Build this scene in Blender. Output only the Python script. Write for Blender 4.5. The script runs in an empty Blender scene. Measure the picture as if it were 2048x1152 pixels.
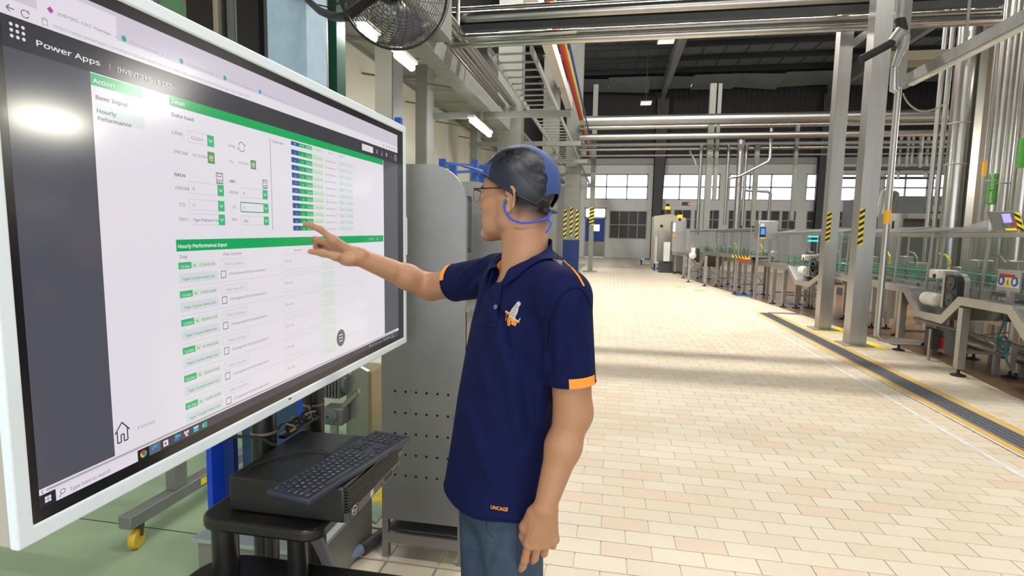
import bpy, bmesh, math, random
import numpy as np
from mathutils import Vector, Matrix
random.seed(7)
rng = np.random.default_rng(7)
C = bpy.context.scene.collection
SC = bpy.context.scene
# ---------------------------------------------------------------- camera
CAM_H = 1.54
FPX = 1085.0
CM = np.array([[0.9833852701, 0.1805325180, 0.0190110600],
               [0.0363917505, -0.0934563151, -0.9949580683],
               [-0.1778455818, 0.9791189545, -0.0984734580]])   # rows: right, down, forward
cam = bpy.data.cameras.new('camera'); cam_ob = bpy.data.objects.new('camera', cam); C.objects.link(cam_ob)
cam.sensor_width = 36.0; cam.lens = FPX / 2048 * 36.0; cam.clip_start = 0.02; cam.clip_end = 300
cam_ob.matrix_world = Matrix(((CM[0][0], -CM[1][0], -CM[2][0], 0), (CM[0][1], -CM[1][1], -CM[2][1], 0),
                              (CM[0][2], -CM[1][2], -CM[2][2], CAM_H), (0, 0, 0, 1)))
SC.camera = cam_ob
# ---------------------------------------------------------------- colour management, sky, lamps
SC.view_settings.view_transform = 'Standard'; SC.view_settings.look = 'None'
SC.view_settings.gamma = 1.0; SC.view_settings.use_curve_mapping = False
SC.view_settings.exposure = 0.05
w = bpy.data.worlds.new('sky'); SC.world = w; w.use_nodes = True
bg = w.node_tree.nodes['Background']; bg.inputs[0].default_value = (0.90, 0.95, 1.0, 1); bg.inputs[1].default_value = 2.6

def area_lamp(name, loc, sx, sy, watts, col=(1.0, 0.965, 0.91), rot=(0, 0, 0)):
    l = bpy.data.lights.new(name, 'AREA'); l.shape = 'RECTANGLE'; l.size = sx; l.size_y = sy
    l.energy = watts; l.color = col
    o = bpy.data.objects.new(name, l); o.location = loc; o.rotation_euler = rot; C.objects.link(o)
    return o
# unseen lamps added to light the hall (housings are built with the ceiling)
ADDED_LAMPS = [(1.5, 1.0, 8.2, 2.2, 1.0, 200, (0, 0)), (5.0, 3.0, 8.2, 2.2, 1.0, 190, (0, 0)), (-1.2, -2.0, 5.6, 2.0, 0.9, 130, (0, 0)),
            (1.2, 12.2, 9.5, 11.0, 0.25, 1500, (0, 0)), (9.5, 14.0, 10.2, 5.0, 0.6, 520, (0, 0)), (2.5, 16.5, 11.0, 7.0, 0.7, 900, (25, 0)),
            (19.3, 22.0, 7.9, 2.6, 3.6, 620, (10, 50)), (-3.6, 25.0, 10.6, 1.0, 5.0, 900, (15, -30))]
for hx, hy, hz, hsx, hsy, hw, ht in ADDED_LAMPS:
    area_lamp('added_hall_lamp', (hx, hy, hz), hsx, hsy, hw, rot=(math.radians(ht[0]), math.radians(ht[1]), 0))

# ---------------------------------------------------------------- helpers
def ray(px, py):
    d = np.array([(px - 1024) / FPX, (py - 576) / FPX, 1.0]); return CM.T @ d
def atY(px, py, Y):
    r = ray(px, py); p = r * (Y / r[1]); return Vector((p[0], p[1], p[2] + CAM_H))
def atX(px, py, X):
    r = ray(px, py); p = r * (X / r[0]); return Vector((p[0], p[1], p[2] + CAM_H))
def atZ(px, py, Z=0.0):
    r = ray(px, py); p = r * ((Z - CAM_H) / r[2]); return Vector((p[0], p[1], Z))

MATS = {}
def mat(name, col, rough=0.5, metal=0.0, var=0.0, scale=8.0, bump=0.0, emit=0.0, ecol=None, spec=None, coat=0.0,
        stretch=None, alpha=None, trans=0.0, ior=None, sss=0.0):
    if name in MATS: return MATS[name]
    m = bpy.data.materials.new(name); m.use_nodes = True
    nt = m.node_tree; b = nt.nodes['Principled BSDF']
    b.inputs['Base Color'].default_value = (*col, 1); b.inputs['Roughness'].default_value = rough
    b.inputs['Metallic'].default_value = metal
    if spec is not None: b.inputs['Specular IOR Level'].default_value = spec
    if coat: b.inputs['Coat Weight'].default_value = coat; b.inputs['Coat Roughness'].default_value = 0.08
    if emit:
        b.inputs['Emission Color'].default_value = (*(ecol or col), 1); b.inputs['Emission Strength'].default_value = emit
    if alpha is not None: b.inputs['Alpha'].default_value = alpha
    if trans: b.inputs['Transmission Weight'].default_value = trans
    if ior: b.inputs['IOR'].default_value = ior
    if sss:
        b.inputs['Subsurface Weight'].default_value = sss; b.inputs['Subsurface Radius'].default_value = (0.012, 0.005, 0.003)
    if var or bump:
        tc = nt.nodes.new('ShaderNodeTexCoord'); mp = nt.nodes.new('ShaderNodeMapping')
        nt.links.new(tc.outputs['Object'], mp.inputs[0])
        if stretch: mp.inputs['Scale'].default_value = stretch
        nz = nt.nodes.new('ShaderNodeTexNoise'); nz.inputs['Scale'].default_value = scale
        nz.inputs['Detail'].default_value = 6; nz.inputs['Roughness'].default_value = 0.6
        nt.links.new(mp.outputs[0], nz.inputs['Vector'])
        if var:
            rp = nt.nodes.new('ShaderNodeMapRange'); rp.inputs[1].default_value = 0.3; rp.inputs[2].default_value = 0.7
            rp.inputs[3].default_value = 1 - var; rp.inputs[4].default_value = 1 + var * 0.6
            nt.links.new(nz.outputs[0], rp.inputs[0])
            mx = nt.nodes.new('ShaderNodeMix'); mx.data_type = 'RGBA'; mx.blend_type = 'MULTIPLY'
            mx.inputs[0].default_value = 1.0; mx.inputs[6].default_value = (*col, 1)
            nt.links.new(rp.outputs[0], mx.inputs[7]); nt.links.new(mx.outputs[2], b.inputs['Base Color'])
        if bump:
            bp = nt.nodes.new('ShaderNodeBump'); bp.inputs['Strength'].default_value = bump; bp.inputs['Distance'].default_value = 0.01
            nt.links.new(nz.outputs[0], bp.inputs['Height']); nt.links.new(bp.outputs[0], b.inputs['Normal'])
    MATS[name] = m
    return m
def srgb(r, g, b):
    f = lambda c: (c / 255 / 12.92) if c <= 10 else (((c / 255) + 0.055) / 1.055) ** 2.4
    return (f(r), f(g), f(b))

M_STEEL = mat('brushed_steel', (0.47, 0.46, 0.44), 0.40, 1.0, var=0.07, scale=24, stretch=(1, 1, 0.1))
M_CABST = mat('dull_cabinet_steel', (0.33, 0.33, 0.32), 0.50, 0.92, var=0.10, scale=5)
M_STEELH = mat('brushed_steel_long', (0.42, 0.41, 0.39), 0.38, 1.0, var=0.12, scale=26, stretch=(1, 0.06, 1))
M_POLISH = mat('polished_pipe', (0.50, 0.49, 0.46), 0.27, 1.0, var=0.08, scale=5)
M_GALV = mat('galvanised', (0.30, 0.30, 0.29), 0.55, 0.4, var=0.16, scale=9)
M_COLUMN = mat('grey_column_paint', srgb(130, 131, 124), 0.55, 0.0, var=0.06, scale=4)
M_DARKST = mat('dark_painted_steel', srgb(62, 64, 66), 0.6, 0.0, var=0.1, scale=3)
M_BLACK = mat('black_plastic', (0.012, 0.012, 0.014), 0.42, 0.0)
M_BLACKG = mat('black_powder_coat', (0.014, 0.013, 0.013), 0.28, 0.0, var=0.2, scale=40)
M_RUBBER = mat('black_rubber', (0.02, 0.02, 0.02), 0.8)
M_WHITE = mat('white_paint', srgb(228, 226, 218), 0.5, 0.0, var=0.03, scale=3)
M_CREAM = mat('cream_wall_panel', srgb(222, 217, 204), 0.55, 0.0, var=0.04, scale=1.5)
M_FARW = mat('far_wall_paint', srgb(205, 206, 205), 0.7, 0.0, var=0.04, scale=2)
M_BLUE = mat('blue_paint', srgb(18, 58, 150), 0.42, 0.0, var=0.08, scale=6)
M_BLUED = mat('dark_blue_paint', srgb(22, 48, 105), 0.5, 0.0, var=0.08, scale=5)
M_YEL = mat('yellow_paint', srgb(238, 214, 40), 0.6, 0.0, var=0.12, scale=12)
M_OCHRE = mat('ochre_edge_strip', srgb(214, 172, 92), 0.6, 0.0, var=0.1, scale=6)
M_RED = mat('red_paint', srgb(190, 40, 38), 0.45, 0.0, var=0.08, scale=6)
M_GREENP = mat('green_paint', srgb(24, 78, 60), 0.5, 0.0, var=0.1, scale=5)
M_GRDK = mat('grey_enclosure', srgb(120, 122, 124), 0.5, 0.2, var=0.08, scale=6)
M_GUIDE = mat('green_guide_rail', srgb(40, 170, 125), 0.4)
def glass_mat(name, tint=(0.9, 0.97, 0.95), mixf=0.86, rough=0.05):
    m = bpy.data.materials.new(name); m.use_nodes = True; nt = m.node_tree
    for n in list(nt.nodes): nt.nodes.remove(n)
    out = nt.nodes.new('ShaderNodeOutputMaterial'); mx = nt.nodes.new('ShaderNodeMixShader')
    tr = nt.nodes.new('ShaderNodeBsdfTransparent'); tr.inputs[0].default_value = (*tint, 1)
    gl = nt.nodes.new('ShaderNodeBsdfGlossy'); gl.inputs['Roughness'].default_value = rough
    fr = nt.nodes.new('ShaderNodeFresnel'); fr.inputs[0].default_value = 1.45
    ma = nt.nodes.new('ShaderNodeMath'); ma.operation = 'MAXIMUM'; ma.inputs[1].default_value = 1 - mixf
    ge = nt.nodes.new('ShaderNodeNewGeometry'); iv = nt.nodes.new('ShaderNodeMath'); iv.operation = 'SUBTRACT'; iv.inputs[0].default_value = 1.0; mu = nt.nodes.new('ShaderNodeMath'); mu.operation = 'MULTIPLY'
    nt.links.new(ge.outputs['Backfacing'], iv.inputs[1]); nt.links.new(fr.outputs[0], ma.inputs[0]); nt.links.new(ma.outputs[0], mu.inputs[0]); nt.links.new(iv.outputs[0], mu.inputs[1]); nt.links.new(mu.outputs[0], mx.inputs[0])
    nt.links.new(tr.outputs[0], mx.inputs[1]); nt.links.new(gl.outputs[0], mx.inputs[2]); nt.links.new(mx.outputs[0], out.inputs[0])
    MATS[name] = m; return m
M_GLASS = glass_mat('window_glass', (0.97, 0.99, 1.0), 0.93)
M_POLY = glass_mat('polycarbonate_guard', (0.93, 0.95, 0.945), 0.88, 0.16)
M_LENS = glass_mat('spectacle_lens', (0.97, 0.98, 0.99), 0.96); [setattr(n.inputs[0], 'default_value', 1.12) for n in M_LENS.node_tree.nodes if n.type == 'FRESNEL']

def smooth(pts, n=2):
    pts = [Vector(p) for p in pts]
    for _ in range(n):
        q = [pts[0]]
        for a, b in zip(pts[:-1], pts[1:]): q += [a * .75 + b * .25, a * .25 + b * .75]
        pts = q + [pts[-1]]
    return pts
ORD = ('first', 'second', 'third', 'fourth', 'fifth', 'sixth', 'seventh', 'eighth', 'ninth', 'tenth', 'eleventh', 'twelfth')
class MB:
    """collects faces, then links them as one mesh object"""
    def __init__(s): s.v = []; s.f = []; s.mi = []; s.cur = 0
    def add(s, vs, fs):
        o = len(s.v); s.v.extend([tuple(v) for v in vs])
        for f in fs: s.f.append([i + o for i in f]); s.mi.append(s.cur)
        return s
    def box(s, a, b):
        x0, y0, z0 = a; x1, y1, z1 = b
        return s.add([(x0, y0, z0), (x1, y0, z0), (x1, y1, z0), (x0, y1, z0), (x0, y0, z1), (x1, y0, z1), (x1, y1, z1), (x0, y1, z1)],
                     [(0, 3, 2, 1), (4, 5, 6, 7), (0, 1, 5, 4), (1, 2, 6, 5), (2, 3, 7, 6), (3, 0, 4, 7)])
    def bar(s, p, q, w, h, up=(0, 0, 1)):
        """box section bar from p to q, w across, h along up"""
        p = Vector(p); q = Vector(q); d = (q - p).normalized(); up = Vector(up)
        if abs(d.dot(up)) > 0.98: up = Vector((0, 1, 0))
        r = d.cross(up).normalized(); u = r.cross(d).normalized()
        vs = []
        for c in (p, q):
            for a, b in ((-1, -1), (1, -1), (1, 1), (-1, 1)): vs.append(c + r * (a * w / 2) + u * (b * h / 2))
        return s.add(vs, [(0, 1, 2, 3), (7, 6, 5, 4), (0, 4, 5, 1), (1, 5, 6, 2), (2, 6, 7, 3), (3, 7, 4, 0)])
    def tube(s, pts, r, n=12, closed=False, caps=True):
        pts = [Vector(p) for p in pts]; N = len(pts)
        rs = r if isinstance(r, (list, tuple)) else [r] * N
        tang = []
        for i in range(N):
            a = pts[i - 1] if (i > 0 or closed) else pts[i]; b = pts[(i + 1) % N] if (i < N - 1 or closed) else pts[i]
            t = (b - a); tang.append(t.normalized() if t.length > 1e-9 else Vector((0, 0, 1)))
        ref = Vector((0, 0, 1)) if abs(tang[0].z) < 0.9 else Vector((1, 0, 0))
        u = tang[0].cross(ref).normalized(); vs = []
        for i in range(N):
            t = tang[i]; u = (u - t * u.dot(t))
            u = u.normalized() if u.length > 1e-6 else t.orthogonal().normalized()
            w_ = t.cross(u); k = 1.0
            if 0 < i < N - 1 and not closed:
                c = (pts[i + 1] - pts[i]).normalized().dot((pts[i] - pts[i - 1]).normalized()); k = 1 / max(0.5, math.sqrt(max(0.05, (1 + c) / 2)))
            for j in range(n):
                a = 2 * math.pi * j / n; vs.append(pts[i] + (u * math.cos(a) + w_ * math.sin(a)) * rs[i] * (k if k < 1.3 else 1.3))
        fs = []
        for i in range(N if closed else N - 1):
            i2 = (i + 1) % N
            for j in range(n): fs.append((i * n + j, i * n + (j + 1) % n, i2 * n + (j + 1) % n, i2 * n + j))
        if caps and not closed: fs.append(tuple(range(n - 1, -1, -1))); fs.append(tuple((N - 1) * n + j for j in range(n)))
        return s.add(vs, fs)
    def cyl(s, p, q, r, n=16): return s.tube([p, q], r, n)
    def prism(s, poly, axis, lo, hi):
        """extrude a polygon along axis ('X': poly is (y,z), 'Y': (x,z), 'Z': (x,y))"""
        def P(a, b, c): return {'X': (c, a, b), 'Y': (a, c, b), 'Z': (a, b, c)}[axis]
        n = len(poly); vs = [P(a, b, lo) for a, b in poly] + [P(a, b, hi) for a, b in poly]
        return s.add(vs, [tuple(range(n - 1, -1, -1)), tuple(range(n, 2 * n))] + [(i, (i + 1) % n, n + (i + 1) % n, n + i) for i in range(n)])
    def band(s, top, bot, axis, lo, hi):
        """strip between two polylines of equal length, extruded"""
        def P(a, b, c): return {'X': (c, a, b), 'Y': (a, c, b), 'Z': (a, b, c)}[axis]
        n = len(top); vs = [P(*p, lo) for p in top] + [P(*p, lo) for p in bot] + [P(*p, hi) for p in top] + [P(*p, hi) for p in bot]
        fs = []
        for i in range(n - 1):
            fs += [(i, i + 1, n + i + 1, n + i), (2 * n + i, 3 * n + i, 3 * n + i + 1, 2 * n + i + 1), (i, 2 * n + i, 2 * n + i + 1, i + 1), (n + i, n + i + 1, 3 * n + i + 1, 3 * n + i)]
        fs += [(0, n, 3 * n, 2 * n), (n - 1, 3 * n - 1, 4 * n - 1, 2 * n - 1)]
        return s.add(vs, fs)
    def lathe(s, prof, c, axis=(0, 0, 1), n=24):
        """prof: list of (radius, height along axis)"""
        a = Vector(axis).normalized(); u = a.orthogonal().normalized(); w_ = a.cross(u); c = Vector(c); vs = []
        for r, h in prof:
            for j in range(n):
                t = 2 * math.pi * j / n; vs.append(c + a * h + (u * math.cos(t) + w_ * math.sin(t)) * max(r, 1e-5))
        fs = [(i * n + j, i * n + (j + 1) % n, (i + 1) * n + (j + 1) % n, (i + 1) * n + j) for i in range(len(prof) - 1) for j in range(n)]
        fs.append(tuple(range(n - 1, -1, -1))); fs.append(tuple((len(prof) - 1) * n + j for j in range(n)))
        return s.add(vs, fs)
    def sphere(s, c, r, n=12, m=8, sc=(1, 1, 1)):
        c = Vector(c); vs = [c + Vector((0, 0, r * sc[2]))]
        for i in range(1, m):
            t = math.pi * i / m
            for j in range(n):
                p = 2 * math.pi * j / n; vs.append(c + Vector((r * sc[0] * math.sin(t) * math.cos(p), r * sc[1] * math.sin(t) * math.sin(p), r * sc[2] * math.cos(t))))
        vs.append(c - Vector((0, 0, r * sc[2]))); fs = [(0, 1 + j, 1 + (j + 1) % n) for j in range(n)]
        for i in range(m - 2):
            for j in range(n): fs.append((1 + i * n + j, 1 + (i + 1) * n + j, 1 + (i + 1) * n + (j + 1) % n, 1 + i * n + (j + 1) % n))
        L = len(vs) - 1; fs += [(L, 1 + (m - 2) * n + (j + 1) % n, 1 + (m - 2) * n + j) for j in range(n)]
        return s.add(vs, fs)
    def mesh(s, name, mats):
        me = bpy.data.meshes.new(name); me.from_pydata(s.v, [], s.f)
        mats = mats if isinstance(mats, (list, tuple)) else [mats]
        for m in mats: me.materials.append(m)
        if len(mats) > 1: me.polygons.foreach_set('material_index', s.mi)
        return me
    def build(s, name, mats, parent=None, bevel=0.0, smooth=True, kind=None, label=None, fixn=True, seg=2, ang=35):
        me = s.mesh(name, mats)
        if fixn:
            bm = bmesh.new(); bm.from_mesh(me); bmesh.ops.recalc_face_normals(bm, faces=bm.faces); bm.to_mesh(me); bm.free()
        return link(name, me, parent, bevel, smooth, kind, label, seg, ang)
def link(name, me, parent=None, bevel=0.0, smooth=True, kind=None, label=None, seg=2, ang=35):
    if smooth:
        me.polygons.foreach_set('use_smooth', [True] * len(me.polygons)); me.set_sharp_from_angle(angle=math.radians(ang))
    o = bpy.data.objects.new(name, me); C.objects.link(o)
    if bevel:
        b = o.modifiers.new('bevel', 'BEVEL'); b.width = bevel; b.segments = seg; b.limit_method = 'ANGLE'; b.angle_limit = math.radians(40)
        b.harden_normals = False
    if parent: adopt(o, parent)
    if kind: o['kind'] = kind
    if label: o['label'] = label
    return o
def adopt(o, parent):
    # meshes are written in world coordinates; only the thing's own empty carries a location
    o.parent = parent
    if parent.parent is None: o.matrix_parent_inverse = Matrix.Translation(-Vector(parent.location))
def thing(name, label, cat, loc=(0, 0, 0), group=None):
    o = bpy.data.objects.new(name, None); o.empty_display_size = 0.05; C.objects.link(o); o.location = loc
    o['label'] = label; o['category'] = cat
    if group: o['group'] = group
    return o
def tag(o, label, cat, group=None):
    o['label'] = label; o['category'] = cat
    if group: o['group'] = group
    return o
def dup(root, delta, label=None, group=None):
    """copy of a thing with its parts and sub-parts, moved by delta"""
    r = root.copy(); C.objects.link(r); r.location = Vector(root.location) + Vector(delta)
    if label: r['label'] = label
    if group: r['group'] = group
    def rec(src, dst):
        for ch in list(src.children):
            c = ch.copy(); C.objects.link(c); c.parent = dst; rec(ch, c)
    rec(root, r); return r
def struct(o):
    o['kind'] = 'structure'; return o
_txt = []
try:
    import os
    FONT = bpy.data.fonts.load(os.path.join(bpy.utils.resource_path('LOCAL'), 'datafiles', 'fonts', 'NotoSansMath-Regular.woff2'))
except Exception: FONT = None
def text_mesh(body, size, bold=0.0, align='LEFT', plain=False):
    """flat lettering as a mesh in its own xy plane"""
    cu = bpy.data.curves.new('lettering', 'FONT'); cu.body = body; cu.size = size; cu.align_x = align; cu.offset = bold * size
    cu.resolution_u = 3
    if FONT and body.isascii() and not plain: cu.font = FONT
    ob = bpy.data.objects.new('lettering', cu); me = bpy.data.meshes.new_from_object(ob)
    vs = np.array([v.co[:] for v in me.vertices]).reshape(-1, 3); fs = [list(p.vertices) for p in me.polygons]
    bpy.data.objects.remove(ob); bpy.data.curves.remove(cu); bpy.data.meshes.remove(me)
    return vs, fs
# ================================================================ floor
PX, PY = 0.2463, 0.1266          # tile pitch
YW = 40.0                        # far wall
XL = -5.2                        # left wall
def floor_mat():
    m = mat('tile_floor_base', srgb(196, 186, 168), 0.6); nt = m.node_tree; b = nt.nodes['Principled BSDF']
    tc = nt.nodes.new('ShaderNodeTexCoord'); mp = nt.nodes.new('ShaderNodeMapping')
    mp.inputs['Location'].default_value = (0.004, 0, 0)
    br = nt.nodes.new('ShaderNodeTexBrick'); br.inputs['Scale'].default_value = 1.0
    br.inputs['Brick Width'].default_value = PX; br.inputs['Row Height'].default_value = PY; br.inputs['Mortar Size'].default_value = 0.0065
    br.inputs['Color1'].default_value = (*srgb(217, 203, 178), 1); br.inputs['Color2'].default_value = (*srgb(221, 209, 187), 1)
    br.inputs['Mortar'].default_value = (*srgb(150, 144, 136), 1)
    nt.links.new(tc.outputs['Object'], mp.inputs[0]); nt.links.new(mp.outputs[0], br.inputs['Vector']); nt.links.new(br.outputs[0], b.inputs['Base Color'])
    return m
M_FLOOR = floor_mat()
M_TILE = [mat('floor_tile_%s' % k, c, 0.42, var=0.03, scale=9) for k, c in
          (('sand', srgb(217, 203, 178)), ('cream', srgb(221, 209, 187)), ('pink', srgb(218, 198, 174)))]
M_EPOXY = mat('green_epoxy_floor', srgb(140, 162, 132), 0.30, var=0.10, scale=2.2)
floor = struct(MB().box((-9, -4, -0.12), (29, 44, -0.006)).build('floor', M_FLOOR, smooth=False))
vis = []
for j in range(18, 124):
    y0 = j * PY
    for i in range(-6, 20):
        x0 = i * PX + (PX / 2 if j % 2 else 0.0) - 0.0
        xc = x0 + PX / 2; yc = y0 + PY / 2
        if xc < -1.13 or (2.97 < xc < 3.43 and yc < 12.1) or xc > 4.2: continue
        v = CM @ np.array([xc, yc, -CAM_H]); u_ = 1024 + FPX * v[0] / v[2]; v_ = 576 + FPX * v[1] / v[2]
        if -120 < u_ < 2180: vis.append((j, x0, y0, v_ < 1180))
def tile_box(b, x0, y0, x1, y1):
    g = 0.0021; c = 0.0011; z = 0.0
    b.add([(x0 + g, y0 + g, -0.006), (x1 - g, y0 + g, -0.006), (x1 - g, y1 - g, -0.006), (x0 + g, y1 - g, -0.006),
           (x0 + g + c, y0 + g + c, z), (x1 - g - c, y0 + g + c, z), (x1 - g - c, y1 - g - c, z), (x0 + g + c, y1 - g - c, z)],
          [(4, 5, 6, 7), (0, 1, 5, 4), (1, 2, 6, 5), (2, 3, 7, 6), (3, 0, 4, 7)])
tile_me = []
for k in range(3):
    b = MB(); tile_box(b, 0, 0, PX, PY); tile_me.append(b.mesh('tile', M_TILE[k]))
nt_ = 0; rest = MB()
for j, x0, y0, near in vis:
    x1 = min(x0 + PX, 2.97) if x0 < 2.97 else x0 + PX
    k = random.choice((0, 0, 1, 1, 1, 2))
    if near and nt_ < 300 and x1 - x0 > PX - 0.001:
        o = bpy.data.objects.new('tile', tile_me[k]); C.objects.link(o); o.location = (x0, y0, random.uniform(-0.0004, 0.0004)); o.parent = floor; nt_ += 1
    elif x1 - x0 > 0.03:
        rest.cur = k; tile_box(rest, x0, y0, x1, y0 + PY)
rest.build('tile_field', M_TILE, floor, smooth=False, kind='stuff', fixn=False)
MB().box((-9, -4, -0.006), (-1.34, 30, 0.001)).build('epoxy_floor', M_EPOXY, floor, smooth=False)
jt = MB()
for y in (2.28, 4.1, 6.2): jt.box((-9, y, 0.001), (-1.36, y + 0.006, 0.0016))
jt.build('floor_joint', M_RUBBER, floor, smooth=False)
# painted lines
M_TAPE = mat('white_line_paint', srgb(226, 230, 236), 0.5, var=0.25, scale=14)
yl = MB(); yl.box((-1.34, 1.0, 0.0), (-1.21, 12, 0.002)); yl.build('yellow_line', mat('worn_yellow_line', srgb(224, 200, 40), 0.55, var=0.35, scale=9), floor, smooth=False)
wl = MB(); wl.box((2.735, 2.0, 0.0), (2.762, 19.0, 0.0016)); wl.build('white_line', M_TAPE, floor, smooth=False)
pads = MB()
for (x, y) in ((3.70, 10.15), (3.64, 8.82)): pads.box((x - 0.24, y - 0.3, 0.0), (x + 0.34, y + 0.26, 0.002))
pads.build('yellow_pad', M_YEL, floor, smooth=False)
bl = MB(); bl.box((3.35, 15.4, 0), (3.75, 15.9, 0.002)); bl.box((4.2, 13.6, 0), (4.5, 14.0, 0.002)); bl.build('blue_mark', mat('blue_floor_paint', srgb(60, 110, 190), 0.6), floor, smooth=False)
ym = MB(); ym.box((2.0, 17.6, 0), (2.32, 17.72, 0.002)); ym.box((2.45, 16.6, 0), (2.85, 16.72, 0.002)); ym.build('yellow_dash', M_YEL, floor, smooth=False)
M_BROWN_SHADE = mat('brown_shaded_floor', srgb(132, 104, 76), 0.28, var=0.14, scale=1.6)
MB().prism([(4.12, 3.0), (4.06, 6.2), (4.3, 8.0), (4.0, 11.0), (3.62, 15.0), (3.0, 20.0), (2.75, 27.0), (11, 27), (11, 3.0)], 'Z', -0.004, 0.0014).build('brown_shaded_patch', M_BROWN_SHADE, floor, smooth=False)  # brown floor, with shade of the machines partly put into its colour
# drain channel with grating
dr = thing('drain_channel', 'long steel floor drain with a grey grating between two ochre edge strips', 'drain', (3.2, 7.5, 0))
MB().box((3.09, 2.2, -0.005), (3.305, 12.0, 0.001)).build('channel_bed', mat('drain_dark', srgb(52, 54, 58), 0.5, 0.2), dr, smooth=False)
fr = MB()
for x in (3.082, 3.298): fr.box((x, 2.2, 0), (x + 0.014, 12.0, 0.008))
fr.box((3.08, 12.0, 0), (4.4, 12.014, 0.008)); fr.build('channel_frame', M_GALV, dr, smooth=False)
g = MB()
for k in range(3): g.box((3.14 + k * 0.055, 2.2, 0.001), (3.15 + k * 0.055, 12.0, 0.006))
for k in range(350):
    y = 2.2 + k * 0.028; g.box((3.096, y, 0.001), (3.298, y + 0.011, 0.0065))
gr = g.build('grating', mat('grating_grey', srgb(120, 122, 128), 0.5, 0.5), dr, smooth=False); gr['kind'] = 'stuff'
MB().box((3.3, 12.014, 0), (4.4, 12.19, 0.004)).build('cross_grating', mat('grating_grey', (0, 0, 0)), dr, smooth=False)
for nm, x0, x1 in (('edge_strip', 3.0, 3.08), ('edge_strip', 3.314, 3.42)):
    MB().box((x0, 2.2, 0), (x1, 12.05, 0.003)).build(nm, M_OCHRE, dr, smooth=False)
e = MB(); e.box((2.985, 2.2, 0), (3.0, 12.05, 0.0034)); e.box((3.42, 2.2, 0), (3.436, 12.05, 0.0034)); e.build('edge_line', M_TAPE, dr, smooth=False)

# ================================================================ far wall with its windows and door
def zy(py, px=1240): return atY(px, py, YW).z
def xy(px, py=450): return atY(px, py, YW).x
WZ0, WZ1 = zy(399), zy(348)
wins = [(xy(1172, 375), xy(1296, 375), 3, 'one'), (xy(1320, 375), xy(1440, 375), 3.5, 'two'), (xy(1458, 375), xy(1586, 375), 3, 'three'),
        (xy(1612, 375), xy(1716, 375), 3, 'four'), (xy(1768, 375), xy(1900, 375), 3, 'five'), (xy(1925, 375), xy(2040, 375), 3, 'six')]
wins = [(a, b, int(n), k) for a, b, n, k in wins]
DX0, DX1 = xy(1168, 470), xy(1211, 470); DZ1 = zy(415, 1190)
wall = MB(); zt = zy(322); xl0, xr1 = -6.0, 28.2
wall.box((xl0, YW, WZ1), (xr1, YW + 0.3, zt))
xs = [xl0] + [v for a, b, n, k in wins for v in (a, b)] + [xr1]
for i in range(0, len(xs), 2): wall.box((xs[i], YW, WZ0), (xs[i + 1], YW + 0.3, WZ1))
wall.box((xl0, YW, 0), (DX0, YW + 0.3, WZ0)); wall.box((DX1, YW, 0), (xr1, YW + 0.3, WZ0)); wall.box((DX0, YW, DZ1), (DX1, YW + 0.3, WZ0))
wb = struct(wall.build('wall_back', M_FARW, smooth=False))
RZ = 12.15                                                     # underside of the roof
up = MB(); zs = zy(170)
up.box((xl0, YW + 0.05, zt), (xr1, YW + 0.3, zs - 0.25))
M_CLAD = mat('dark_corrugated_cladding', srgb(48, 48, 49), 0.7, var=0.12, scale=3, stretch=(14, 1, 0.2))
clad = up.build('upper_cladding', M_CLAD, wb, smooth=False)
rb = MB()
for k in range(100): x = -6 + k * 0.34; rb.box((x, YW - 0.0, zt), (x + 0.12, YW + 0.05, zs - 0.3))
r_ = rb.build('cladding_rib', M_CLAD, wb, smooth=False); r_['kind'] = 'stuff'
MB().box((xl0, YW + 0.05, zs + 0.05), (xr1, YW + 0.3, RZ + 0.5)).build('top_cladding', M_CLAD, wb, smooth=False)
sil = MB(); sil.box((xl0, YW - 0.18, zt - 0.25), (xr1, YW, zt + 0.15)); sil.build('ledge', mat('ledge_grey', srgb(150, 152, 150), 0.6), wb, smooth=False)
M_SASH = mat('window_sash_grey', srgb(150, 158, 160), 0.5)
for a, b, n, k in wins:
    wn = thing('window_' + str(['one', 'two', 'three', 'four', 'five', 'six'].index(k) + 1), 'row of bright daylight panes high in the far wall', 'window', ((a + b) / 2, YW, WZ0))
    del wn['label'], wn['category']; struct(wn)
    f = MB(); t = 0.07
    f.box((a, YW + .04, WZ0), (b, YW + .16, WZ0 + t)); f.box((a, YW + .04, WZ1 - t), (b, YW + .16, WZ1)); f.box((a, YW + .04, WZ0), (a + t, YW + .16, WZ1)); f.box((b - t, YW + .04, WZ0), (b, YW + .16, WZ1))
    for q in range(1, n): x = a + (b - a) * q / n; f.box((x - .04, YW + .04, WZ0), (x + .04, YW + .16, WZ1))
    zm = (WZ0 + WZ1) / 2; f.box((a, YW + .04, zm - .045), (b, YW + .16, zm + .045))
    f.build('window_frame', M_SASH, wn, smooth=False)
    for q in range(n):
        for (za, zb) in ((WZ0, zm), (zm, WZ1)):
            xa = a + (b - a) * q / n; xb = a + (b - a) * (q + 1) / n
            MB().box((xa + .04, YW + .09, za + .04), (xb - .04, YW + .1, zb - .04)).build('pane', M_GLASS, wn, smooth=False)
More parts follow.
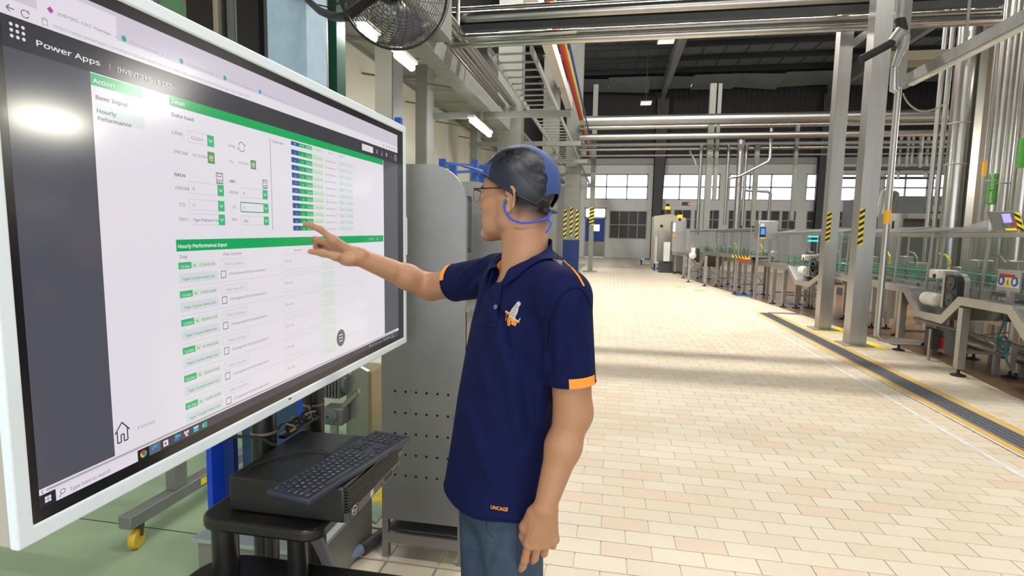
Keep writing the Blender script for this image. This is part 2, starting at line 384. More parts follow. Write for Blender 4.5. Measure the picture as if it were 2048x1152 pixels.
# louvred ventilation panels under the windows
M_LOUV = mat('dark_louvre', srgb(66, 64, 64), 0.6); M_LFR = mat('louvre_frame', srgb(168, 168, 166), 0.6)
lz0, lz1 = zy(476, 1255), zy(423, 1255); lz0b, lz1b = zy(457, 1400), zy(421, 1400)
lv = [(1219, 1257, lz0, lz1, 'beside the blue door'), (1257, 1293, lz0, lz1, 'left of the tapered steel column')] 
lvb = [(1318, 1341), (1347, 1381), (1388, 1398), (1412, 1437), (1456, 1486), (1490, 1516), (1521, 1558), (1562, 1590), (1612, 1640), (1655, 1690), (1700, 1716)]
k = 0
for q, (pa, pb, za, zb) in enumerate([v[:4] for v in lv] + [(a, b, lz0b, lz1b) for a, b in lvb]):
    a, b = xy(pa + 1), xy(pb - 1)
    lp = thing('louvre_panel', ['dark louvre panel on the far wall right beside the blue door', 'dark louvre panel on the far wall beside the tapered steel column'][q] if q < 2 else 'dark louvre panel behind the conveyors, %s from the tapered column' % ORD[q - 2], 'louvre panel', ((a + b) / 2, YW - .02, za), 'louvre panels behind the conveyors' if q >= 2 else None)
    f = MB(); f.box((a - .05, YW - .04, za - .05), (a, YW, zb + .05)); f.box((b, YW - .04, za - .05), (b + .05, YW, zb + .05))
    f.box((a, YW - .04, za - .05), (b, YW, za)); f.box((a, YW - .04, zb), (b, YW, zb + .05)); zm = (za + zb) / 2
    f.box((a, YW - .04, zm - .03), (b, YW, zm + .03)); xm = (a + b) / 2; f.box((xm - .025, YW - .04, za), (xm + .025, YW, zb))
    f.build('panel_frame', M_LFR, lp, smooth=False)
    s_ = MB(); nn = 22
    for i in range(nn):
        z = za + (zb - za) * i / nn; s_.add([(a, YW - .005, z), (b, YW - .005, z), (b, YW - .025, z + (zb - za) / nn * .9), (a, YW - .025, z + (zb - za) / nn * .9)], [(0, 1, 2, 3)])
    ob = s_.build('slat', M_LOUV, lp, smooth=False, fixn=False); ob['kind'] = 'stuff'
# door in the far wall
dz = lambda p: zy(p, 1190)
dn = thing('door_1', 'd', 'door', ((DX0 + DX1) / 2, YW, 0)); del dn['label'], dn['category']; struct(dn)
f = MB(); t = .09
f.box((DX0, YW + .02, 0), (DX0 + t, YW + .16, DZ1)); f.box((DX1 - t, YW + .02, 0), (DX1, YW + .16, DZ1)); f.box((DX0, YW + .02, DZ1 - t), (DX1, YW + .16, DZ1)); f.box((DX0, YW + .02, dz(437)), (DX1, YW + .16, dz(434)))
f.build('door_frame', M_LFR, dn, smooth=False)
wx0, wx1 = xy(1186, 456), xy(1199, 456)
lf = MB(); lf.box((DX0 + t, YW + .06, dz(483)), (wx0, YW + .12, dz(437))); lf.box((wx1, YW + .06, dz(483)), (DX1 - t, YW + .12, dz(437)))
lf.box((wx0, YW + .06, dz(483)), (wx1, YW + .12, dz(462))); lf.box((wx0, YW + .06, dz(449)), (wx1, YW + .12, dz(437))); lf.build('door_leaf', M_BLUE, dn, smooth=False)
MB().box((DX0 + t, YW + .06, 0.02), (DX1 - t, YW + .12, dz(483))).build('kick_plate', mat('door_kick_plate', srgb(150, 146, 138), 0.5, 0.2, var=.1, scale=4), dn, smooth=False)
MB().box((DX0 + t, YW + .08, dz(434)), (DX1 - t, YW + .09, DZ1 - t)).build('pane', M_GLASS, dn, smooth=False)
MB().box((wx0, YW + .08, dz(462)), (wx1, YW + .09, dz(449))).build('pane', M_GLASS, dn, smooth=False)
MB().cyl((DX1 - .3, YW + .02, 1.0), (DX1 - .3, YW + .06, 1.0), .05, 10).build('door_handle', M_STEEL, dn)

# ================================================================ roof, left wall, remaining shell
M_ROOF = mat('grey_roof_sheet', srgb(92, 98, 100), 0.7, var=0.08, scale=1.5)
M_PURL = mat('dark_purlin', srgb(36, 39, 41), 0.6)
roof = struct(MB().box((-9, -4, RZ), (28.2, YW + .3, RZ + .2)).build('ceiling', M_ROOF, smooth=False))
for y in [k * 2.35 + 1.2 for k in range(17)]:
    MB().box((-9, y, RZ - .3), (28, y + .16, RZ)).build('purlin', M_PURL, roof, smooth=False)
sm = MB()
for k in range(30): x = -8.5 + k * 1.2; sm.box((x, -4, RZ - .05), (x + .05, YW, RZ))
sm.build('roof_seam', mat('roof_seam', srgb(74, 78, 80), 0.7), roof, smooth=False)['kind'] = 'stuff'
fl = MB()
for k in range(12):
    x = -6 + k * 2.7; fl.add([(x, YW - 3.0, RZ - .34), (x + 2.7, YW - 3.0, RZ - .34 - .1 * (k % 2)), (x + 2.7, YW - .9, RZ - .62 - .12 * (k % 3)), (x, YW - .9, RZ - .62 - .1 * ((k + 1) % 2))], [(0, 1, 2, 3)])
fl.build('foil_blanket', mat('roof_foil', srgb(150, 158, 160), 0.4, 0.4, var=.1, scale=2), roof, smooth=False, fixn=False)
M_RAFT = mat('rafter_grey', srgb(122, 124, 122), 0.6, var=.05, scale=3)
for x, lab in ((3.05, ''), (13.6, ''), (-7.2, '')):
    rf = MB(); rf.box((x - .14, 6, RZ - .32), (x + .14, YW, RZ - .28)); rf.box((x - .02, 6, RZ - 1.15), (x + .02, YW, RZ - .3)); rf.box((x - .14, 6, RZ - 1.2), (x + .14, YW, RZ - 1.15))
    rf.build('rafter', M_RAFT, roof, smooth=False)
    if x > 0:
        c = MB(); hw = .36; c.prism([(x - .36, 0), (x + .2, 0), (x + .55, RZ - 1.1), (x - .36, RZ - 1.1)], 'Y', YW - .5, YW - .46); c.prism([(x - .36, 0), (x + .2, 0), (x + .55, RZ - 1.1), (x - .36, RZ - 1.1)], 'Y', YW - .2, YW - .16)
        c.prism([(x - .36, 0), (x - .32, 0), (x - .32, RZ - 1.1), (x - .36, RZ - 1.1)], 'Y', YW - .5, YW - .16); c.prism([(x + .17, 0), (x + .2, 0), (x + .55, RZ - 1.1), (x + .51, RZ - 1.1)], 'Y', YW - .5, YW - .16)
        cc = c.build('tapered_column', M_DARKST, None, smooth=False)
        tag(cc, 'dark tapered steel column standing against the far wall ' + ('between the first two windows' if x < 5 else 'behind the two square posts'), 'column')
# left wall and its low ceiling
LZ = atX(700, 79, XL).z
wl_ = struct(MB().box((XL - .25, -4, 0), (XL, YW, LZ + .1)).build('wall_left', M_CREAM, smooth=False))
for k in range(9):
    y = 5.2 + k * 3.4; MB().box((XL, y, 0), (XL + .012, y + 3.36, LZ)).build('panel', M_CREAM, wl_, smooth=False)
lowc = struct(MB().box((XL - .2, -4, LZ), (XL + 1.78, YW, LZ + .12)).build('ceiling', mat('low_ceiling_sheet', srgb(150, 150, 142), 0.6, var=.05, scale=3), smooth=False))
for k in range(15):
    y = 5 + k * 1.3; MB().box((XL, y, LZ - .07), (XL + 1.78, y + .05, LZ)).build('ceiling_batten', mat('low_ceiling_rib', srgb(172, 172, 164), .6), lowc, smooth=False)
MB().box((XL, 4, LZ - .09), (XL + .06, YW, LZ)).build('cove_trim', M_COLUMN, wl_, smooth=False)
struct(MB().box((XL - .2, -4, LZ + .12), (XL, YW, RZ)).build('wall_left_upper', M_CLAD, smooth=False))
struct(MB().box((28.0, -4, 0), (28.3, YW, RZ)).build('wall_right', M_FARW, smooth=False))
# unseen wall behind the camera, its wide opening added to let daylight in
wf = MB(); wf.box((-9, -4.2, 0), (-1.5, -4, RZ)); wf.box((7.5, -4.2, 0), (28, -4, RZ)); wf.box((-1.5, -4.2, 4.6), (7.5, -4, RZ)); struct(wf.build('wall_front', M_FARW, smooth=False))
# housings of the added high-bay lamps
for n_, (hx, hy, hz, hsx, hsy, hw, ht) in enumerate(ADDED_LAMPS):
    if hsy < .4:
        hb = thing('added_strip_light', 'long row of strip lights hung across the hall above the pipe bridge', 'ceiling light', (hx, hy, hz))  # lamp added to throw shadow bands of the bridge pipes on the floor
    else:
        hb = thing('added_high_bay', 'white high bay light housing under the roof, ' + ['nearest above the man', 'above the near end of the drain', 'just behind the camera', '', 'over the machines at the right', 'over the aisle beyond the pipe bridge', 'far over the right machines', 'over the left mezzanine pipes'][n_], 'ceiling light', (hx, hy, hz), 'high bay lights')
    h_ = MB(); e_ = .05; z1 = hz + .2; h_.box((-hsx / 2 - e_, -hsy / 2 - e_, .05), (hsx / 2 + e_, hsy / 2 + e_, .2))
    Rm = Matrix.Translation((hx, hy, hz)) @ Matrix.Rotation(math.radians(ht[1]), 4, 'Y') @ Matrix.Rotation(math.radians(ht[0]), 4, 'X'); h_.v = [tuple(Rm @ Vector(v)) for v in h_.v]
    h_.build('housing', M_WHITE, hb, smooth=False)
    for sg in (-.4, .4): MB().cyl((hx + hsx * sg, hy, z1), (hx + hsx * sg, hy, RZ), .012, 6).build('hanger_rod', M_GALV, hb)
# square LED panels under the rafter
M_LED = mat('led_panel', srgb(235, 238, 235), 0.4, emit=0.75)
for q, (px, py, Y, lab) in enumerate(((1333, 80, 22.0, 'nearest the pipe bridge'), (1292, 207, 33.0, 'farther down the hall'))):
    p = atY(px, py, Y); lp = thing('panel_light', 'square white panel light hanging under the rafter, ' + lab, 'ceiling light', p)
    MB().box((p.x - .3, p.y - .45, p.z), (p.x + .3, p.y + .45, p.z + .02)).build('diffuser', M_LED, lp, smooth=False)
    MB().box((p.x - .33, p.y - .48, p.z + .02), (p.x + .33, p.y + .48, p.z + .08)).build('housing', M_DARKST, lp, smooth=False)
    MB().cyl((p.x, p.y, p.z + .08), (p.x, p.y, RZ), .02, 6).build('hanger_rod', M_DARKST, lp)
# ================================================================ columns and posts
def hcol(name, x, y, w_, d, z1, m, label, cat='column', z0=0.0, tape=None, base=None, parent=None):
    """rolled H section: two flanges and a web"""
    t = thing(name, label, cat, (x, y, z0))
    f = MB(); th = .03
    f.box((x - w_ / 2, y - d / 2, z0), (x + w_ / 2, y - d / 2 + th, z1)); f.box((x - w_ / 2, y + d / 2 - th, z0), (x + w_ / 2, y + d / 2, z1))
    f.box((x - th / 2, y - d / 2 + th, z0), (x + th / 2, y + d / 2 - th, z1)); f.build('steel_section', m, t, smooth=False)
    if base:
        MB().box((x - w_ / 2 - .02, y - d / 2 - .02, z0), (x + w_ / 2 + .02, y + d / 2 + .02, base)).build('painted_base', M_BLUED, t, smooth=False)
    return t
def hazard(parent, x0, x1, y, z0, z1, n=8, horiz=False):
    """slanted black and yellow tape, each stripe its own strip of film"""
    MB().box((x0, y - .002, z0), (x1, y + .001, z1)).build('hazard_tape', M_YEL, parent, smooth=False)
    b = MB(); dz = (z1 - z0) / n; sl = min(dz * .5, (x1 - x0))
    for k in range(n):
        z = z0 + dz * k; b.add([(x0, y - .003, z), (x1, y - .003, z + sl), (x1, y - .003, min(z1, z + sl + dz * .5)), (x0, y - .003, z + dz * .5)], [(0, 1, 2, 3)])
    b.build('tape_stripes', M_BLACK, parent, smooth=False, fixn=False)['kind'] = 'stuff'
c1 = atY(1021, 290, 15.0); hcol('steel_column', c1.x, 15.0, .64, .5, RZ - .32, M_COLUMN, 'thick grey steel column rising behind the cap of the man')
p = atY(1102, 290, 20.0); z = atY(1095, 118, 20.0).z
t = hcol('steel_column', p.x, 20.0, .56, .5, z, M_COLUMN, 'shorter grey column with its top under the pale roof beam, behind the man')
MB().box((p.x - .32, 19.72, z), (p.x + .32, 20.28, z + .05)).build('cap_plate', M_COLUMN, t, smooth=False)
p = atY(1142, 545, 23.4); t = hcol('steel_column', p.x - .03, 23.4, .62, .6, RZ - .32, M_COLUMN, 'grey steel column with hazard tape and a dark blue base beside the shoulder of the man', base=1.35)
for a in (-.26, .0, .24): hazard(t, p.x - .03 + a - .055, p.x - .03 + a + .055, 23.09, 1.42 + .1 * (a == 0), 2.62 + .1 * (a == 0), 6)
p = atY(1105, 420, 26.0); hcol('steel_column', p.x - .1, 26.0, .5, .5, 7, M_COLUMN, 'farthest grey column with a dark blue base between the man and the taped column', base=1.6)
p = atZ(1180, 543); post = thing('thin_post', 'thin pale square post in front of the blue far door', 'post', (p.x, p.y, 0))
MB().box((p.x - .1, p.y - .1, .02), (p.x + .1, p.y + .1, atY(1190, 170, p.y).z)).build('square_tube', M_COLUMN, post, smooth=False)
MB().box((p.x - .3, p.y - .3, 0), (p.x + .3, p.y + .3, .02)).build('base_plate', M_GALV, post, smooth=False)
hazard(post, p.x - .1, p.x + .1, p.y - .1, 2.0, 2.75, 5)
for q, (bx, by, tx, lab) in enumerate(((1645, 658, 1692, 'square stainless post with hazard tape, the farther of the two beside the floor drain'), (1708, 689, 1766, 'square stainless post with hazard tape, the nearer of the two beside the floor drain'))):
    p = atZ(bx, by); s_ = .115 if q else .1
    t = thing('square_post', lab, 'post', (p.x, p.y, 0))
    MB().box((p.x - s_, p.y - s_, .015), (p.x + s_, p.y + s_, RZ - .32)).build('square_tube', M_STEEL, t, smooth=False)
    MB().box((p.x - .2, p.y - .2, 0), (p.x + .2, p.y + .2, .015)).build('base_plate', M_GALV, t, smooth=False)
    z0, z1 = ((atY(1655, 483, p.y).z, atY(1655, 425, p.y).z) if not q else (atY(1718, 490, p.y).z, atY(1722, 418, p.y).z))
    hazard(t, p.x - s_, p.x - s_ + .07, p.y - s_, z0, z1, 6)
    if not q:
        a = atY(1682, 105, p.y); b = atY(1750, 55, p.y); MB().bar((a.x, p.y, a.z), (b.x, p.y, b.z), .12, .12).build('diagonal_brace', M_STEEL, t, smooth=False)

# ================================================================ pipe bridge across the hall and the distant pipes
def xpipe(pyL, Y, r, label, m=None, xl=892, xr=2000, pxref=1165, group=None, name='stainless_pipe', sect='round', x0=None, x1=None, z=None):
    zz = atY(pxref, pyL, Y).z if z is None else z
    xa = atY(xl, 60, Y).x if x0 is None else x0; xb = atY(xr, 40, Y).x if x1 is None else x1
    b = MB()
    if sect == 'round': b.cyl((xa, Y, zz), (xb, Y, zz), r, 14)
    else: b.box((xa, Y - r, zz - r), (xb, Y + r, zz + r))
    o = b.build(name, m or M_POLISH); tag(o, label, 'pipe' if sect == 'round' else 'beam', group); return zz
G1 = 'pipes of the near bridge across the hall'
xpipe(6, 9.6, .045, 'thin stainless pipe, topmost of the near bridge crossing the hall', group=G1)
zb = xpipe(24, 9.5, .11, 'thick stainless pipe above the dark beam of the near bridge', group=G1)
xpipe(46, 9.5, .05, 'dark square beam carrying the near pipe bridge', M_DARKST, sect='sq', name='bridge_beam', group=G1)
xpipe(62, 9.9, .045, 'slim stainless pipe, second from the bottom of the near bridge', group=G1)
xpipe(77, 9.9, .075, 'shiny stainless pipe, lowest of the near bridge', group=G1)
xpipe(92, 10.3, .03, 'thin conduit just under the lowest pipe of the near bridge', M_GALV, xl=870, xr=1050, pxref=960, group=G1)
z_ = atY(960, 74, 9.2); b = MB(); q = atY(916, 0, 9.2)
b.tube([(q.x, 9.2, q.z + 1.5), (q.x, 9.2, z_.z + .12), (q.x + .03, 9.2, z_.z + .04), (q.x + .12, 9.2, z_.z), (q.x + .9, 9.2, z_.z), (q.x + 2.0, 9.2, z_.z + .02)], .035, 10)
tag(b.build('drop_pipe', M_POLISH), 'thin pipe dropping and turning level beside the wall fan', 'pipe')
G2 = 'pipes of the far bridge across the hall'
for py, r, m, lab in ((243, .2, M_STEELH, 'wide steel duct, topmost of the far pipe bridge'), (256, .08, M_POLISH, 'shiny pipe just under the wide duct of the far bridge'), (275, .12, M_STEELH, 'grey pipe in the middle of the far bridge'),
                      (291, .07, M_GALV, 'thin pipe under the middle of the far bridge'), (299, .06, M_POLISH, 'shiny lowest pipe of the far bridge above the windows'), (312, .035, M_GALV, 'thin conduit below the far bridge')):
    xpipe(py, 22.0 if r > .1 else 23, r, lab, m, xl=1166, xr=2100, group=G2)
# dropper posts and pipes in front of the windows: (px at the foot, foot y, px top, top y, Y, radius, bends)
drops = [(1394, 470, 1397, 300, 24, .07, 'round', 'left of the red clock'), (1411, 465, 1420, 168, 25, .11, 'sq', 'tall square hanger beside the red clock'), (1428, 400, 1428, 168, 26, .07, 'sq', 'second hanger beside the red clock'),
         (1449, 450, 1453, 300, 27, .06, 'round', 'thin pipe left of the third window'), (1472, 462, 1475, 280, 22, .13, 'round', 'bright lagged pipe in front of the third window'), (1484, 452, 1486, 300, 24, .06, 'round', 'thin pipe beside the bright lagged pipe'),
         (1505, 452, 1512, 290, 23, .08, 'sq', 'square hanger over the conveyor terminal'), (1583, 440, 1590, 250, 26, .06, 'sq', 'hanger beside the dark tapered column')]
for fx, fy, tx, ty, Y, r, sh, lab in drops:
    a = atY(fx, fy, Y); Y = 22.9; a = atY(fx, fy, Y); c = atY(tx, min(ty, 290), Y); b = MB()
    if sh == 'round': b.cyl((a.x, Y, a.z), (a.x, Y, c.z), r, 10)
    else: b.box((a.x - r, Y - r, a.z), (a.x + r, Y + r, c.z))
    tag(b.build('drop_pipe' if sh == 'round' else 'hanger_post', M_STEEL if sh == 'round' else M_COLUMN), lab if 'hanger' in lab else lab + ', hanging in front of the far windows', 'pipe' if sh == 'round' else 'post')
def ptube(pts, Y, r, label, m=None, name='drop_pipe', n=10, cat='pipe', group=None):
    P = [atY(x, y, Y if not isinstance(Y, list) else Y[i]) for i, (x, y) in enumerate(pts)]
    o = MB().tube(P, r, n).build(name, m or M_STEEL); tag(o, label, cat, group); return o
ptube([(1543, 256), (1540, 316), (1536, 323), (1480, 352), (1458, 356)], 22.3, .055, 'thin bent pipe sloping down across the third window')
ptube([(1487, 380), (1536, 383), (1541, 388), (1536, 445)], 22.9, .055, 'thin pipe bending down onto the conveyor terminal')
ptube([(1392, 330), (1388, 318), (1380, 302)], 23, .05, 'short bent pipe beside the first tapered column')
for q, (px, py0, py1, Y) in enumerate(((1796, 357, 274, 23.1), (1812, 337, 274, 23), (1822, 330, 274, 23), (1838, 336, 274, 23), (1850, 355, 274, 23.1))):
    a = atY(px, py0, Y); c = atY(px + 3, py1, Y); tag(MB().cyl((a.x, Y, a.z), (a.x, Y, c.z), .08 if q == 3 else .05, 8).build('hanger_rod', M_GALV), 'short dark hanger above the right far windows, %s of five from the thin labelled pipe' % ORD[q], 'rod', 'hangers above the right far windows')
for q, (py, Y, r) in enumerate(((337, 23, .07), (356, 23.2, .05))):
    xpipe(py, Y, r, ['sloping dark pipe row above the right far windows', 'thin dark conduit in front of the right far windows'][q], M_DARKST, xl=1700, xr=1900, pxref=1790, name='dark_pipe')

# pipes running along the hall under the left mezzanine
def ypipe(px, py, Y0, X, r, label, m=None, Y1=36.0, sect='round', name='stainless_pipe', group=None, cat='pipe', y_start=None):
    z = atX(px, py, X).z; b = MB(); ys = y_start if y_start is not None else Y0
    if sect == 'round': b.cyl((X, ys, z), (X, Y1, z), r, 12)
    else: b.box((X - r[0], ys, z - r[1]), (X + r[0], Y1, z + r[1]))
    o = b.build(name, m or M_STEELH, smooth=(sect == 'round')); tag(o, label, cat, group); return z
G3 = 'pipes along the hall under the roof at the left'
for q, (px, py, X, r) in enumerate(((884, 82, -3.3, .07), (902, 105, -3.15, .06), (922, 108, -3.0, .07), (942, 105, -2.8, .05), (962, 120, -2.7, .06))):
    ypipe(px, py, 7, X, r, 'stainless pipe running along the hall above the light trough, number %s from the wall' % ['one', 'two', 'three', 'four', 'five'][q], group=G3, m=M_POLISH if q % 2 else M_STEELH, Y1=14.7)
z_tr = ypipe(960, 200, 3.4, -2.95, (.16, .15), 'grey trunking along the left wall carrying the bright batten lights', M_GALV, sect='sq', name='light_trunking', cat='trunking', y_start=5.25, Y1=14.6)
ypipe(905, 75, 5.2, -2.75, (.2, .32), 'wide grey duct end hanging above the light trunking beside the fan', M_COLUMN, Y1=8.4, sect='sq', name='grey_duct', cat='duct')
for k in range(9):
    y = 6 + 2.4 * k; tag(MB().bar((XL, y, LZ - .5), (-3.05, y, z_tr - .05), .035, .035).build('wall_bracket', M_COLUMN), 'thin bracket from the left wall to the light trunking, %s along the hall' % ORD[k], 'bracket', 'brackets of the light trunking')
M_BATT = mat('batten_light', (1, 1, .97), .4, emit=45.0)
for q, (p0, p1) in enumerate((((722, 56), (748, 76)), ((794, 106), (824, 139)), ((943, 241), (979, 270)))):
    X = -2.95; pa, pb = atX(*p0, X), atX(*p1, X); p = (pa + pb) / 2; L = abs(pb.y - pa.y) / 2; bt = thing('batten_light', ['bright batten light seen through the wires of the fan', 'bright batten light on the trunking beside the white wall column', 'bright batten light on the trunking above the blue racking'][q], 'light', p)
    MB().tube([(p.x, p.y - L, p.z), (p.x, p.y + L, p.z)], .05, 12).build('lamp_tube', M_BATT, bt)
    MB().box((p.x - .07, p.y - L - .05, p.z + .05), (p.x + .07, p.y + L + .05, p.z + .1)).build('housing', M_WHITE, bt, smooth=False)
    MB().box((p.x - .02, p.y - .03, p.z + .1), (p.x + .02, p.y + .03, max(z_tr - .15, p.z + .12))).build('hanger', M_GALV, bt, smooth=False)
# cable ladder, sprinkler main and pale beam
lad = thing('cable_ladder', 'perforated cable ladder running along the roof between the first and second columns', 'cable ladder', (-1.6, 14, 6))
zl = atX(1078, 205, -1.75).z
for s_ in (-.35, .35): MB().box((-1.75 + s_ - .02, 9, zl - .06), (-1.75 + s_ + .02, 36, zl + .06)).build('side_rail', M_GALV, lad, smooth=False)
for k in range(60): MB().box((-2.1, 9.2 + k * .45, zl - .02), (-1.4, 9.26 + k * .45, zl)).build('rung', M_GALV, lad, smooth=False)
ypipe(1130, 110, 9, -1.35, .1, 'red sprinkler main running along the roof beside the pale beam', M_RED, name='sprinkler_pipe', y_start=10)
ypipe(1152, 150, 9, -1.1, .03, 'blue cable along the red sprinkler main', M_BLUE, name='blue_cable', y_start=10, cat='cable')
ypipe(1146, 150, 9, -1.2, .025, 'yellow cable along the red sprinkler main', M_YEL, name='yellow_cable', y_start=10, cat='cable')
ypipe(1096, 80, 9, -1.95, (.14, .2), 'pale roof beam running along the hall above the short column', M_WHITE, sect='sq', name='pale_beam', cat='beam', y_start=9)
for k, y in enumerate((12.5, 16.5, 20.5, 25, 30)):
    tag(MB().box((-4.4, y - .06, zl - .35), (-1.0, y + .06, zl - .22)).build('cross_beam', M_COLUMN, smooth=False), 'short cross beam carrying the pipes at the left, %s along the hall' % ORD[k], 'beam', 'cross beams at the left')

# ================================================================ left side behind the big screen
p = atY(574, 100, 4.8); tag(MB().box((atY(535, 60, 4.8).x, 4.8, 0), (atY(613, 60, 4.8).x, 5.15, 6.6)).build('painted_pillar', mat('pale_blue_concrete', srgb(176, 204, 226), .6, var=.1, scale=7, bump=.15), smooth=False), 'pale blue painted concrete pillar behind the screen beside the fan', 'pillar')
tag(MB().box((atY(614, 60, 5.3).x, 5.3, 0), (atY(632, 60, 5.3).x, 5.5, LZ)).build('pale_upright', M_CREAM, smooth=False), 'cream upright strip just behind the pale blue pillar', 'post')
for q, (a, b_, m, lab) in enumerate(((634, 641, M_GALV, 'thin grey conduit beside the cream strip'), (643, 655, M_STEEL, 'dull steel pipe standing beside the green post'))):
    tag(MB().cyl((atY((a + b_) / 2, 60, 5.6).x, 5.6, 0), (atY((a + b_) / 2, 60, 5.6).x, 5.6, LZ - .02), (b_ - a) / 2 / 1085 * 5.6, 10).build('upright_pipe', m), lab, 'pipe')
tag(MB().box((atY(656, 60, 5.8).x, 5.8, 0), (atY(673, 60, 5.8).x, 6.0, LZ - .02)).build('green_post', M_GREENP, smooth=False), 'dark green post right of the steel pipe behind the screen', 'post')
# wall columns
for q, (a, b_, m, lab) in enumerate(((750, 783, M_WHITE, 'white column standing by the left wall above the corner of the screen'), (831, 852, M_COLUMN, 'dark grey wall column between two batten lights'), (941, 954, M_COLUMN, 'grey wall column above the blue racking'))):
    Y = (9.6, 12.0, 17.0)[q]; x0, x1 = atY(a, 200, Y).x, atY(b_, 200, Y).x
    t = thing('wall_column', lab, 'column', ((x0 + x1) / 2, Y, 0)); MB().box((x0, Y, 0), (x1, Y + .3, LZ + 1)).build('column_face', m, t, smooth=False)
    MB().box((x1, Y + .02, 0), (x1 + .02, Y + .5, LZ + 1)).build('column_side', M_GALV, t, smooth=False)
# machine enclosure with black posts
me_ = thing('machine_enclosure', 'tall machine enclosure with black posts behind the top edge of the screen', 'machine', (atY(445, 60, 5.0).x, 5.2, 0))
E = lambda px: atY(px, 60, 5.0).x
for a, b_, m, nm, dy in ((374, 424, M_BLACKG, 'post', 0), (424, 434, mat('beige_edge', srgb(168, 160, 140), .5), 'edge_strip', .02), (442, 446, M_BLACKG, 'post', .03), (446, 462, M_GRDK, 'panel', .06), (471, 474, M_GALV, 'hinge_rod', .0), (474, 514, M_BLACKG, 'post', 0), (514, 518, M_BLACK, 'seal', -.005), (518, 536, M_GRDK, 'panel', .08), (462, 474, M_GRDK, 'panel', .07)):
    MB().box((E(a), 5.0 + dy, .02), (E(b_), 5.25, 3.95)).build(nm, m, me_, smooth=False)
MB().box((E(461), 4.97, 3.0), (E(474), 5.02, 3.2)).build('hinge', M_BLACK, me_, smooth=False)
MB().box((E(374), 5.25, 0), (E(536), 6.2, 4.0)).build('enclosure_body', M_GRDK, me_, smooth=False)
# poster on a stand behind the screen
pb = thing('safety_poster', 'green and red printed board in a frame behind the top edge of the screen', 'poster', (E(345), 5.4, 2.6))
Q = lambda px, py: atY(px, py, 5.4)
a, b_ = Q(322, 95), Q(388, -80); MB().box((a.x, 5.4, a.z), (b_.x, 5.43, b_.z)).build('board', mat('poster_green', srgb(110, 160, 120), .5, var=.06, scale=8), pb, smooth=False)
fr_ = MB(); fr_.box((a.x - .05, 5.38, a.z - .05), (b_.x + .05, 5.44, a.z)); fr_.box((a.x - .05, 5.38, a.z), (a.x, 5.44, b_.z)); fr_.build('poster_frame', M_GALV, pb, smooth=False)
z0 = Q(340, -6).z; MB().prism([(a.x + .02, b_.z), (b_.x, b_.z), (b_.x, Q(380, 17).z), (a.x + .02, z0 + .12)], 'Y', 5.392, 5.4).build('red_field', mat('poster_red', srgb(206, 92, 92), .5), pb, smooth=False)
for s_ in (0, 1): MB().cyl((a.x + s_ * (b_.x - a.x), 5.46, 0), (a.x + s_ * (b_.x - a.x), 5.46, b_.z), .02, 8).build('stand_leg', M_GALV, pb)
# wall fan
FC = atY(790, -22, 3.25); fan = thing('wall_fan', 'black caged wall fan hanging above the corner of the screen', 'fan', FC)
fx = Vector((.62, -.70, -.34)).normalized()
u = fx.cross(Vector((0, 0, 1))).normalized(); v = u.cross(fx).normalized()
def fp(r, a, h): return FC + (u * math.cos(a) + v * math.sin(a)) * r + fx * h
def dome(r, s_): R = .335; return s_ * (.055 + .085 * math.sqrt(max(0, 1 - (r / R) ** 2)))
M_WIRE = mat('black_wire', (.012, .012, .014), .35)
for s_, nm in ((1, 'front_guard'), (-1, 'rear_guard')):
    g = MB(); rr = [.335 * math.sqrt(k / 15) for k in range(2, 16)]
    for r in rr: g.tube([fp(r, 2 * math.pi * k / 36, dome(r, s_)) for k in range(36)], .0017, 4, closed=True)
    for k in range(28):
        a0 = 2 * math.pi * k / 28; g.tube([fp(.05 + .285 * i / 7, a0 + (.35 * i / 7 if s_ > 0 else -.2 * i / 7), dome(.05 + .285 * i / 7, s_)) for i in range(8)], .0017, 4, caps=False)
    g.build(nm, M_WIRE, fan)['kind'] = 'stuff'
g = MB(); g.tube([fp(.337, 2 * math.pi * k / 40, 0.0) for k in range(40)], .008, 6, closed=True); g.build('rim_ring', M_WIRE, fan)
MB().lathe([(.03, -.02), (.06, -.01), (.065, .03), (.03, .06), (.001, .07)], FC, fx, 20).build('hub', M_BLACK, fan)
MB().lathe([(.07, -.2), (.09, -.17), (.09, -.08), (.07, -.03), (.03, -.02)], FC, fx, 20).build('motor', M_BLACK, fan)
M_BLADE = mat('fan_blade', (.10, .10, .11), .35)
for k in range(3):
    g = MB(); a0 = 2 * math.pi * k / 3; n1, n2 = 6, 5; vs = []
    for i in range(n1):
        r = .06 + .245 * i / (n1 - 1)
        for j in range(n2):
            t = j / (n2 - 1) - .5; vs.append(fp(r, a0 + t * (.7 + .5 * i / n1), t * .085))
    g.add(vs, [(i * n2 + j, i * n2 + j + 1, (i + 1) * n2 + j + 1, (i + 1) * n2 + j) for i in range(n1 - 1) for j in range(n2 - 1)]); ob = g.build('blade', M_BLADE, fan, fixn=False)
    so = ob.modifiers.new('thick', 'SOLIDIFY'); so.thickness = .003
pw = atY(608, -14, 4.78); pm = atY(640, 22, 4.0); pe = atY(694, 33, 3.4); bk = fp(0, 0, -.15)
MB().tube([pw, atY(617, 2, 4.6), pm, atY(668, 34, 3.6), pe, pe * .5 + bk * .5, bk], .028, 10).build('bracket_arm', M_BLACK, fan)
MB().tube([atY(612, 4, 4.7), atY(655, 14, 4), atY(700, 0, 3.4), bk], .006, 6).build('power_cable', M_RUBBER, fan)
MB().box((pw.x - .09, 4.72, pw.z - .05), (pw.x + .07, 4.81, pw.z + .2)).build('wall_plate', M_BLACK, fan, bevel=.01)

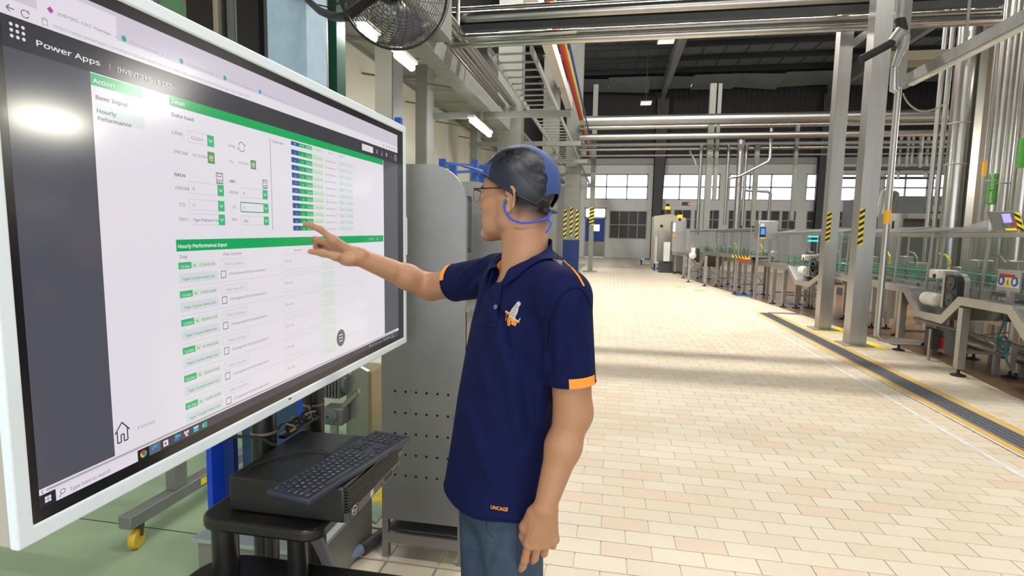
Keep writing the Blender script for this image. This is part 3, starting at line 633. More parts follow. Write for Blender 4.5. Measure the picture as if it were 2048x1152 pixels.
# ================================================================ blue pallet racking in the back left
rk = thing('pallet_racking', 'blue pallet racking uprights behind the stainless cabinets', 'racking', (-3, 8.6, 0))
M_RB = mat('rack_blue', srgb(36, 88, 176), .45, var=.06, scale=8)
tops = ((885, 318, 8.0), (906, 330, 7.2), (950, 320, 9.0), (965, 330, 7.9), (797, 236, 7.4), (976, 326, 9.4))
rp = []
for px, py, Y in tops:
    p = atY(px, py, Y); rp.append(p); MB().box((p.x - .045, Y - .04, 0), (p.x + .045, Y + .04, p.z)).build('upright', M_RB, rk, smooth=False)
for (a, b_, f1, f2) in ((0, 2, .06, .1), (1, 3, .1, .08), (1, 3, .75, .08), (0, 1, .12, .02)):
    A = rp[a] - Vector((0, 0, f1)); B = rp[b_] - Vector((0, 0, f2 if f1 < .5 else .3)); MB().bar(A, B, .03, .04).build('cross_brace', M_RB, rk, smooth=False)
A = rp[1] - Vector((0, 0, .5)); B = rp[3] - Vector((0, 0, .08)); MB().bar(A, B, .03, .03).build('cross_brace', M_RB, rk, smooth=False)
A = rp[2] - Vector((0, 0, .12)); MB().bar(A, rp[5] - Vector((0, 0, .12)), .03, .04).build('cross_brace', M_RB, rk, smooth=False)
# ================================================================ the big interactive screen
A_ = math.radians(.2257); D_ = Vector((math.sin(A_), math.cos(A_), 0)); N_ = Vector((math.cos(A_), -math.sin(A_), 0)); PHI = .0108
SO = Vector((-.87, 0, 0)) + D_ * .6662 + Vector((0, 0, 1.0985)); US = 1.4423 / 1920
def SL(u, v, w_=0.0):
    return SO + D_ * (u * math.cos(PHI) - v * math.sin(PHI)) + Vector((0, 0, 1)) * (u * math.sin(PHI) + v * math.cos(PHI)) + N_ * w_
def SU(x, y, w_=0.0): return SL(x * US, (1080 - y) * US, w_)
scr = thing('interactive_screen', 'large white framed touch screen showing a beer production data form', 'screen', SL(.72, .4, -.04))
def slab(u0, v0, u1, v1, w0, w1, b=None):
    b = b or MB(); vs = [SL(u, v, w_) for w_ in (w0, w1) for u, v in ((u0, v0), (u1, v0), (u1, v1), (u0, v1))]
    return b.add(vs, [(0, 3, 2, 1), (4, 5, 6, 7), (0, 1, 5, 4), (1, 2, 6, 5), (2, 3, 7, 6), (3, 0, 4, 7)])
M_SFR = mat('screen_frame_white', srgb(226, 237, 244), .38, var=.02, scale=6)
AW, AH = 1.4423, .8113
o0, o1, p0, p1 = -.038, 1.527, -.049, .861; i0, i1, j0, j1 = -.013, 1.501, -.021, .833
f = MB()
for w0, w1 in ((-.012, .006),):
    out = [(o0, p0), (o1, p0), (o1, p1), (o0, p1)]; inn = [(i0, j0), (i1, j0), (i1, j1), (i0, j1)]
    V = [SL(u, v, w0) for u, v in out] + [SL(u, v, w0) for u, v in inn] + [SL(u, v, w1) for u, v in out] + [SL(u, v, w1) for u, v in inn]
    F = []
    for k in range(4):
        n_ = (k + 1) % 4; F += [(k, 4 + k, 4 + n_, n_), (8 + k, 8 + n_, 12 + n_, 12 + k), (k, n_, 8 + n_, 8 + k), (4 + k, 12 + k, 12 + n_, 4 + n_)]
    f.add(V, F)
f.build('frame', M_SFR, scr, bevel=.004)
slab(i0, j0, i1, j1, -.014, -.006).build('housing', mat('screen_back', srgb(176, 172, 162), .6), scr, smooth=False)
slab(o0 + .002, p0 + .002, o1 - .002, p1 - .002, -.062, -.012).build('back_cover', mat('screen_back', (0, 0, 0)), scr, bevel=.003)
slab(i0, j0, i1, j1, -.006, .002).build('bezel', mat('screen_bezel_black', (.010, .010, .012), .22, coat=.3), scr, smooth=False)
MB().add([SL(.655, -.031, .0068), SL(.667, -.031, .0068), SL(.667, -.027, .0068), SL(.655, -.027, .0068)], [(0, 1, 2, 3)]).build('sensor_window', M_BLACK, scr, smooth=False)
EM = .86
def ui(name, r, g, b):
    c = srgb(r, g, b); return mat('ui_' + name, (.004, .004, .005), .13, emit=EM, ecol=c, spec=.55)
UI = {}
class UIX:
    def __init__(s): s.v, s.f = {}, {}
    def q(s, col, pts, lay):
        V = s.v.setdefault(col, []); F = s.f.setdefault(col, []); o = len(V); V.extend(SU(x, y, .0022 + lay * .00012) for x, y in pts); F.append(list(range(o, o + len(pts))))
G = UIX(); TX = UIX()
def R(x0, y0, x1, y1, col, lay=1): G.q(col, [(x0, y1), (x1, y1), (x1, y0), (x0, y0)], lay)
def OUT(x0, y0, x1, y1, col, t=1.2, lay=2): R(x0, y0, x1, y0 + t, col, lay); R(x0, y1 - t, x1, y1, col, lay); R(x0, y0, x0 + t, y1, col, lay); R(x1 - t, y0, x1, y1, col, lay)
def LN(x0, y0, x1, y1, col, t=2.0, lay=3):
    d = math.hypot(x1 - x0, y1 - y0); nx, ny = -(y1 - y0) / d * t / 2, (x1 - x0) / d * t / 2
    G.q(col, [(x0 + nx, y0 + ny), (x0 - nx, y0 - ny), (x1 - nx, y1 - ny), (x1 + nx, y1 + ny)], lay)
def DISC(cx, cy, r, col, lay=3, n=20, a0=0, a1=360, ri=0):
    if not ri: G.q(col, [(cx + r * math.cos(2 * math.pi * k / n), cy - r * math.sin(2 * math.pi * k / n)) for k in range(n)], lay)
    else:
        for k in range(n):
            t0 = math.radians(a0 + (a1 - a0) * k / n); t1 = math.radians(a0 + (a1 - a0) * (k + 1) / n)
            G.q(col, [(cx + ri * math.cos(t0), cy - ri * math.sin(t0)), (cx + r * math.cos(t0), cy - r * math.sin(t0)), (cx + r * math.cos(t1), cy - r * math.sin(t1)), (cx + ri * math.cos(t1), cy - ri * math.sin(t1))], lay)
_tc = {}
def T(x, y, s, size, col, bold=0.0, w=None, lay=8, align='L'):
    key = (s, bold)
    if key not in _tc: _tc[key] = text_mesh(s, 1.0, bold)
    vs, fs = _tc[key]
    if len(vs) == 0: return
    wd = vs[:, 0].max(); sx = (w / wd) if w else size * .94
    if align == 'C': x = x - wd * sx / 2
    V = TX.v.setdefault(col, []); F = TX.f.setdefault(col, []); o = len(V)
    V.extend(SU(x + a[0] * sx, y - a[1] * size, .0022 + lay * .00012) for a in vs); F.extend([i + o for i in q] for q in fs)
COL = dict(white=(236, 230, 238), grey=(86, 86, 96), head=(60, 60, 66), green=(0, 172, 92), lgreen=(62, 190, 122), page=(236, 230, 238), tab=(214, 206, 220), urlbg=(236, 228, 240), pale=(216, 226, 224),
           pale2=(212, 232, 206), blue=(44, 92, 152), olive=(104, 156, 88), line=(198, 204, 206), gtext=(148, 176, 140), ttext=(96, 96, 100), ltext=(170, 166, 176), dark=(52, 52, 56), task=(70, 62, 76), tdark=(40, 38, 46),
           cyan=(20, 180, 220), red=(216, 70, 60), yellow=(236, 190, 60), dblue=(50, 110, 200), disc=(104, 102, 108), mag=(178, 84, 170), teal=(40, 170, 150), vpale=(222, 230, 222), scroll=(176, 174, 166), mid=(110, 108, 116), boxb=(232, 228, 236))
R(0, 0, 1920, 1080, 'grey', 0)
R(0, 0, 1920, 44, 'tab'); R(0, 12, 70, 44, 'tab', 2); R(70, 10, 250, 62, 'urlbg', 2); R(0, 44, 70, 62, 'tab', 1); R(250, 44, 1920, 62, 'tab', 1); R(0, 62, 1920, 93, 'urlbg', 2)
R(0, 93, 1920, 153, 'head', 2)
# tabs
for x, s, ww, ic in ((111, '[HVBVT]PKG - E-DCS - PowerApps', 122, 'mag'), (282, '2023 Can end .xlsx', 84, 'teal'), (456, 'Record Beer Filling 2023.xlsx', 104, 'teal'), (622, 'TCT0 report counter entering', 110, 'teal'), (786, 'Power performance report 2023.xlsx', 120, 'cyan')):
    T(x, 58, s, 13, 'mid' if x < 200 else 'ltext', w=ww); DISC(x - 14, 53, 7, ic, 3, 4 if x < 200 else 12); T(x + ww + 12, 58, 'x', 12, 'mid'); R(x + ww + 30, 46, x + ww + 31, 60, 'scroll', 3)
LN(12, 79, 26, 79, 'mid'); LN(12, 79, 18, 73, 'mid'); LN(12, 79, 18, 85, 'mid')
DISC(46, 80, 8, 'mid', 3, 14, 40, 340, 6.2); LN(52, 72, 54, 78, 'mid', 2)
OUT(78, 76, 90, 88, 'mid', 1.4, 3); DISC(84, 76, 4, 'mid', 3, 8, 0, 180, 2.8)
R(68, 66, 1860, 90, 'page', 3)
T(100, 86, 'https://apps.powerapps.com/play/e/default-66e853de-ece3-44dd-9d66-ee6bdf4159d4/a/8af418a-5aa7-4201-98d6-75cf71', 15, 'ltext', w=620)
for k in range(3):
    for l in range(3): DISC(18 + 11 * k, 108 + 11 * l, 3.4, 'white', 4, 10)
T(61, 134, 'Power Apps', 23, 'white', .012, w=140); T(222, 134, '|', 22, 'white'); T(244, 134, '[HVBVT]PKG - E-DCS', 22, 'white', .004, w=160)
R(1502, 106, 1618, 135, 'page', 4); T(1545, 126, 'Share', 15, 'mid'); DISC(1526, 121, 6, 'mid', 5, 10, 0, 270, 4.6)
for k, x in enumerate((1663, 1720, 1776, 1836)):
    if k == 0: LN(x - 9, 112, x + 9, 130, 'page'); LN(x - 9, 130, x + 9, 112, 'page')
    elif k == 1: LN(x, 110, x, 132, 'page'); LN(x - 6, 126, x, 132, 'page'); LN(x + 6, 126, x, 132, 'page')
    elif k == 2: DISC(x, 121, 9, 'page', 4, 12, 0, 360, 6)
    else: T(x - 5, 129, '?', 22, 'page')
DISC(1892, 121, 15, 'page', 4, 18, 0, 360, 12.5); T(1886, 127, 'K', 16, 'page')
for k in range(5): R(1740 + 34 * k, 74, 1748 + 34 * k, 82, 'mid', 4)
# page
R(176, 153, 1737, 1042, 'page', 2)
R(176, 155, 312, 181, 'lgreen', 3); T(181, 175, 'Action', 19, 'white', .02, w=52)
T(184, 210, 'Beer Input', 19, 'ttext', .012, w=84); R(185, 222, 313, 255, 'pale', 3); T(185, 239, 'Hourly', 18, 'mid', .012, w=50); T(186, 256, 'Peformance', 18, 'mid', .012, w=88)
R(394, 151, 1733, 178, 'green', 3); T(398, 170, 'Detail', 19, 'white', .022, w=46)
T(398, 204, 'Data load', 19, 'mid', .010, w=77)
def DROP(x0, y0, x1, y1, s, tcol='mid', thick=False, sw=None):
    OUT(x0, y0, x1, y1, 'green' if thick else 'line', 3 if thick else 1.4, 3); bx = x1 - 27; R(bx, y0, x1, y1, 'lgreen', 4); cx, cy = (bx + x1) / 2, (y0 + y1) / 2
    LN(cx - 7, cy - 4, cx, cy + 4, 'white', 2.6, 5); LN(cx, cy + 4, cx + 7, cy - 4, 'white', 2.6, 5); T(x0 + 10, (y0 + y1) / 2 + 6, s, 17, tcol, w=sw)
def CAL(x0, y0, x1, y1):
    R(x0, y0, x1, y1, 'olive', 4); cx, cy = (x0 + x1) / 2, (y0 + y1) / 2; OUT(cx - 7, cy - 6, cx + 7, cy + 8, 'white', 1.6, 5); R(cx - 7, cy - 2, cx + 7, cy - .4, 'white', 5); R(cx - 4, cy + 1, cx + 4, cy + 3, 'white', 5)
def DISK(cx, cy, k=1.0):
    OUT(cx - 14 * k, cy - 16 * k, cx + 14 * k, cy + 16 * k, 'dark', 2, 4); OUT(cx - 8 * k, cy - 16 * k, cx + 7 * k, cy - 4 * k, 'dark', 1.6, 4); OUT(cx - 9 * k, cy + 4 * k, cx + 9 * k, cy + 16 * k, 'dark', 1.6, 4); R(cx - 2, cy + 8 * k, cx + 1, cy + 16 * k, 'dark', 4)
T(396, 250, 'LINE:', 18, 'gtext', .012, w=41); DROP(453, 231, 551, 263, 'CL2U1', sw=44)
T(400, 299, 'FROM', 17, 'gtext', .012, w=47); T(463, 299, '10/12/2023', 15, 'mid', w=58); CAL(523, 278, 551, 311)
T(608, 252, 'SYNC', 16, 'gtext', .012, w=34); DISC(671, 244, 15, 'dark', 4, 12, 20, 165, 13.2); DISC(671, 244, 15, 'dark', 4, 12, 200, 345, 13.2); LN(685, 234, 686, 242, 'dark', 2); LN(655, 254, 656, 246, 'dark', 2)
T(610, 300, 'TO', 16, 'gtext', .012, w=18); T(651, 297, '10/15/2023', 15, 'mid', w=50); CAL(711, 278, 738, 307)
T(397, 359, 'SKUs', 17, 'dark', .010, w=40); DISK(568, 350); T(610, 358, 'BBT', 16, 'dark', .008, w=26); DISK(781, 350, .9)
T(398, 394, 'FROM', 17, 'gtext', .012, w=48); DROP(446, 369, 584, 402, '10'); T(606, 391, 'FROM', 16, 'gtext', .012, w=38); DROP(657, 369, 794, 400, '10')
T(409, 438, 'TO', 17, 'gtext', .012, w=21); DROP(446, 416, 584, 447, '17'); T(617, 436, 'TO', 16, 'gtext', .012, w=18); DROP(656, 414, 796, 446, '17', thick=True)
T(406, 477, 'SKU', 17, 'gtext', .012, w=32); DROP(446, 456, 584, 488, 'Tiger Platinum Can', 'dark', sw=102); T(613, 474, 'BBT', 16, 'gtext', .012, w=26); DROP(657, 457, 796, 486, '002', 'dark', sw=22)
R(815.5, 193, 817.5, 502, 'mid', 3); T(828, 205, 'Quick view', 16, 'ttext', .004, w=62)
hd = ('ID', 'Shift', 'Date', 'Hour', 'Brand', 'BBT')
for k in range(12):
    y = 183 if k == 0 else 212 + 27.4 * (k - 1); y1 = y + (14 if k == 0 else 18)
    R(938, y, 985, y1, 'blue', 3); R(985, y, 1031, y1, 'green', 3); R(1031, y, 1077, y1, 'lgreen', 3); R(1080, y, 1156, y1, 'pale2', 3); R(1276, y, 1338 if k == 0 else 1410, y1, 'pale', 3)
    yb = y1 - 4; nt = lambda x, s, c, w: T(x, yb, s, 12, c, w=w, align='C')
    nt(961, hd[0] if k == 0 else str(k + 2), 'white', 12 if k == 0 or k > 7 else 6); nt(1008, hd[1] if k == 0 else ('N' if k < 7 else 'M'), 'white', 28 if k == 0 else 9); nt(1054, hd[2] if k == 0 else '12-Oct', 'white', 34)
    h = k - 1; nt(1118, hd[3] if k == 0 else '%02d:00-%02d:00' % (h, h + 1), 'gtext', 30 if k == 0 else 64)
    nt(1214, hd[4] if k == 0 else ('Tiger Crystal sleek Can' if k < 7 else 'Tiger Platinum Can'), 'mid', 30 if k == 0 else 88); nt(1306, hd[5] if k == 0 else '002', 'ltext', 20)
    if k: nt(1378, '0' if k < 7 else ('%d.%d %%' % (97 - k, k)), 'ltext', 8 if k < 7 else 36)
R(1430, 225, 1432, 300, 'line', 3)
# hourly performance form
R(393, 528, 1728, 560, 'green', 3); T(397, 551, 'Hourly Performance Input', 20, 'white', .020, w=190); T(1560, 548, 'Submit', 14, 'pale', w=50); LN(1660, 536, 1660, 552, 'pale', 2, 4); LN(1654, 546, 1660, 552, 'pale', 2, 4); LN(1666, 546, 1660, 552, 'pale', 2, 4)
T(401, 579, 'Day', 18, 'ttext', w=28); T(569, 579, 'Filler Counter', 17, 'ttext', w=83); T(939, 580, 'Remark', 15, 'mid', w=52)
hrs = ('22:00-23:00', '23:00-24:00', '00:00-01:00', '01:00-02:00', '02:00-03:00', '03:00-04:00')
for i in range(6):
    y = 590 + 78.6 * i
    R(397, y, 443, y + 18.5, 'lgreen', 3); T(402, y + 15, '12-Oct', 14, 'white', .012, w=35); R(443, y, 464, y + 18.5, 'pale2', 3); T(449, y + 14.5, 'N', 15, 'ttext', w=9); R(464, y, 541, y + 18.5, 'vpale', 3); T(471, y + 14.5, hrs[i], 15, 'ttext', w=62)
    R(397, y + 31, 543, y + 58, 'pale', 3); T(408, y + 50, 'Tiger Crystal sleek Can', 15, 'ttext', w=122)
    R(553, y - 1, 674, y + 27, 'boxb', 3); OUT(553, y - 1, 674, y + 27, 'line', 1, 4); T(574, y + 19, 'Filler counter', 16, 'ltext', w=84)
    OUT(557, y + 34, 579, y + 56, 'ttext', 2, 4); T(591, y + 49, 'Changover/End production?', 16, 'mid', w=180)
    if i < 6: OUT(866, y - 2, 1112, min(y + 57, 1040), 'line', 1.2, 4)
    T(876, y + 28, 'Ghi chú', 14, 'ltext', w=48); R(397, y + 68, 1560, y + 69, 'line', 3)
    for e in (0, 38): 
        if y + e + 33 < 1041: R(1126, y + e, 1232, y + e + 33, 'vpale', 3)
DISC(1275, 969, 37, 'disc', 5, 28)
for k in (-1, 0, 1): R(1259, 969 + 13 * k - 2, 1291, 969 + 13 * k + 2, 'white', 6)
hx, hy = 199, 989
for a, b_ in (((hx - 20, hy), (hx, hy - 24)), ((hx, hy - 24), (hx + 20, hy)), ((hx - 14, hy - 5), (hx - 14, hy + 24)), ((hx + 14, hy - 5), (hx + 14, hy + 24)), ((hx - 14, hy + 24), (hx - 4, hy + 24)), ((hx + 4, hy + 24), (hx + 14, hy + 24)), ((hx - 4, hy + 24), (hx - 4, hy + 6)), ((hx + 4, hy + 24), (hx + 4, hy + 6)), ((hx - 4, hy + 6), (hx + 4, hy + 6))): LN(*a, *b_, 'dark', 3, 4)
T(240, 1000, 'Home', 21, 'ltext', w=54)
R(0, 1040, 1920, 1053, 'urlbg', 3); R(14, 1044, 1880, 1049, 'scroll', 4); LN(4, 1047, 8, 1043, 'mid', 1.4, 4); LN(4, 1047, 8, 1051, 'mid', 1.4, 4)
R(0, 1053, 1920, 1080, 'task', 4); R(0, 1053, 33, 1080, 'tdark', 5); R(33, 1053, 237, 1080, 'urlbg', 5)
for k in range(2):
    for l in range(2): R(10 + 7 * k, 1060 + 7 * l, 16 + 7 * k, 1066 + 7 * l, 'white', 6)
DISC(48, 1065, 6, 'mid', 6, 12, 0, 360, 4.4); LN(44, 1070, 40, 1075, 'mid', 2, 6); T(63, 1073, 'Type here to search', 17, 'mid', w=98)
R(237, 1053, 272, 1080, 'tdark', 5); R(272, 1053, 307, 1080, 'mid', 5)
for k, c in enumerate(('red', 'yellow', 'lgreen')): DISC(254, 1067, 9.5, c, 6, 6, 30 + 120 * k, 150 + 120 * k, 4)
DISC(254, 1067, 3.4, 'dblue', 6, 10)
DISC(290, 1067, 9, 'cyan', 6, 14, 20, 200, 3); DISC(290, 1067, 9, 'dblue', 6, 14, 200, 330, 3)
R(316, 1059, 332, 1075, 'white', 6); R(320, 1064, 326, 1071, 'mid', 7)
DISC(360, 1062, 5, 'cyan', 6, 10); R(352, 1066, 368, 1075, 'dblue', 6); R(366, 1060, 374, 1067, 'cyan', 7)
R(388, 1060, 395, 1068, 'white', 6); R(397, 1060, 404, 1067, 'white', 6); R(392, 1069, 400, 1075, 'white', 6)
R(422, 1060, 440, 1075, 'cyan', 6); R(422, 1060, 440, 1064, 'white', 7)
R(458, 1059, 474, 1075, 'teal', 6); R(454, 1062, 464, 1072, 'lgreen', 7); T(456, 1071, 'x', 11, 'white', .01)
DISC(1560, 1066, 6, 'yellow', 6, 10); T(1575, 1071, '28°C Mostly cloudy', 12, 'ltext', w=120)
for k in range(4): R(1720 + 22 * k, 1062, 1730 + 22 * k, 1072, 'ltext', 6)
T(1820, 1066, '9:41', 10, 'white', w=24); T(1812, 1078, '13/10/2023', 10, 'white', w=48)
def emit_ui(X, name):
    ks = list(X.v); b = MB()
    for i, k in enumerate(ks): b.cur = i; b.add(X.v[k], X.f[k])
    return b.build(name, [ui(k, *COL[k]) for k in ks], scr, smooth=False, fixn=False)
emit_ui(G, 'display_graphics'); emit_ui(TX, 'display_lettering')
pen = thing('stylus', 'white stylus clipped upright to the side edge of the screen', 'pen', SL(1.533, .42, .0))
MB().tube([SL(1.534, .33, .0), SL(1.534, .485, .0)], .006, 10).build('barrel', M_SFR, pen); MB().tube([SL(1.534, .485, .0), SL(1.534, .515, .0)], [.006, .0015], 10).build('tip', M_GALV, pen)

# ================================================================ stand, computer, keyboard
st = thing('screen_stand', 'black display stand with round posts and rounded shelves under the screen', 'stand', (-.95, 1.5, 0))
ax, y1_, y2_ = -1.035, 1.46, 1.745
for y in (y1_, y2_): MB().cyl((ax, y, .05), (ax, y, 1.35), .037, 20).build('post', M_BLACKG, st)
for y in (y1_, y2_): MB().cyl((ax, y, .918), (ax, y, .926), .0385, 20).build('cable_tie', mat('cable_tie', srgb(120, 112, 100), .5), st)
MB().box((-1.03, .95, 1.2), (-.938, 2.0, 1.32)).build('mount_rail', M_BLACKG, st, smooth=False)
for y in (y1_ - .1, y2_ + .1): MB().box((-.94, y - .03, 1.15), (-.932, y + .03, 1.75)).build('mount_arm', M_BLACKG, st, smooth=False)
def rrect(x0, y0, x1, y1, r, n=6):
    P = []
    for cx, cy, a0 in ((x1 - r, y1 - r, 0), (x0 + r, y1 - r, 90), (x0 + r, y0 + r, 180), (x1 - r, y0 + r, 270)):
        for k in range(n + 1): a = math.radians(a0 + 90 * k / n); P.append((cx + r * math.cos(a), cy + r * math.sin(a)))
    return P
MB().prism(rrect(-1.05, 1.185, -.70, 1.80, .05), 'Z', .752, .786).build('shelf', M_BLACKG, st, bevel=.008)
MB().prism(rrect(-1.1, .98, -.42, 1.335, .11), 'Z', .57, .602).build('lower_shelf', M_BLACKG, st, bevel=.008)
MB().cyl((-.795, 1.25, .05), (-.795, 1.25, .752), .026, 18).build('post', M_BLACKG, st)
MB().cyl((-1.0, 1.235, .05), (-1.0, 1.235, .752), .034, 18).build('post', M_BLACKG, st)
MB().prism(rrect(-1.25, 1.0, -.5, 2.0, .1), 'Z', .03, .07).build('base', M_BLACKG, st, bevel=.006)
for x in (-1.18, -.57):
    for y in (1.08, 1.92): MB().cyl((x - .012, y, .016), (x + .012, y, .016), .016, 12).build('caster', M_RUBBER, st)
# computer
pc = thing('desktop_computer', 'black slim desktop computer lying flat on the stand shelf', 'computer', (-.82, 1.4, .786))
x0, x1, ya, yb, za, zb = -.985, -.652, 1.235, 1.585, .788, .884
MB().box((x0, ya, za), (x1, yb, zb)).build('case', M_BLACK, pc, bevel=.006)
b = MB()
for k in range(8): z = za + .030 + k * .0078; b.box((x1, ya + .004, z), (x1 + .008, yb - .004, z + .0048))
for k, o in enumerate(b.v): pass
for k in range(8):
    z = za + .030 + k * .0078; MB().box((x1 - .002, ya + .004, z), (x1 + .008, yb - .004, z + .0046)).build('grille_slat', M_BLACK, pc, smooth=False)
MB().box((x1 - .002, ya + .002, za + .002), (x1 + .009, yb - .002, za + .027)).build('front_strip', mat('pc_strip', srgb(74, 74, 78), .4, .3), pc, smooth=False)
M_SILV = mat('silver_print', (.62, .62, .62), .35, .7)
def xtext(s, x, y, z, size, m, parent, name, w=None, bold=0.0, up=(0, 0, 1), right=(0, 1, 0)):
    vs, fs = text_mesh(s, 1.0, bold); sx = w / vs[:, 0].max() if w else size; R_ = Vector(right); U_ = Vector(up); P = Vector((x, y, z))
    return MB().add([P + R_ * (a[0] * sx) + U_ * (a[1] * size) for a in vs], fs).build(name, m, parent, smooth=False, fixn=False)
b = MB(); b.tube([Vector((x1 + .0105, ya + .036 + .012 * math.cos(2 * math.pi * k / 20), za + .0205 + .012 * math.sin(2 * math.pi * k / 20))) for k in range(20)], .0011, 5, closed=True); b.build('logo_ring', M_SILV, pc)
MB().box((x1 + .008, ya + .012, za + .004), (x1 + .010, ya + .06, za + .036)).build('logo_plate', M_BLACK, pc, smooth=False)
xtext('hp', x1 + .0108, ya + .0285, za + .0165, .018, M_SILV, pc, 'logo_letters', w=.015)
MB().box((x1 + .009, ya + .135, za + .006), (x1 + .0096, ya + .155, za + .024)).build('label_sticker', mat('sticker', srgb(190, 188, 182), .5), pc, smooth=False)
for k, (y, h) in enumerate(((.21, .004), (.235, .014), (.25, .014), (.265, .014), (.28, .014), (.3, .004), (.315, .006), (.33, .006))): MB().box((x1 + .0085, ya + y, za + .006), (x1 + .0096, ya + y + .009, za + .006 + h)).build('port', M_RUBBER, pc, smooth=False)
# keyboard
M_KB = mat('keyboard_body', srgb(38, 44, 58), .45); M_KEY = mat('keyboard_key', srgb(34, 38, 50), .4); M_LEG = mat('key_legend', srgb(225, 230, 238), .5)
kp0 = Vector((-.818, 1.155, .8865)); kd = Vector((.085, .45, 0)).normalized(); kx = Vector((kd.y, -kd.x, 0))
def KB(a, c, h): return kp0 + kd * a + kx * c + Vector((0, 0, h))
kb = thing('keyboard', 'black wired keyboard lying askew on the desktop computer', 'keyboard', KB(.22, .06, 0))
def kbox(b, a0, c0, a1, c1, h0, h1, tp=0.0):
    vs = [KB(a, c, h0) for a, c in ((a0, c0), (a1, c0), (a1, c1), (a0, c1))] + [KB(a, c, h1) for a, c in ((a0 + tp, c0 + tp), (a1 - tp, c0 + tp), (a1 - tp, c1 - tp), (a0 + tp, c1 - tp))]
    return b.add(vs, [(0, 3, 2, 1), (4, 5, 6, 7), (0, 1, 5, 4), (1, 2, 6, 5), (2, 3, 7, 6), (3, 0, 4, 7)])
kbox(MB(), 0, 0, .455, .135, 0, .012).build('body', M_KB, kb, bevel=.003)
U_ = .0187; legs_v, legs_f = [], []
def key(a0, c0, wu=1.0, hu=1.0, s=''):
    kbox(MB(), a0 + .0011, c0 + .0011, a0 + U_ * wu - .0011, c0 + U_ * hu * .98 - .0011, .012, .0155, .0012).build('key', M_KEY, kb, smooth=False)
    if s:
        if s not in _tc: _tc[s] = text_mesh(s, 1.0)
        vs, fs = _tc[s]; o = len(legs_v); sz = .0095 if len(s) == 1 else .0062
        legs_v.extend(KB(a0 + .004 + v[0] * sz, c0 + .0115 - v[1] * sz, .0158) for v in vs); legs_f.extend([i + o for i in q] for q in fs)
c_ = .012; a_ = .009
for k in range(16): key(a_ + (0 if k == 0 else .008 + U_ * k * 1.06) * 1.0 - 0, c_ - .002, .92, .8, 'Esc' if k == 0 else ('F%d' % k if k < 13 else ''))
for k in range(4): key(a_ + .361 + U_ * k, c_ - .002, .95, .8)
c_ += .0182
for k, s in enumerate('`1234567890-='): key(a_ + U_ * k, c_, 1, 1, s)
key(a_ + U_ * 13, c_, 2, 1, 'Back'); 
for r_, (off, row, last) in enumerate(((1.5, 'QWERTYUIOP[]', 1.5), (1.75, "ASDFGHJKL;'", 2.25), (2.25, 'ZXCVBNM,./', 2.75))):
    c_ += U_; key(a_, c_, off, 1, ('Tab', 'Caps', 'Shift')[r_])
    for k, s in enumerate(row): key(a_ + U_ * (off + k), c_, 1, 1, s)
    key(a_ + U_ * (off + len(row)), c_, last, 1, ('\\', 'Enter', 'Shift')[r_])
c_ += U_; x = a_
for wu, s in ((1.25, 'Ctrl'), (1.25, 'Fn'), (1.25, 'Alt'), (6.25, ''), (1.25, 'Alt'), (1.25, ''), (1.25, ''), (1.25, 'Ctrl')): key(x, c_, wu, 1, s); x += U_ * wu
cc = .012 + .0182
for r_ in range(2):
    for k in range(3): key(a_ + .292 + U_ * k, cc + U_ * r_)
for k in range(3): key(a_ + .292 + U_ * k, cc + U_ * 4)
key(a_ + .292 + U_, cc + U_ * 3)
for r_ in range(5):
    for k in range(4):
        if r_ == 4 and k == 1 or (r_ in (2, 4) and k == 3): continue
        key(a_ + .361 + U_ * k, cc + U_ * r_, 2 if (r_ == 4 and k == 0) else 1, 2 if (k == 3 and r_ in (1, 3)) else 1, ('' if k == 3 or r_ in (0, 4) else '789456123'[(r_ - 1) * 3 + k]))
MB().add(legs_v, legs_f).build('key_legends', M_LEG, kb, smooth=False, fixn=False)['kind'] = 'stuff'
MB().tube(smooth([KB(.25, 0, .006), KB(.25, -.02, .006), KB(.28, -.06, .004), KB(.24, -.11, .003), KB(.17, -.15, .003), KB(.1, -.16, .003)], 3), .0022, 6).build('cable', M_RUBBER, kb)
# cable bundle at the rear of the computer
cb = thing('cable_bundle', 'tangle of grey and black cables tied between the stand posts', 'cables', (-1.03, 1.6, .9))
M_CG = mat('grey_cable', srgb(150, 144, 126), .5)
for k in range(7):
    r_ = random.Random(k); P = [Vector((-1.0 + r_.uniform(-.02, .03), 1.50 + .035 * i + r_.uniform(-.012, .012), .893 + .035 * math.sin(i * .9 + k) ** 2 + r_.uniform(0, .01))) for i in range(6)]
    MB().tube(smooth(P), .0032, 6).build('cable', M_CG if k % 2 else M_RUBBER, cb)
MB().box((-1.012, 1.50, .8845), (-.990, 1.72, .894)).build('cable_channel', M_BLACK, cb, smooth=False); MB().box((-1.0, 1.535, .894), (-.992, 1.565, .896)).build('yellow_tag', M_YEL, cb, smooth=False)
tag(MB().tube(smooth([(-1.10, 1.37, .93), (-1.09, 1.40, .922), (-1.05, 1.415, .918), (-1.01, 1.42, .915), (-.99, 1.43, .895), (-.98, 1.44, .889)]), .005, 8).build('tied_cable', M_RUBBER), 'short black cable loop tied to the left stand post', 'cable')
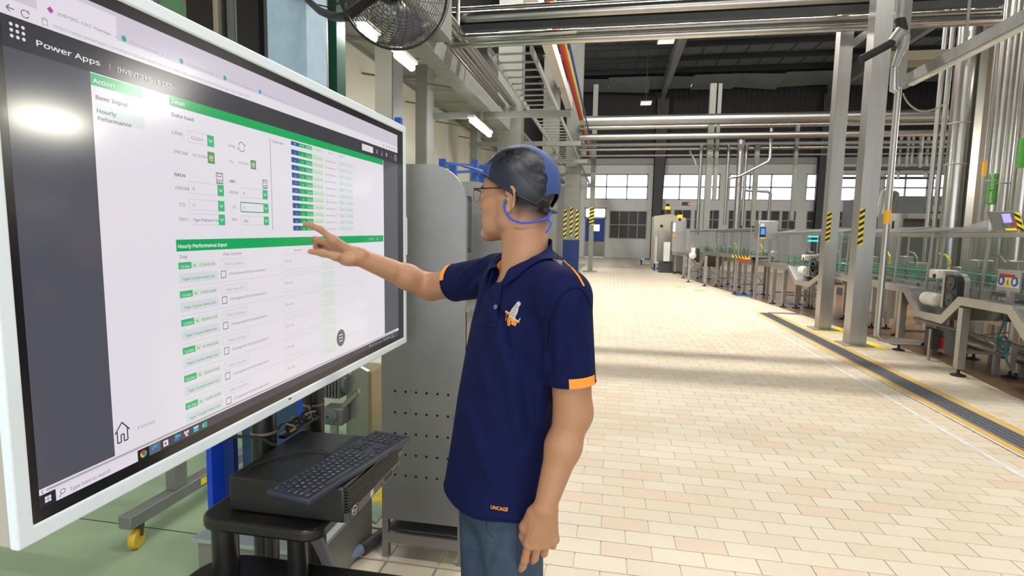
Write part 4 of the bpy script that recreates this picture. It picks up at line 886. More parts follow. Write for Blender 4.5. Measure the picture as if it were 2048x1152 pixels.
# ================================================================ stainless control cabinet with rounded top
YC = 2.30; XA, XB = atY(764, 1000, YC).x, atY(926, 1000, YC).x; ZT = atY(850, 328, YC).z
cab = thing('control_cabinet', 'brushed stainless control cabinet with rounded top and rows of vent holes', 'cabinet', ((XA + XB) / 2, YC + .25, 0))
hc = [atY(px, 868, YC).x for px in (790, 811, 831.8, 853, 874.4, 895.7, 917)]; hz = [atY(850, py + .5, YC).z for py in (786, 829, 871, 913, 955)]
pl = MB(); yf = YC; cs = (hc[1] - hc[0]) / 2; HR = .0062
def rect(x0, z0, x1, z1): pl.add([(x0, yf, z0), (x1, yf, z0), (x1, yf, z1), (x0, yf, z1)], [(0, 1, 2, 3)])
zlo, zhi = hz[-1] - .03, hz[0] + .03; xlo, xhi = hc[0] - cs, hc[-1] + cs * .55
zb_ = .205; rect(XA, zb_, XB, zlo)
rect(XA, zlo, xlo, zhi); rect(xhi, zlo, XB, zhi)
zr = [zlo] + [z for h in hz[::-1] for z in (h - cs, h + cs)] + [zhi]
for k in range(0, len(zr) - 1, 2): rect(xlo, zr[k], xhi, zr[k + 1])
for h in hz:
    for i, cx in enumerate(hc):
        x0, x1 = cx - cs, (cx + cs if i < len(hc) - 1 else xhi); z0, z1 = h - cs, h + cs
        cor = [(x1, h), (x1, z1), (cx, z1), (x0, z1), (x0, h), (x0, z0), (cx, z0), (x1, z0)]; vs = [(a, yf, c) for a, c in cor]; vs += [(cx + HR * math.cos(k * math.pi / 4), yf, h + HR * math.sin(k * math.pi / 4)) for k in range(8)]; vs += [(cx + HR * math.cos(k * math.pi / 4), yf + .004, h + HR * math.sin(k * math.pi / 4)) for k in range(8)]
        pl.add(vs, [(k, (k + 1) % 8, 8 + (k + 1) % 8, 8 + k) for k in range(8)] + [(8 + k, 8 + (k + 1) % 8, 16 + (k + 1) % 8, 16 + k) for k in range(8)])
RC = .175; arc = [(XB - RC + RC * math.cos(a), ZT - RC + RC * math.sin(a)) for a in [math.pi / 2 * k / 16 for k in range(17)]]
pl.add([(XA, yf, zhi), (XB, yf, zhi)] + [(x, yf, z) for x, z in arc] + [(XA, yf, ZT)], [tuple(range(20))])
pl.build('front_panel', M_CABST, cab, smooth=False, fixn=False)
b = MB(); prof = [(XB, zhi)] + arc + [(XA, ZT), (XA, zhi)]
b.add([(x, yf, z) for x, z in prof] + [(x, yf + .03, z) for x, z in prof], [(i, i + 1, len(prof) + i + 1, len(prof) + i) for i in range(len(prof) - 1)]); b.add([(x, yf + .03, z) for x, z in prof], [tuple(range(len(prof)))])
b.build('top_rim', M_CABST, cab, smooth=False)
MB().box((XA + .004, YC + .012, zb_ + .01), (XB - .004, YC + .014, 1.15)).build('hole_shade_sheet', M_RUBBER, cab, smooth=False)  # dark sheet added behind the holes to stand for their shade
MB().box((XA + .001, YC + .016, zb_ + .01), (XB, YC + .5, 1.19)).build('body', M_CABST, cab, smooth=False)
for (x0, x1, z0, z1) in ((XA, XA + .03, 0, zb_), (XB - .025, XB, 0, zb_), (XA + .03, XB - .025, .075, .125), (XA + .03, XB - .025, zb_ - .012, zb_)): MB().box((x0, YC, z0), (x1, YC + .03, z1)).build('base_frame', M_CABST, cab, smooth=False)
for x in (XA, XB - .025): MB().box((x, YC + .47, 0), (x + .025, YC + .5, zb_)).build('leg', M_CABST, cab, smooth=False)
for z0 in (.075, zb_ - .012): MB().box((XB - .02, YC + .03, z0), (XB, YC + .47, z0 + (.05 if z0 < .1 else .012))).build('base_frame', M_CABST, cab, smooth=False)
MB().box((XA + .03, YC + .03, .128), (XB - .03, YC + .46, .132)).build('floor_tray', M_DARKST, cab, smooth=False)
zz = atY(932, 705, YC + .03).z; MB().box((XB, YC + .04, zz - .03), (XB + .012, YC + .065, zz + .03)).build('latch', M_GALV, cab, smooth=False); MB().cyl((XB + .012, YC + .052, zz), (XB + .02, YC + .052, zz), .008, 8).build('latch_knob', M_BLACK, cab)
MB().box((atY(829, 640, YC).x - .003, YC - .0035, atY(829, 653, YC).z), (atY(829, 640, YC).x + .003, YC - .0005, atY(829, 628, YC).z)).build('seam_clip', M_CABST, cab, smooth=False)
# second rounded cabinet with the wall monitor
Y2 = 3.12; XB2, XA2 = atY(1003, 480, Y2).x, atY(880, 480, Y2).x; ZT2 = atY(930, 363, Y2).z
cab2 = thing('control_cabinet', 'second stainless cabinet with rounded top just behind the first, right of its edge', 'cabinet', ((XA2 + XB2) / 2, Y2 + .2, 0))
R2 = .17; arc = [(XB2 - R2 + R2 * math.cos(a), ZT2 - R2 + R2 * math.sin(a)) for a in [math.pi / 2 * k / 12 for k in range(13)]]
MB().prism([(XB2, .12)] + arc + [(XA2, ZT2), (XA2, .12)], 'Y', Y2, Y2 + .03).build('front_panel', M_CABST, cab2, smooth=False)
MB().box((XA2 + .02, Y2 + .03, .12), (XB2, Y2 + .45, 1.2)).build('body', M_CABST, cab2, smooth=False)
for x in (XA2, XB2 - .03):
    for y in (Y2, Y2 + .42): MB().box((x, y, 0), (x + .03, y + .03, .12)).build('leg', M_CABST, cab2, smooth=False)
mo = thing('operator_monitor', 'dark flat monitor standing upright beside the rounded edge of the cabinet', 'monitor', (-.78, 2.9, 1.6))
q0, q1 = atX(927, 388, -.785), atX(944, 393, -.785); zb2 = atX(935, 506, -.785).z
MB().box((-.82, q0.y, zb2), (-.785, q1.y, q0.z)).build('housing', M_BLACK, mo, bevel=.004); MB().box((-.785, q0.y + .02, zb2 + .03), (-.7835, q1.y - .02, q0.z - .03)).build('display', mat('dark_display', (.02, .022, .025), .15), mo, smooth=False)
MB().bar((-.83, (q0.y + q1.y) / 2, zb2 + .1), (-.9, (q0.y + q1.y) / 2, zb2 + .1), .05, .05).build('mount', M_STEEL, mo, smooth=False)
MB().box((-.95, YC + .44, 1.19), (-.9, YC + .49, zb2 + .2)).build('mount_post', M_STEEL, mo, smooth=False); MB().box((-.95, YC + .44, zb2 + .08), (-.9, (q0.y + q1.y) / 2 + .03, zb2 + .13)).build('mount_post', M_STEEL, mo, smooth=False)
sh = thing('keyboard_shelf', 'narrow steel shelf with bracket beside the cabinet behind the man', 'shelf', (-.66, 2.7, 1.08))
zs_ = atY(945, 632, 2.66).z; MB().box((XB + .002, 2.6, zs_ - .02), (XB + .2, 2.78, zs_)).build('shelf_plate', M_STEELH, sh, smooth=False); MB().bar((XB + .004, 2.69, zs_ - .13), (XB + .17, 2.69, zs_ - .02), .015, .015).build('bracket', M_STEEL, sh, smooth=False)
k2 = thing('small_keyboard', 'small black keyboard on the narrow steel shelf beside the cabinet', 'keyboard', (-.6, 2.68, zs_))
MB().box((XB + .01, 2.61, zs_), (XB + .15, 2.77, zs_ + .015)).build('body', M_BLACK, k2, bevel=.003)
for i in range(5):
    for j in range(6): MB().box((XB + .018 + i * .025, 2.616 + j * .025, zs_ + .015), (XB + .038 + i * .025, 2.636 + j * .025, zs_ + .019)).build('key', M_KEY, k2, smooth=False)
# ================================================================ blue framed machine on a grey plinth, trolley, gear motor
pn = thing('grey_plinth', 'grey metal plinth on the green floor behind the stand posts', 'plinth', (-1.6, 2.6, 0))
M_PL = mat('plinth_sheet', srgb(146, 146, 140), .38, .5, var=.08, scale=6)
pa, pb_, pc_ = atZ(384, 1076, .262), atZ(640, 1099, .262), atZ(427, 1040, .262)
MB().box((pa.x + .01, pa.y + .02, 0), (pb_.x - .02, pa.y + .56, .245)).build('plinth_box', M_PL, pn, smooth=False); MB().box((pa.x, pa.y, .245), (pb_.x, pa.y + .58, .262)).build('top_plate', mat('plinth_top', srgb(176, 182, 184), .4, .4, var=.1, scale=10), pn, smooth=False)
bf = thing('blue_machine_frame', 'bright blue machine frame with two upright posts standing on the grey plinth', 'machine', (-1.6, 2.6, .262))
M_BB = mat('bright_blue_paint', srgb(16, 66, 190), .35, var=.05, scale=8)
q0, q1, q2 = atZ(417, 1052, .262), atZ(428, 1053, .262), atZ(456, 1029, .262)
MB().box((q0.x, q0.y, .262), (q1.x, q2.y, 1.02)).build('post', M_BB, bf, bevel=.003); MB().box((q1.x, q2.y - .03, .262), (q1.x + .05, q2.y, 1.02)).build('post_flange', M_BLUED, bf, smooth=False)
x = atY(621, 800, q2.y + .05).x; MB().box((x - .035, q2.y + .01, .262), (x + .03, q2.y + .07, 1.02)).build('post', M_BB, bf, bevel=.004)
MB().box((q1.x + .05, q2.y + .03, .262), (x - .04, q2.y + .045, .95)).build('side_panel', mat('teal_panel', srgb(40, 74, 100), .45, var=.1, scale=5), bf, smooth=False)
MB().box((q0.x, q0.y, 1.02), (x + .03, q2.y + .07, 1.06)).build('top_rail', M_BB, bf, smooth=False)
tr = thing('caster_trolley', 'grey steel trolley frame with a yellow caster on the green floor under the screen', 'trolley', (-2.2, 2.5, 0))
M_TG = mat('trolley_grey', srgb(128, 130, 128), .45, .4, var=.08, scale=9)
MB().box((-2.235, 2.06, .125), (-2.165, 3.25, .185)).build('lower_rail', M_TG, tr, bevel=.003); pz = atX(355, 960, -2.2)
MB().box((-2.23, pz.y - .045, .185), (-2.17, pz.y + .035, .72)).build('upright', M_TG, tr, bevel=.003); MB().cyl((-2.168, pz.y, .36), (-2.158, pz.y, .36), .014, 10).build('bolt', M_BLACK, tr)
MB().box((-2.235, pz.y - .3, .72), (-2.165, 3.25, .78)).build('upper_rail', M_TG, tr, smooth=False); MB().box((-3.2, pz.y - .03, .40), (-2.235, pz.y + .03, .46)).build('cross_rail', M_TG, tr, smooth=False)
MB().box((-2.164, pz.y + .12, .14), (-2.162, pz.y + .16, .175)).build('yellow_tag', M_YEL, tr, smooth=False)
for y in (2.12, 3.15):
    w_ = MB().lathe([(.02, -.017), (.044, -.016), (.048, -.008), (.048, .008), (.044, .016), (.02, .017)], (-2.2, y, .048), (1, .25, 0), 20).build('caster_wheel', mat('caster_yellow', srgb(206, 168, 40), .45), tr); MB().bar((-2.2, y + .01, .06), (-2.2, y + .02, .125), .05, .012).build('caster_fork', M_DARKST, tr)
for y in (2.12, 3.15): MB().box((-3.25, y - .03, 0), (-3.18, y + .03, .46)).build('rear_leg', M_TG, tr, smooth=False)
gm = thing('gear_motor', 'grey gear motor on a steel plate seen between the blue post and the cabinet', 'gear motor', (-1.85, 3.5, 0))
YG = 3.45; g0 = lambda px, py: atY(px, py, YG)
a = g0(690, 742); c = g0(720, 752)
MB().prism([(g0(676, 800).x, 0), (c.x, 0), (c.x, c.z), (a.x + .02, g0(700, 738).z), (g0(676, 800).x, g0(676, 772).z)], 'Y', YG + .12, YG + .16).build('mounting_plate', M_STEEL, gm, smooth=False)
MB().box((c.x, YG + .12, 0), (c.x + .03, YG + .7, c.z)).build('plate_edge', mat('plate_brown', srgb(150, 136, 112), .4, .4), gm, smooth=False)
p = g0(660, 832); M_GM = mat('gearbox_grey', srgb(120, 124, 126), .4, .5, var=.1, scale=20)
MB().box((p.x - .06, YG, p.z - .07), (p.x + .09, YG + .12, p.z + .06)).build('gearbox', M_GM, gm, bevel=.012)
MB().lathe([(.058, 0), (.058, .012), (.045, .014), (.045, .02), (.028, .022), (.028, .03), (.012, .031), (.012, .018)], (p.x, YG, p.z), (0, -1, 0), 24).build('output_flange', M_GM, gm)
for k in range(6): an = k * math.pi / 3; MB().cyl((p.x + .05 * math.cos(an), YG - .02, p.z + .05 * math.sin(an)), (p.x + .05 * math.cos(an), YG, p.z + .05 * math.sin(an)), .006, 6).build('bolt', M_STEEL, gm)
q = g0(655, 782)
for k in range(7): MB().box((q.x - .08 + k * .024, YG + .02, q.z - .06), (q.x - .068 + k * .024, YG + .18, q.z + .1)).build('cooling_fin', M_GM, gm, smooth=False)
MB().cyl((q.x - .09, YG + .1, q.z + .02), (q.x + .1, YG + .1, q.z + .02), .06, 18).build('motor_body', M_GM, gm)
MB().bar((p.x + .06, YG + .05, p.z + .05), (g0(700, 793).x, YG + .11, g0(700, 793).z), .012, .03).build('torque_arm', M_STEEL, gm, smooth=False)
MB().cyl((p.x, YG + .06, 0), (p.x, YG + .06, p.z - .06), .03, 12).build('support', M_STEEL, gm)
# conduits and the card on the floor
cd = atZ(652, 1143); M_COND = mat('grey_blue_conduit', srgb(128, 144, 164), .45)
cdt = thing('floor_conduit', 'grey blue corrugated conduit on the floor running under the cabinet', 'conduit', (cd.x, cd.y, 0))
p0, p1, p2 = atZ(640, 1148, .03), atZ(722, 1098, .035), atZ(768, 1066, .035); MB().tube([p0 + (p0 - p1), p0, p1], .026, 12).build('conduit', M_COND, cdt); MB().tube([p1, p2, p2 + (p2 - p1) * 1.5], .028, 12).build('dark_sleeve', M_DARKST, cdt)
M_HOSE = mat('ribbed_grey_hose', srgb(104, 104, 108), .5)
hs = MB(); P = [Vector((-1.02, 1.62, .78)), Vector((-1.035, 1.63, .7)), Vector((-1.03, 1.64, .6)), Vector((-1.0, 1.64, .52)), Vector((-.93, 1.62, .44)), Vector((-.86, 1.58, .36)), Vector((-.8, 1.5, .2)), Vector((-.78, 1.4, .09))]
hs.tube(smooth(P), .02, 12); tag(hs.build('ribbed_hose', M_HOSE), 'ribbed grey hose hanging below the stand shelf', 'hose')
cdp = [atZ(715, 1028), atZ(752, 1048), atZ(775, 1020), atZ(742, 1003)]
tag(MB().add([tuple(v + Vector((0, 0, .0025))) for v in cdp] + [tuple(v + Vector((0, 0, .006))) for v in cdp], [(0, 3, 2, 1), (4, 5, 6, 7), (0, 1, 5, 4), (1, 2, 6, 5), (2, 3, 7, 6), (3, 0, 4, 7)]).build('green_card', mat('green_card', srgb(150, 184, 160), .5, var=.25, scale=14), smooth=False), 'pale green printed card lying on the yellow line', 'card')
tag(MB().box((atZ(722, 772, .3).x - .2, 4.3, .0), (atZ(722, 772, .3).x + .2, 4.6, .42)).build('beige_crate', mat('beige_crate', srgb(206, 196, 176), .6), bevel=.01), 'beige crate on the green floor between the gear motor and the cabinet', 'crate')
# ================================================================ conveyor line at the right
M_CONV = mat('conveyor_steel', (0.50, 0.48, 0.45), 0.42, 1.0, var=0.10, scale=9)
M_CONVT = mat('conveyor_bed', (0.34, 0.34, 0.34), 0.45, 0.9, var=0.12, scale=14)
M_ROOFC = glass_mat('guard_roof_sheet', (0.80, 0.82, 0.84), 0.66, 0.28)
M_MOTW = mat('motor_white', srgb(226, 224, 214), .4)
def sband(b, top, bot, off):
    n = len(top); off = Vector(off); V = list(top) + list(bot) + [p + off for p in top] + [p + off for p in bot]; F = []
    for i in range(n - 1): F += [(i, i + 1, n + i + 1, n + i), (2 * n + i, 3 * n + i, 3 * n + i + 1, 2 * n + i + 1), (i, 2 * n + i, 2 * n + i + 1, i + 1), (n + i, n + i + 1, 3 * n + i + 1, 3 * n + i)]
    F += [(0, n, 3 * n, 2 * n), (n - 1, 3 * n - 1, 4 * n - 1, 2 * n - 1)]; return b.add(V, F)
def foot(x, y, parent, ztop=.09):
    MB().lathe([(.075, 0), (.078, .012), (.03, .028), (.016, .034), (.016, ztop)], (x, y, .0016), n=12).build('foot', M_RUBBER, parent)
def leg(x, y, ztop, parent, s=.04):
    l = MB().box((x - s, y - s, .085), (x + s, y + s, ztop)).build('leg', M_CONV, parent, smooth=False); foot(x, y, l)
def plane_fn(a, b):
    """vertical plane through two ground points; unprojects a pixel onto it"""
    a, b = Vector(a), Vector(b); d = (b - a).normalized(); n = Vector((d.y, -d.x, 0))
    def f(px, py):
        r = Vector(ray(px, py)); o = Vector((0, 0, CAM_H)); t = (a - o).dot(n) / r.dot(n); return o + r * t
    return f
def conveyor(label, pf, top, bot, legs, width, guard, name='conveyor_section'):
    tp = [pf(*p) for p in top]; bp = [pf(*p) for p in bot]; mid = sum(tp, Vector()) / len(tp)
    t = thing(name, label, 'conveyor', (mid.x, mid.y, 0)); off = (width, 0, 0)
    sband(MB(), tp, bp, (.03, 0, 0)).build('side_channel', M_CONV, t, smooth=False)
    sband(MB(), [p + Vector((width, 0, 0)) for p in tp], [p + Vector((width, 0, 0)) for p in bp], (.03, 0, 0)).build('side_channel', M_CONV, t, smooth=False)
    sband(MB(), [p + Vector((.03, 0, -.025)) for p in tp], [p + Vector((.03, 0, -.05)) for p in tp], (width - .03, 0, 0)).build('conveyor_bed', M_CONVT, t, smooth=False)
    for fx, fy, ty in legs:
        g = atZ(fx, fy); q = pf(fx, ty)
        leg(g.x + .045, g.y, q.z, t); leg(g.x + width - .02, g.y + .05, q.z, t, .03)
        MB().bar((g.x + .05, g.y, .28), (g.x + width - .02, g.y + .05, .28), .03, .03).build('cross_bar', M_CONV, t, smooth=False)
    for (a, b_) in zip(legs[:-1], legs[1:]):
        A, B = atZ(*a[:2]), atZ(*b_[:2]); A.z, B.z = .2, .55; A.x += width; B.x += width
        if (A - B).length < 3.5:
            MB().tube([A, B], .008, 6).build('brace', M_GALV, t); A.z, B.z = B.z, A.z; MB().tube([A, B], .008, 6).build('brace', M_GALV, t)
    return t
# ---- nearest section
pA = plane_fn((4.0, 0, 0), (4.0, 10, 0)); pB = plane_fn((3.9, 0, 0), (3.9, 10, 0)); pC = plane_fn((2.6, 24, 0), (3.4, 16, 0))
topA = [(1664, 545), (1700, 553), (1814, 573), (1837, 622), (1881, 630), (1916, 593), (2023, 612), (2052, 657), (2100, 720)]
botA = [(1664, 556), (1700, 565), (1807, 585), (1829, 631), (1883, 648), (1921, 611), (2014, 628), (2040, 672), (2090, 742)]
cvA = conveyor('nearest conveyor section with a zigzag steel side channel along the floor drain', pA, topA, botA, [(1790, 700, 580), (1907, 751, 612), (1700, 655, 560)], .62, None)
topB = [(1500, 510), (1508, 521), (1576, 530), (1591, 560), (1617, 563), (1643, 544), (1663, 545)]
botB = [(1500, 520), (1506, 529), (1575, 539), (1590, 569), (1618, 574), (1647, 551), (1663, 556)]
cvB = conveyor('middle conveyor section behind the two square posts with its own zigzag channel', pB, topB, botB, [(1541, 607, 535), (1562, 614, 540), (1587, 616, 566)], .62, None)
topC = [(1337, 501), (1384, 507), (1392, 528), (1398, 530), (1409, 503), (1466, 508), (1500, 511)]
botC = [(1337, 508), (1383, 515), (1390, 535), (1400, 538), (1412, 510), (1466, 516), (1500, 519)]
cvC = conveyor('farthest conveyor section with thin legs in front of the far wall', pC, topC, botC, [(1347, 547, 505), (1364, 556, 509), (1374, 564, 512), (1406, 572, 510), (1429, 573, 510), (1466, 588, 514), (1484, 588, 516)], .6, None)
# hazard board and red board under the far section
hb = pC(1470, 514); a, b_ = pC(1466, 513), pC(1500, 518); sb = MB(); sband(sb, [pC(1466, 510) - Vector((.03, 0, 0)), pC(1500, 513) - Vector((.03, 0, 0))], [pC(1467, 515) - Vector((.03, 0, 0)), pC(1501, 519) - Vector((.03, 0, 0))], (.012, 0, 0)); sb.build('hazard_board', M_YEL, cvC, smooth=False)
for k in range(5):
    x = 1469 + 6.2 * k; sband(MB(), [pC(x, 510.4) - Vector((.034, 0, 0)), pC(x + 3, 510.8) - Vector((.034, 0, 0))], [pC(x + 3, 515.8) - Vector((.034, 0, 0)), pC(x + 6, 516.2) - Vector((.034, 0, 0))], (.003, 0, 0)).build('hazard_stripe', M_BLACK, cvC, smooth=False)
sband(MB(), [pC(1475, 517) - Vector((.02, 0, 0)), pC(1499, 520) - Vector((.02, 0, 0))], [pC(1476, 522) - Vector((.02, 0, 0)), pC(1500, 525) - Vector((.02, 0, 0))], (.012, 0, 0)).build('red_board', M_RED, cvC, smooth=False)
# ---- transparent guards with their frames, roofs and green guide rails
def guard(label, p0, p1, z0, z1, zr, n, depth, roofm=True, lean=0.0):
    """p0..p1 ground line of the front, polycarbonate panes between steel posts, sheet roof rising to a ridge"""
    p0, p1 = Vector((*p0, 0)), Vector((*p1, 0)); d = p1 - p0; t = thing('machine_guard', label, 'machine guard', ((p0.x + p1.x) / 2 + depth / 2, (p0.y + p1.y) / 2, z0)); Z = Vector((0, 0, 1)); X_ = Vector((1, 0, 0))
    for k in range(n):
        a = p0 + d * (k / n); b_ = p0 + d * ((k + 1) / n); e = d.normalized() * .012
        for xo, nm in ((0, 'front_pane'), (depth, 'rear_pane')):
            V = [a + e + X_ * (xo - (lean if not xo else 0)) + Z * z0, b_ - e + X_ * (xo - (lean if not xo else 0)) + Z * z0, b_ - e + X_ * xo + Z * z1, a + e + X_ * xo + Z * z1]; V = V + [v + X_ * .006 for v in V]
            MB().add(V, [(0, 1, 2, 3), (7, 6, 5, 4), (0, 4, 5, 1), (1, 5, 6, 2), (2, 6, 7, 3), (3, 7, 4, 0)]).build(nm, M_POLY, t, smooth=False)
    for k in range(n + 1):
        a = p0 + d * (k / n); MB().bar(a + Z * z0 - X_ * lean, a + Z * z1, .022, .03, (0, 1, 0)).build('guard_post', M_CONV, t, smooth=False)
        MB().bar(a + X_ * depth + Z * z0, a + X_ * depth + Z * z1, .025, .03, (0, 1, 0)).build('guard_post', M_CONV, t, smooth=False)
    for xo in (0, depth): MB().bar(p0 + X_ * xo + Z * z1, p1 + X_ * xo + Z * z1, .04, .05).build('top_rail', M_CONV, t, smooth=False)
    for k in range(n):
        a = p0 + d * ((k + .01) / n); b_ = p0 + d * ((k + .99) / n); rz = zr + (.02 if k % 2 else 0)
        V = [a + Z * (z1 + .025), b_ + Z * (z1 + .025), b_ + X_ * depth * .45 + Z * rz, a + X_ * depth * .45 + Z * rz, b_ + X_ * depth + Z * (z1 + .03), a + X_ * depth + Z * (z1 + .03)]
        V = V + [v + Z * .012 for v in V]
        MB().add(V, [(0, 1, 2, 3), (3, 2, 4, 5), (6, 9, 8, 7), (9, 11, 10, 8), (0, 6, 7, 1), (1, 7, 8, 2), (2, 8, 10, 4), (4, 10, 11, 5), (5, 11, 9, 3), (3, 9, 6, 0)]).build('roof_sheet', M_ROOFC, t, smooth=False)
    return t, p0, d
def internals(t, p0, d, zg, depth, n, seed):
    Z = Vector((0, 0, 1)); X_ = Vector((1, 0, 0)); r_ = random.Random(seed); L = d.length; dn = d.normalized()
    for k, (xo, dz) in enumerate(((depth * .25, 0), (depth * .25, .1), (depth * .45, .02), (depth * .45, .12))):
        MB().tube([p0 + X_ * xo + Z * (zg + dz), p0 + d + X_ * xo + Z * (zg + dz)], .012, 8).build('guide_rail', M_GUIDE, t)
    MB().bar(p0 + X_ * depth * .35 + Z * (zg - .1), p0 + d + X_ * depth * .35 + Z * (zg - .1), depth * .4, .05).build('carrying_bed', M_CONVT, t, smooth=False)
    for k in range(n):
        s_ = (k + .3 + r_.random() * .4) / n; c = p0 + d * s_ + X_ * depth * r_.uniform(.55, .8)
        w_, h_ = r_.uniform(.1, .2), r_.uniform(.15, .4)
        b = MB(); b.box((c.x - w_ / 2, c.y - w_, zg - .1), (c.x + w_ / 2, c.y + w_, zg - .1 + h_)); b.build('drive_box', M_CONV, t, bevel=.01, seg=1)
        e = p0 + d * ((k + .7) / n) + X_ * depth * .3; MB().tube([e + Z * (zg - .12), e + Z * (zg + .16), e + X_ * .12 + Z * (zg + .2)], .01, 6).build('rail_bracket', M_GALV, t)
        if k % 2: q = p0 + d * ((k + .45) / n) + X_ * depth * .6; MB().tube([q + Z * (zg + .0), q + Z * (zg + .25), q + dn * .1 + Z * (zg + .33), q + dn * .25 + Z * (zg + .35)], .014, 8).build('yellow_tube' if k % 4 == 1 else 'air_tube', M_YEL if k % 4 == 1 else M_GALV, t)
    # skirting sheets between bed and channel
    for k in range(n):
        if k % 3 == 2: continue
        a = p0 + d * ((k + .1) / n) + X_ * .1; b_ = p0 + d * ((k + .9) / n) + X_ * .1; MB().bar(a + Z * (zg - .15), b_ + Z * (zg - .15), .01, .16).build('skirt_sheet', M_CONV, t, smooth=False)
    for k in range(0, n + 1, 2):
        a = p0 + d * (k / n) + X_ * depth * .5; l = MB().box((a.x - .04, a.y - .04, .085), (a.x + .04, a.y + .04, zg - .1)).build('leg', M_CONV, t, smooth=False); foot(a.x, a.y, l)
zt = lambda px, py, X: atX(px, py, X).z
G_ = guard('nearest transparent machine guard with a ridged sheet roof and warning signs', (4.32, 4.6), (4.32, 8.1), .82, zt(1960, 470, 4.32), zt(1960, 446, 4.7), 4, .95, lean=.05); internals(*G_, 1.05, .95, 8, 3)
gA = G_[0]
G_ = guard('transparent machine guard seen between the second square post and the thin labelled pipe', (4.25, 8.25), (4.15, 10.6), .82, zt(1770, 470, 4.22), zt(1770, 470, 4.22) + .10, 3, .95, lean=.02); internals(*G_, 1.03, .95, 6, 5)
G_ = guard('transparent machine guard behind the farther square post with cyan lamps inside', (4.1, 10.8), (3.95, 14.3), .8, zt(1600, 468, 4.05), zt(1600, 468, 4.05) + .10, 4, .95); internals(*G_, 1.0, .95, 9, 9)
gC_ = G_[0]
pl = MB(); c = atX(1630, 473, 4.6); pl.box((c.x, c.y - .15, c.z - .02), (c.x + .03, c.y + .45, c.z + .02)); pl.box((c.x, c.y - .15, c.z - .12), (c.x + .03, c.y + .45, c.z - .08)); pl.build('status_lamp', mat('cyan_lamp', srgb(40, 200, 230), .4, emit=1.6), gC_, smooth=False)
G_ = guard('far transparent machine guard between the beige cabinet and the stainless terminal', (3.75, 15.9), (3.05, 22.6), .85, zt(1440, 461, 3.4), zt(1440, 461, 3.4) + .05, 7, 1.0); internals(*G_, 1.05, 1.0, 12, 11)
# ---- drive motors in the channel pockets
def drive(label, pf, x0, x1, yt, yb, depth, mx, my, mr):
    a, b_ = pf(x0, yb), pf(x1, yt); y0, y1 = min(a.y, b_.y), max(a.y, b_.y); zc0, zc1 = pf((x0 + x1) / 2, yb).z, pf((x0 + x1) / 2, yt).z; X = a.x
    t = thing('drive_motor', label, 'motor', (X, (y0 + y1) / 2, zc0)); w_ = (y1 - y0); ym = (y0 + y1) / 2
    st_ = [(ym + w_ / 2 * math.cos(k * math.pi / 12), zc1 - w_ / 2 + w_ / 2 * math.sin(k * math.pi / 12)) for k in range(13)] + [(ym + w_ / 2 * math.cos(math.pi + k * math.pi / 12), zc0 + w_ / 2 + w_ / 2 * math.sin(math.pi + k * math.pi / 12)) for k in range(13)]
    MB().prism(st_, 'X', X + .03, X + .1).build('chain_cover', M_BLACK, t)
    MB().prism([(ym + (y - ym) * 1.12, (zc0 + zc1) / 2 + (z - (zc0 + zc1) / 2) * 1.05) for y, z in st_], 'X', X + .1, X + .16).build('cover_flange', M_CONV, t)
    for z in (zc0 + w_ * .5, zc1 - w_ * .5):
        MB().lathe([(w_ * .34, 0), (w_ * .34, .012), (w_ * .26, .016), (w_ * .12, .016), (w_ * .08, .03), (.001, .03)], (X + .03, ym, z), (-1, 0, 0), 20).build('sprocket_cap', M_DARKST, t)
    MB().box((X + .02, y1 + .005, zc0), (X + .2, y1 + .05, zc1 + .03)).build('bracket', M_CONV, t, smooth=False)
    m = pf(mx, my); MB().lathe([(mr * .2, -.02), (mr * .8, -.015), (mr, .02), (mr, .26), (mr * .8, .28)], (X + .12, m.y + mr * .2, m.z), (0, 1, .0), 20).build('motor_body', M_MOTW, t)
    for k in range(6): MB().lathe([(mr * 1.02, 0), (mr * 1.05, .006), (mr * 1.02, .012)], (X + .12, m.y + mr * .2 + .05 + k * .035, m.z), (0, 1, 0), 20).build('cooling_rib', M_MOTW, t)
    MB().box((X + .06, m.y - .03, zc1 - .08), (X + .3, m.y + .16, zc1 + .03)).build('terminal_box', M_MOTW, t, bevel=.01); MB().cyl((X + .05, m.y + .02, zc1 - .05), (X + .06, m.y + .02, zc1 - .05), .03, 12).build('cable_gland', M_BLACK, t)
    return t
drive('white motor with a dark chain cover in the pocket of the nearest conveyor', pA, 1881, 1911, 548, 618, .2, 1856, 600, .085)
drive('white motor with a dark chain cover in the pocket of the middle conveyor', pB, 1616, 1633, 515, 554, .2, 1600, 541, .085)
mC = thing('drive_motor', 'small white motor in the pocket of the farthest conveyor', 'motor', pC(1388, 512)); q = pC(1388, 511); MB().lathe([(.06, 0), (.12, .02), (.12, .3), (.08, .32)], (q.x - .05, q.y - .1, q.z), (0, 1, 0), 16).build('motor_body', M_MOTW, mC); MB().box((q.x + .06, q.y - .2, q.z - .2), (q.x + .16, q.y + .3, q.z + .25)).build('chain_cover', M_BLACK, mC, smooth=False); MB().box((q.x - .1, q.y, q.z + .1), (q.x + .04, q.y + .1, q.z + .28)).build('terminal_box', M_MOTW, mC, smooth=False)
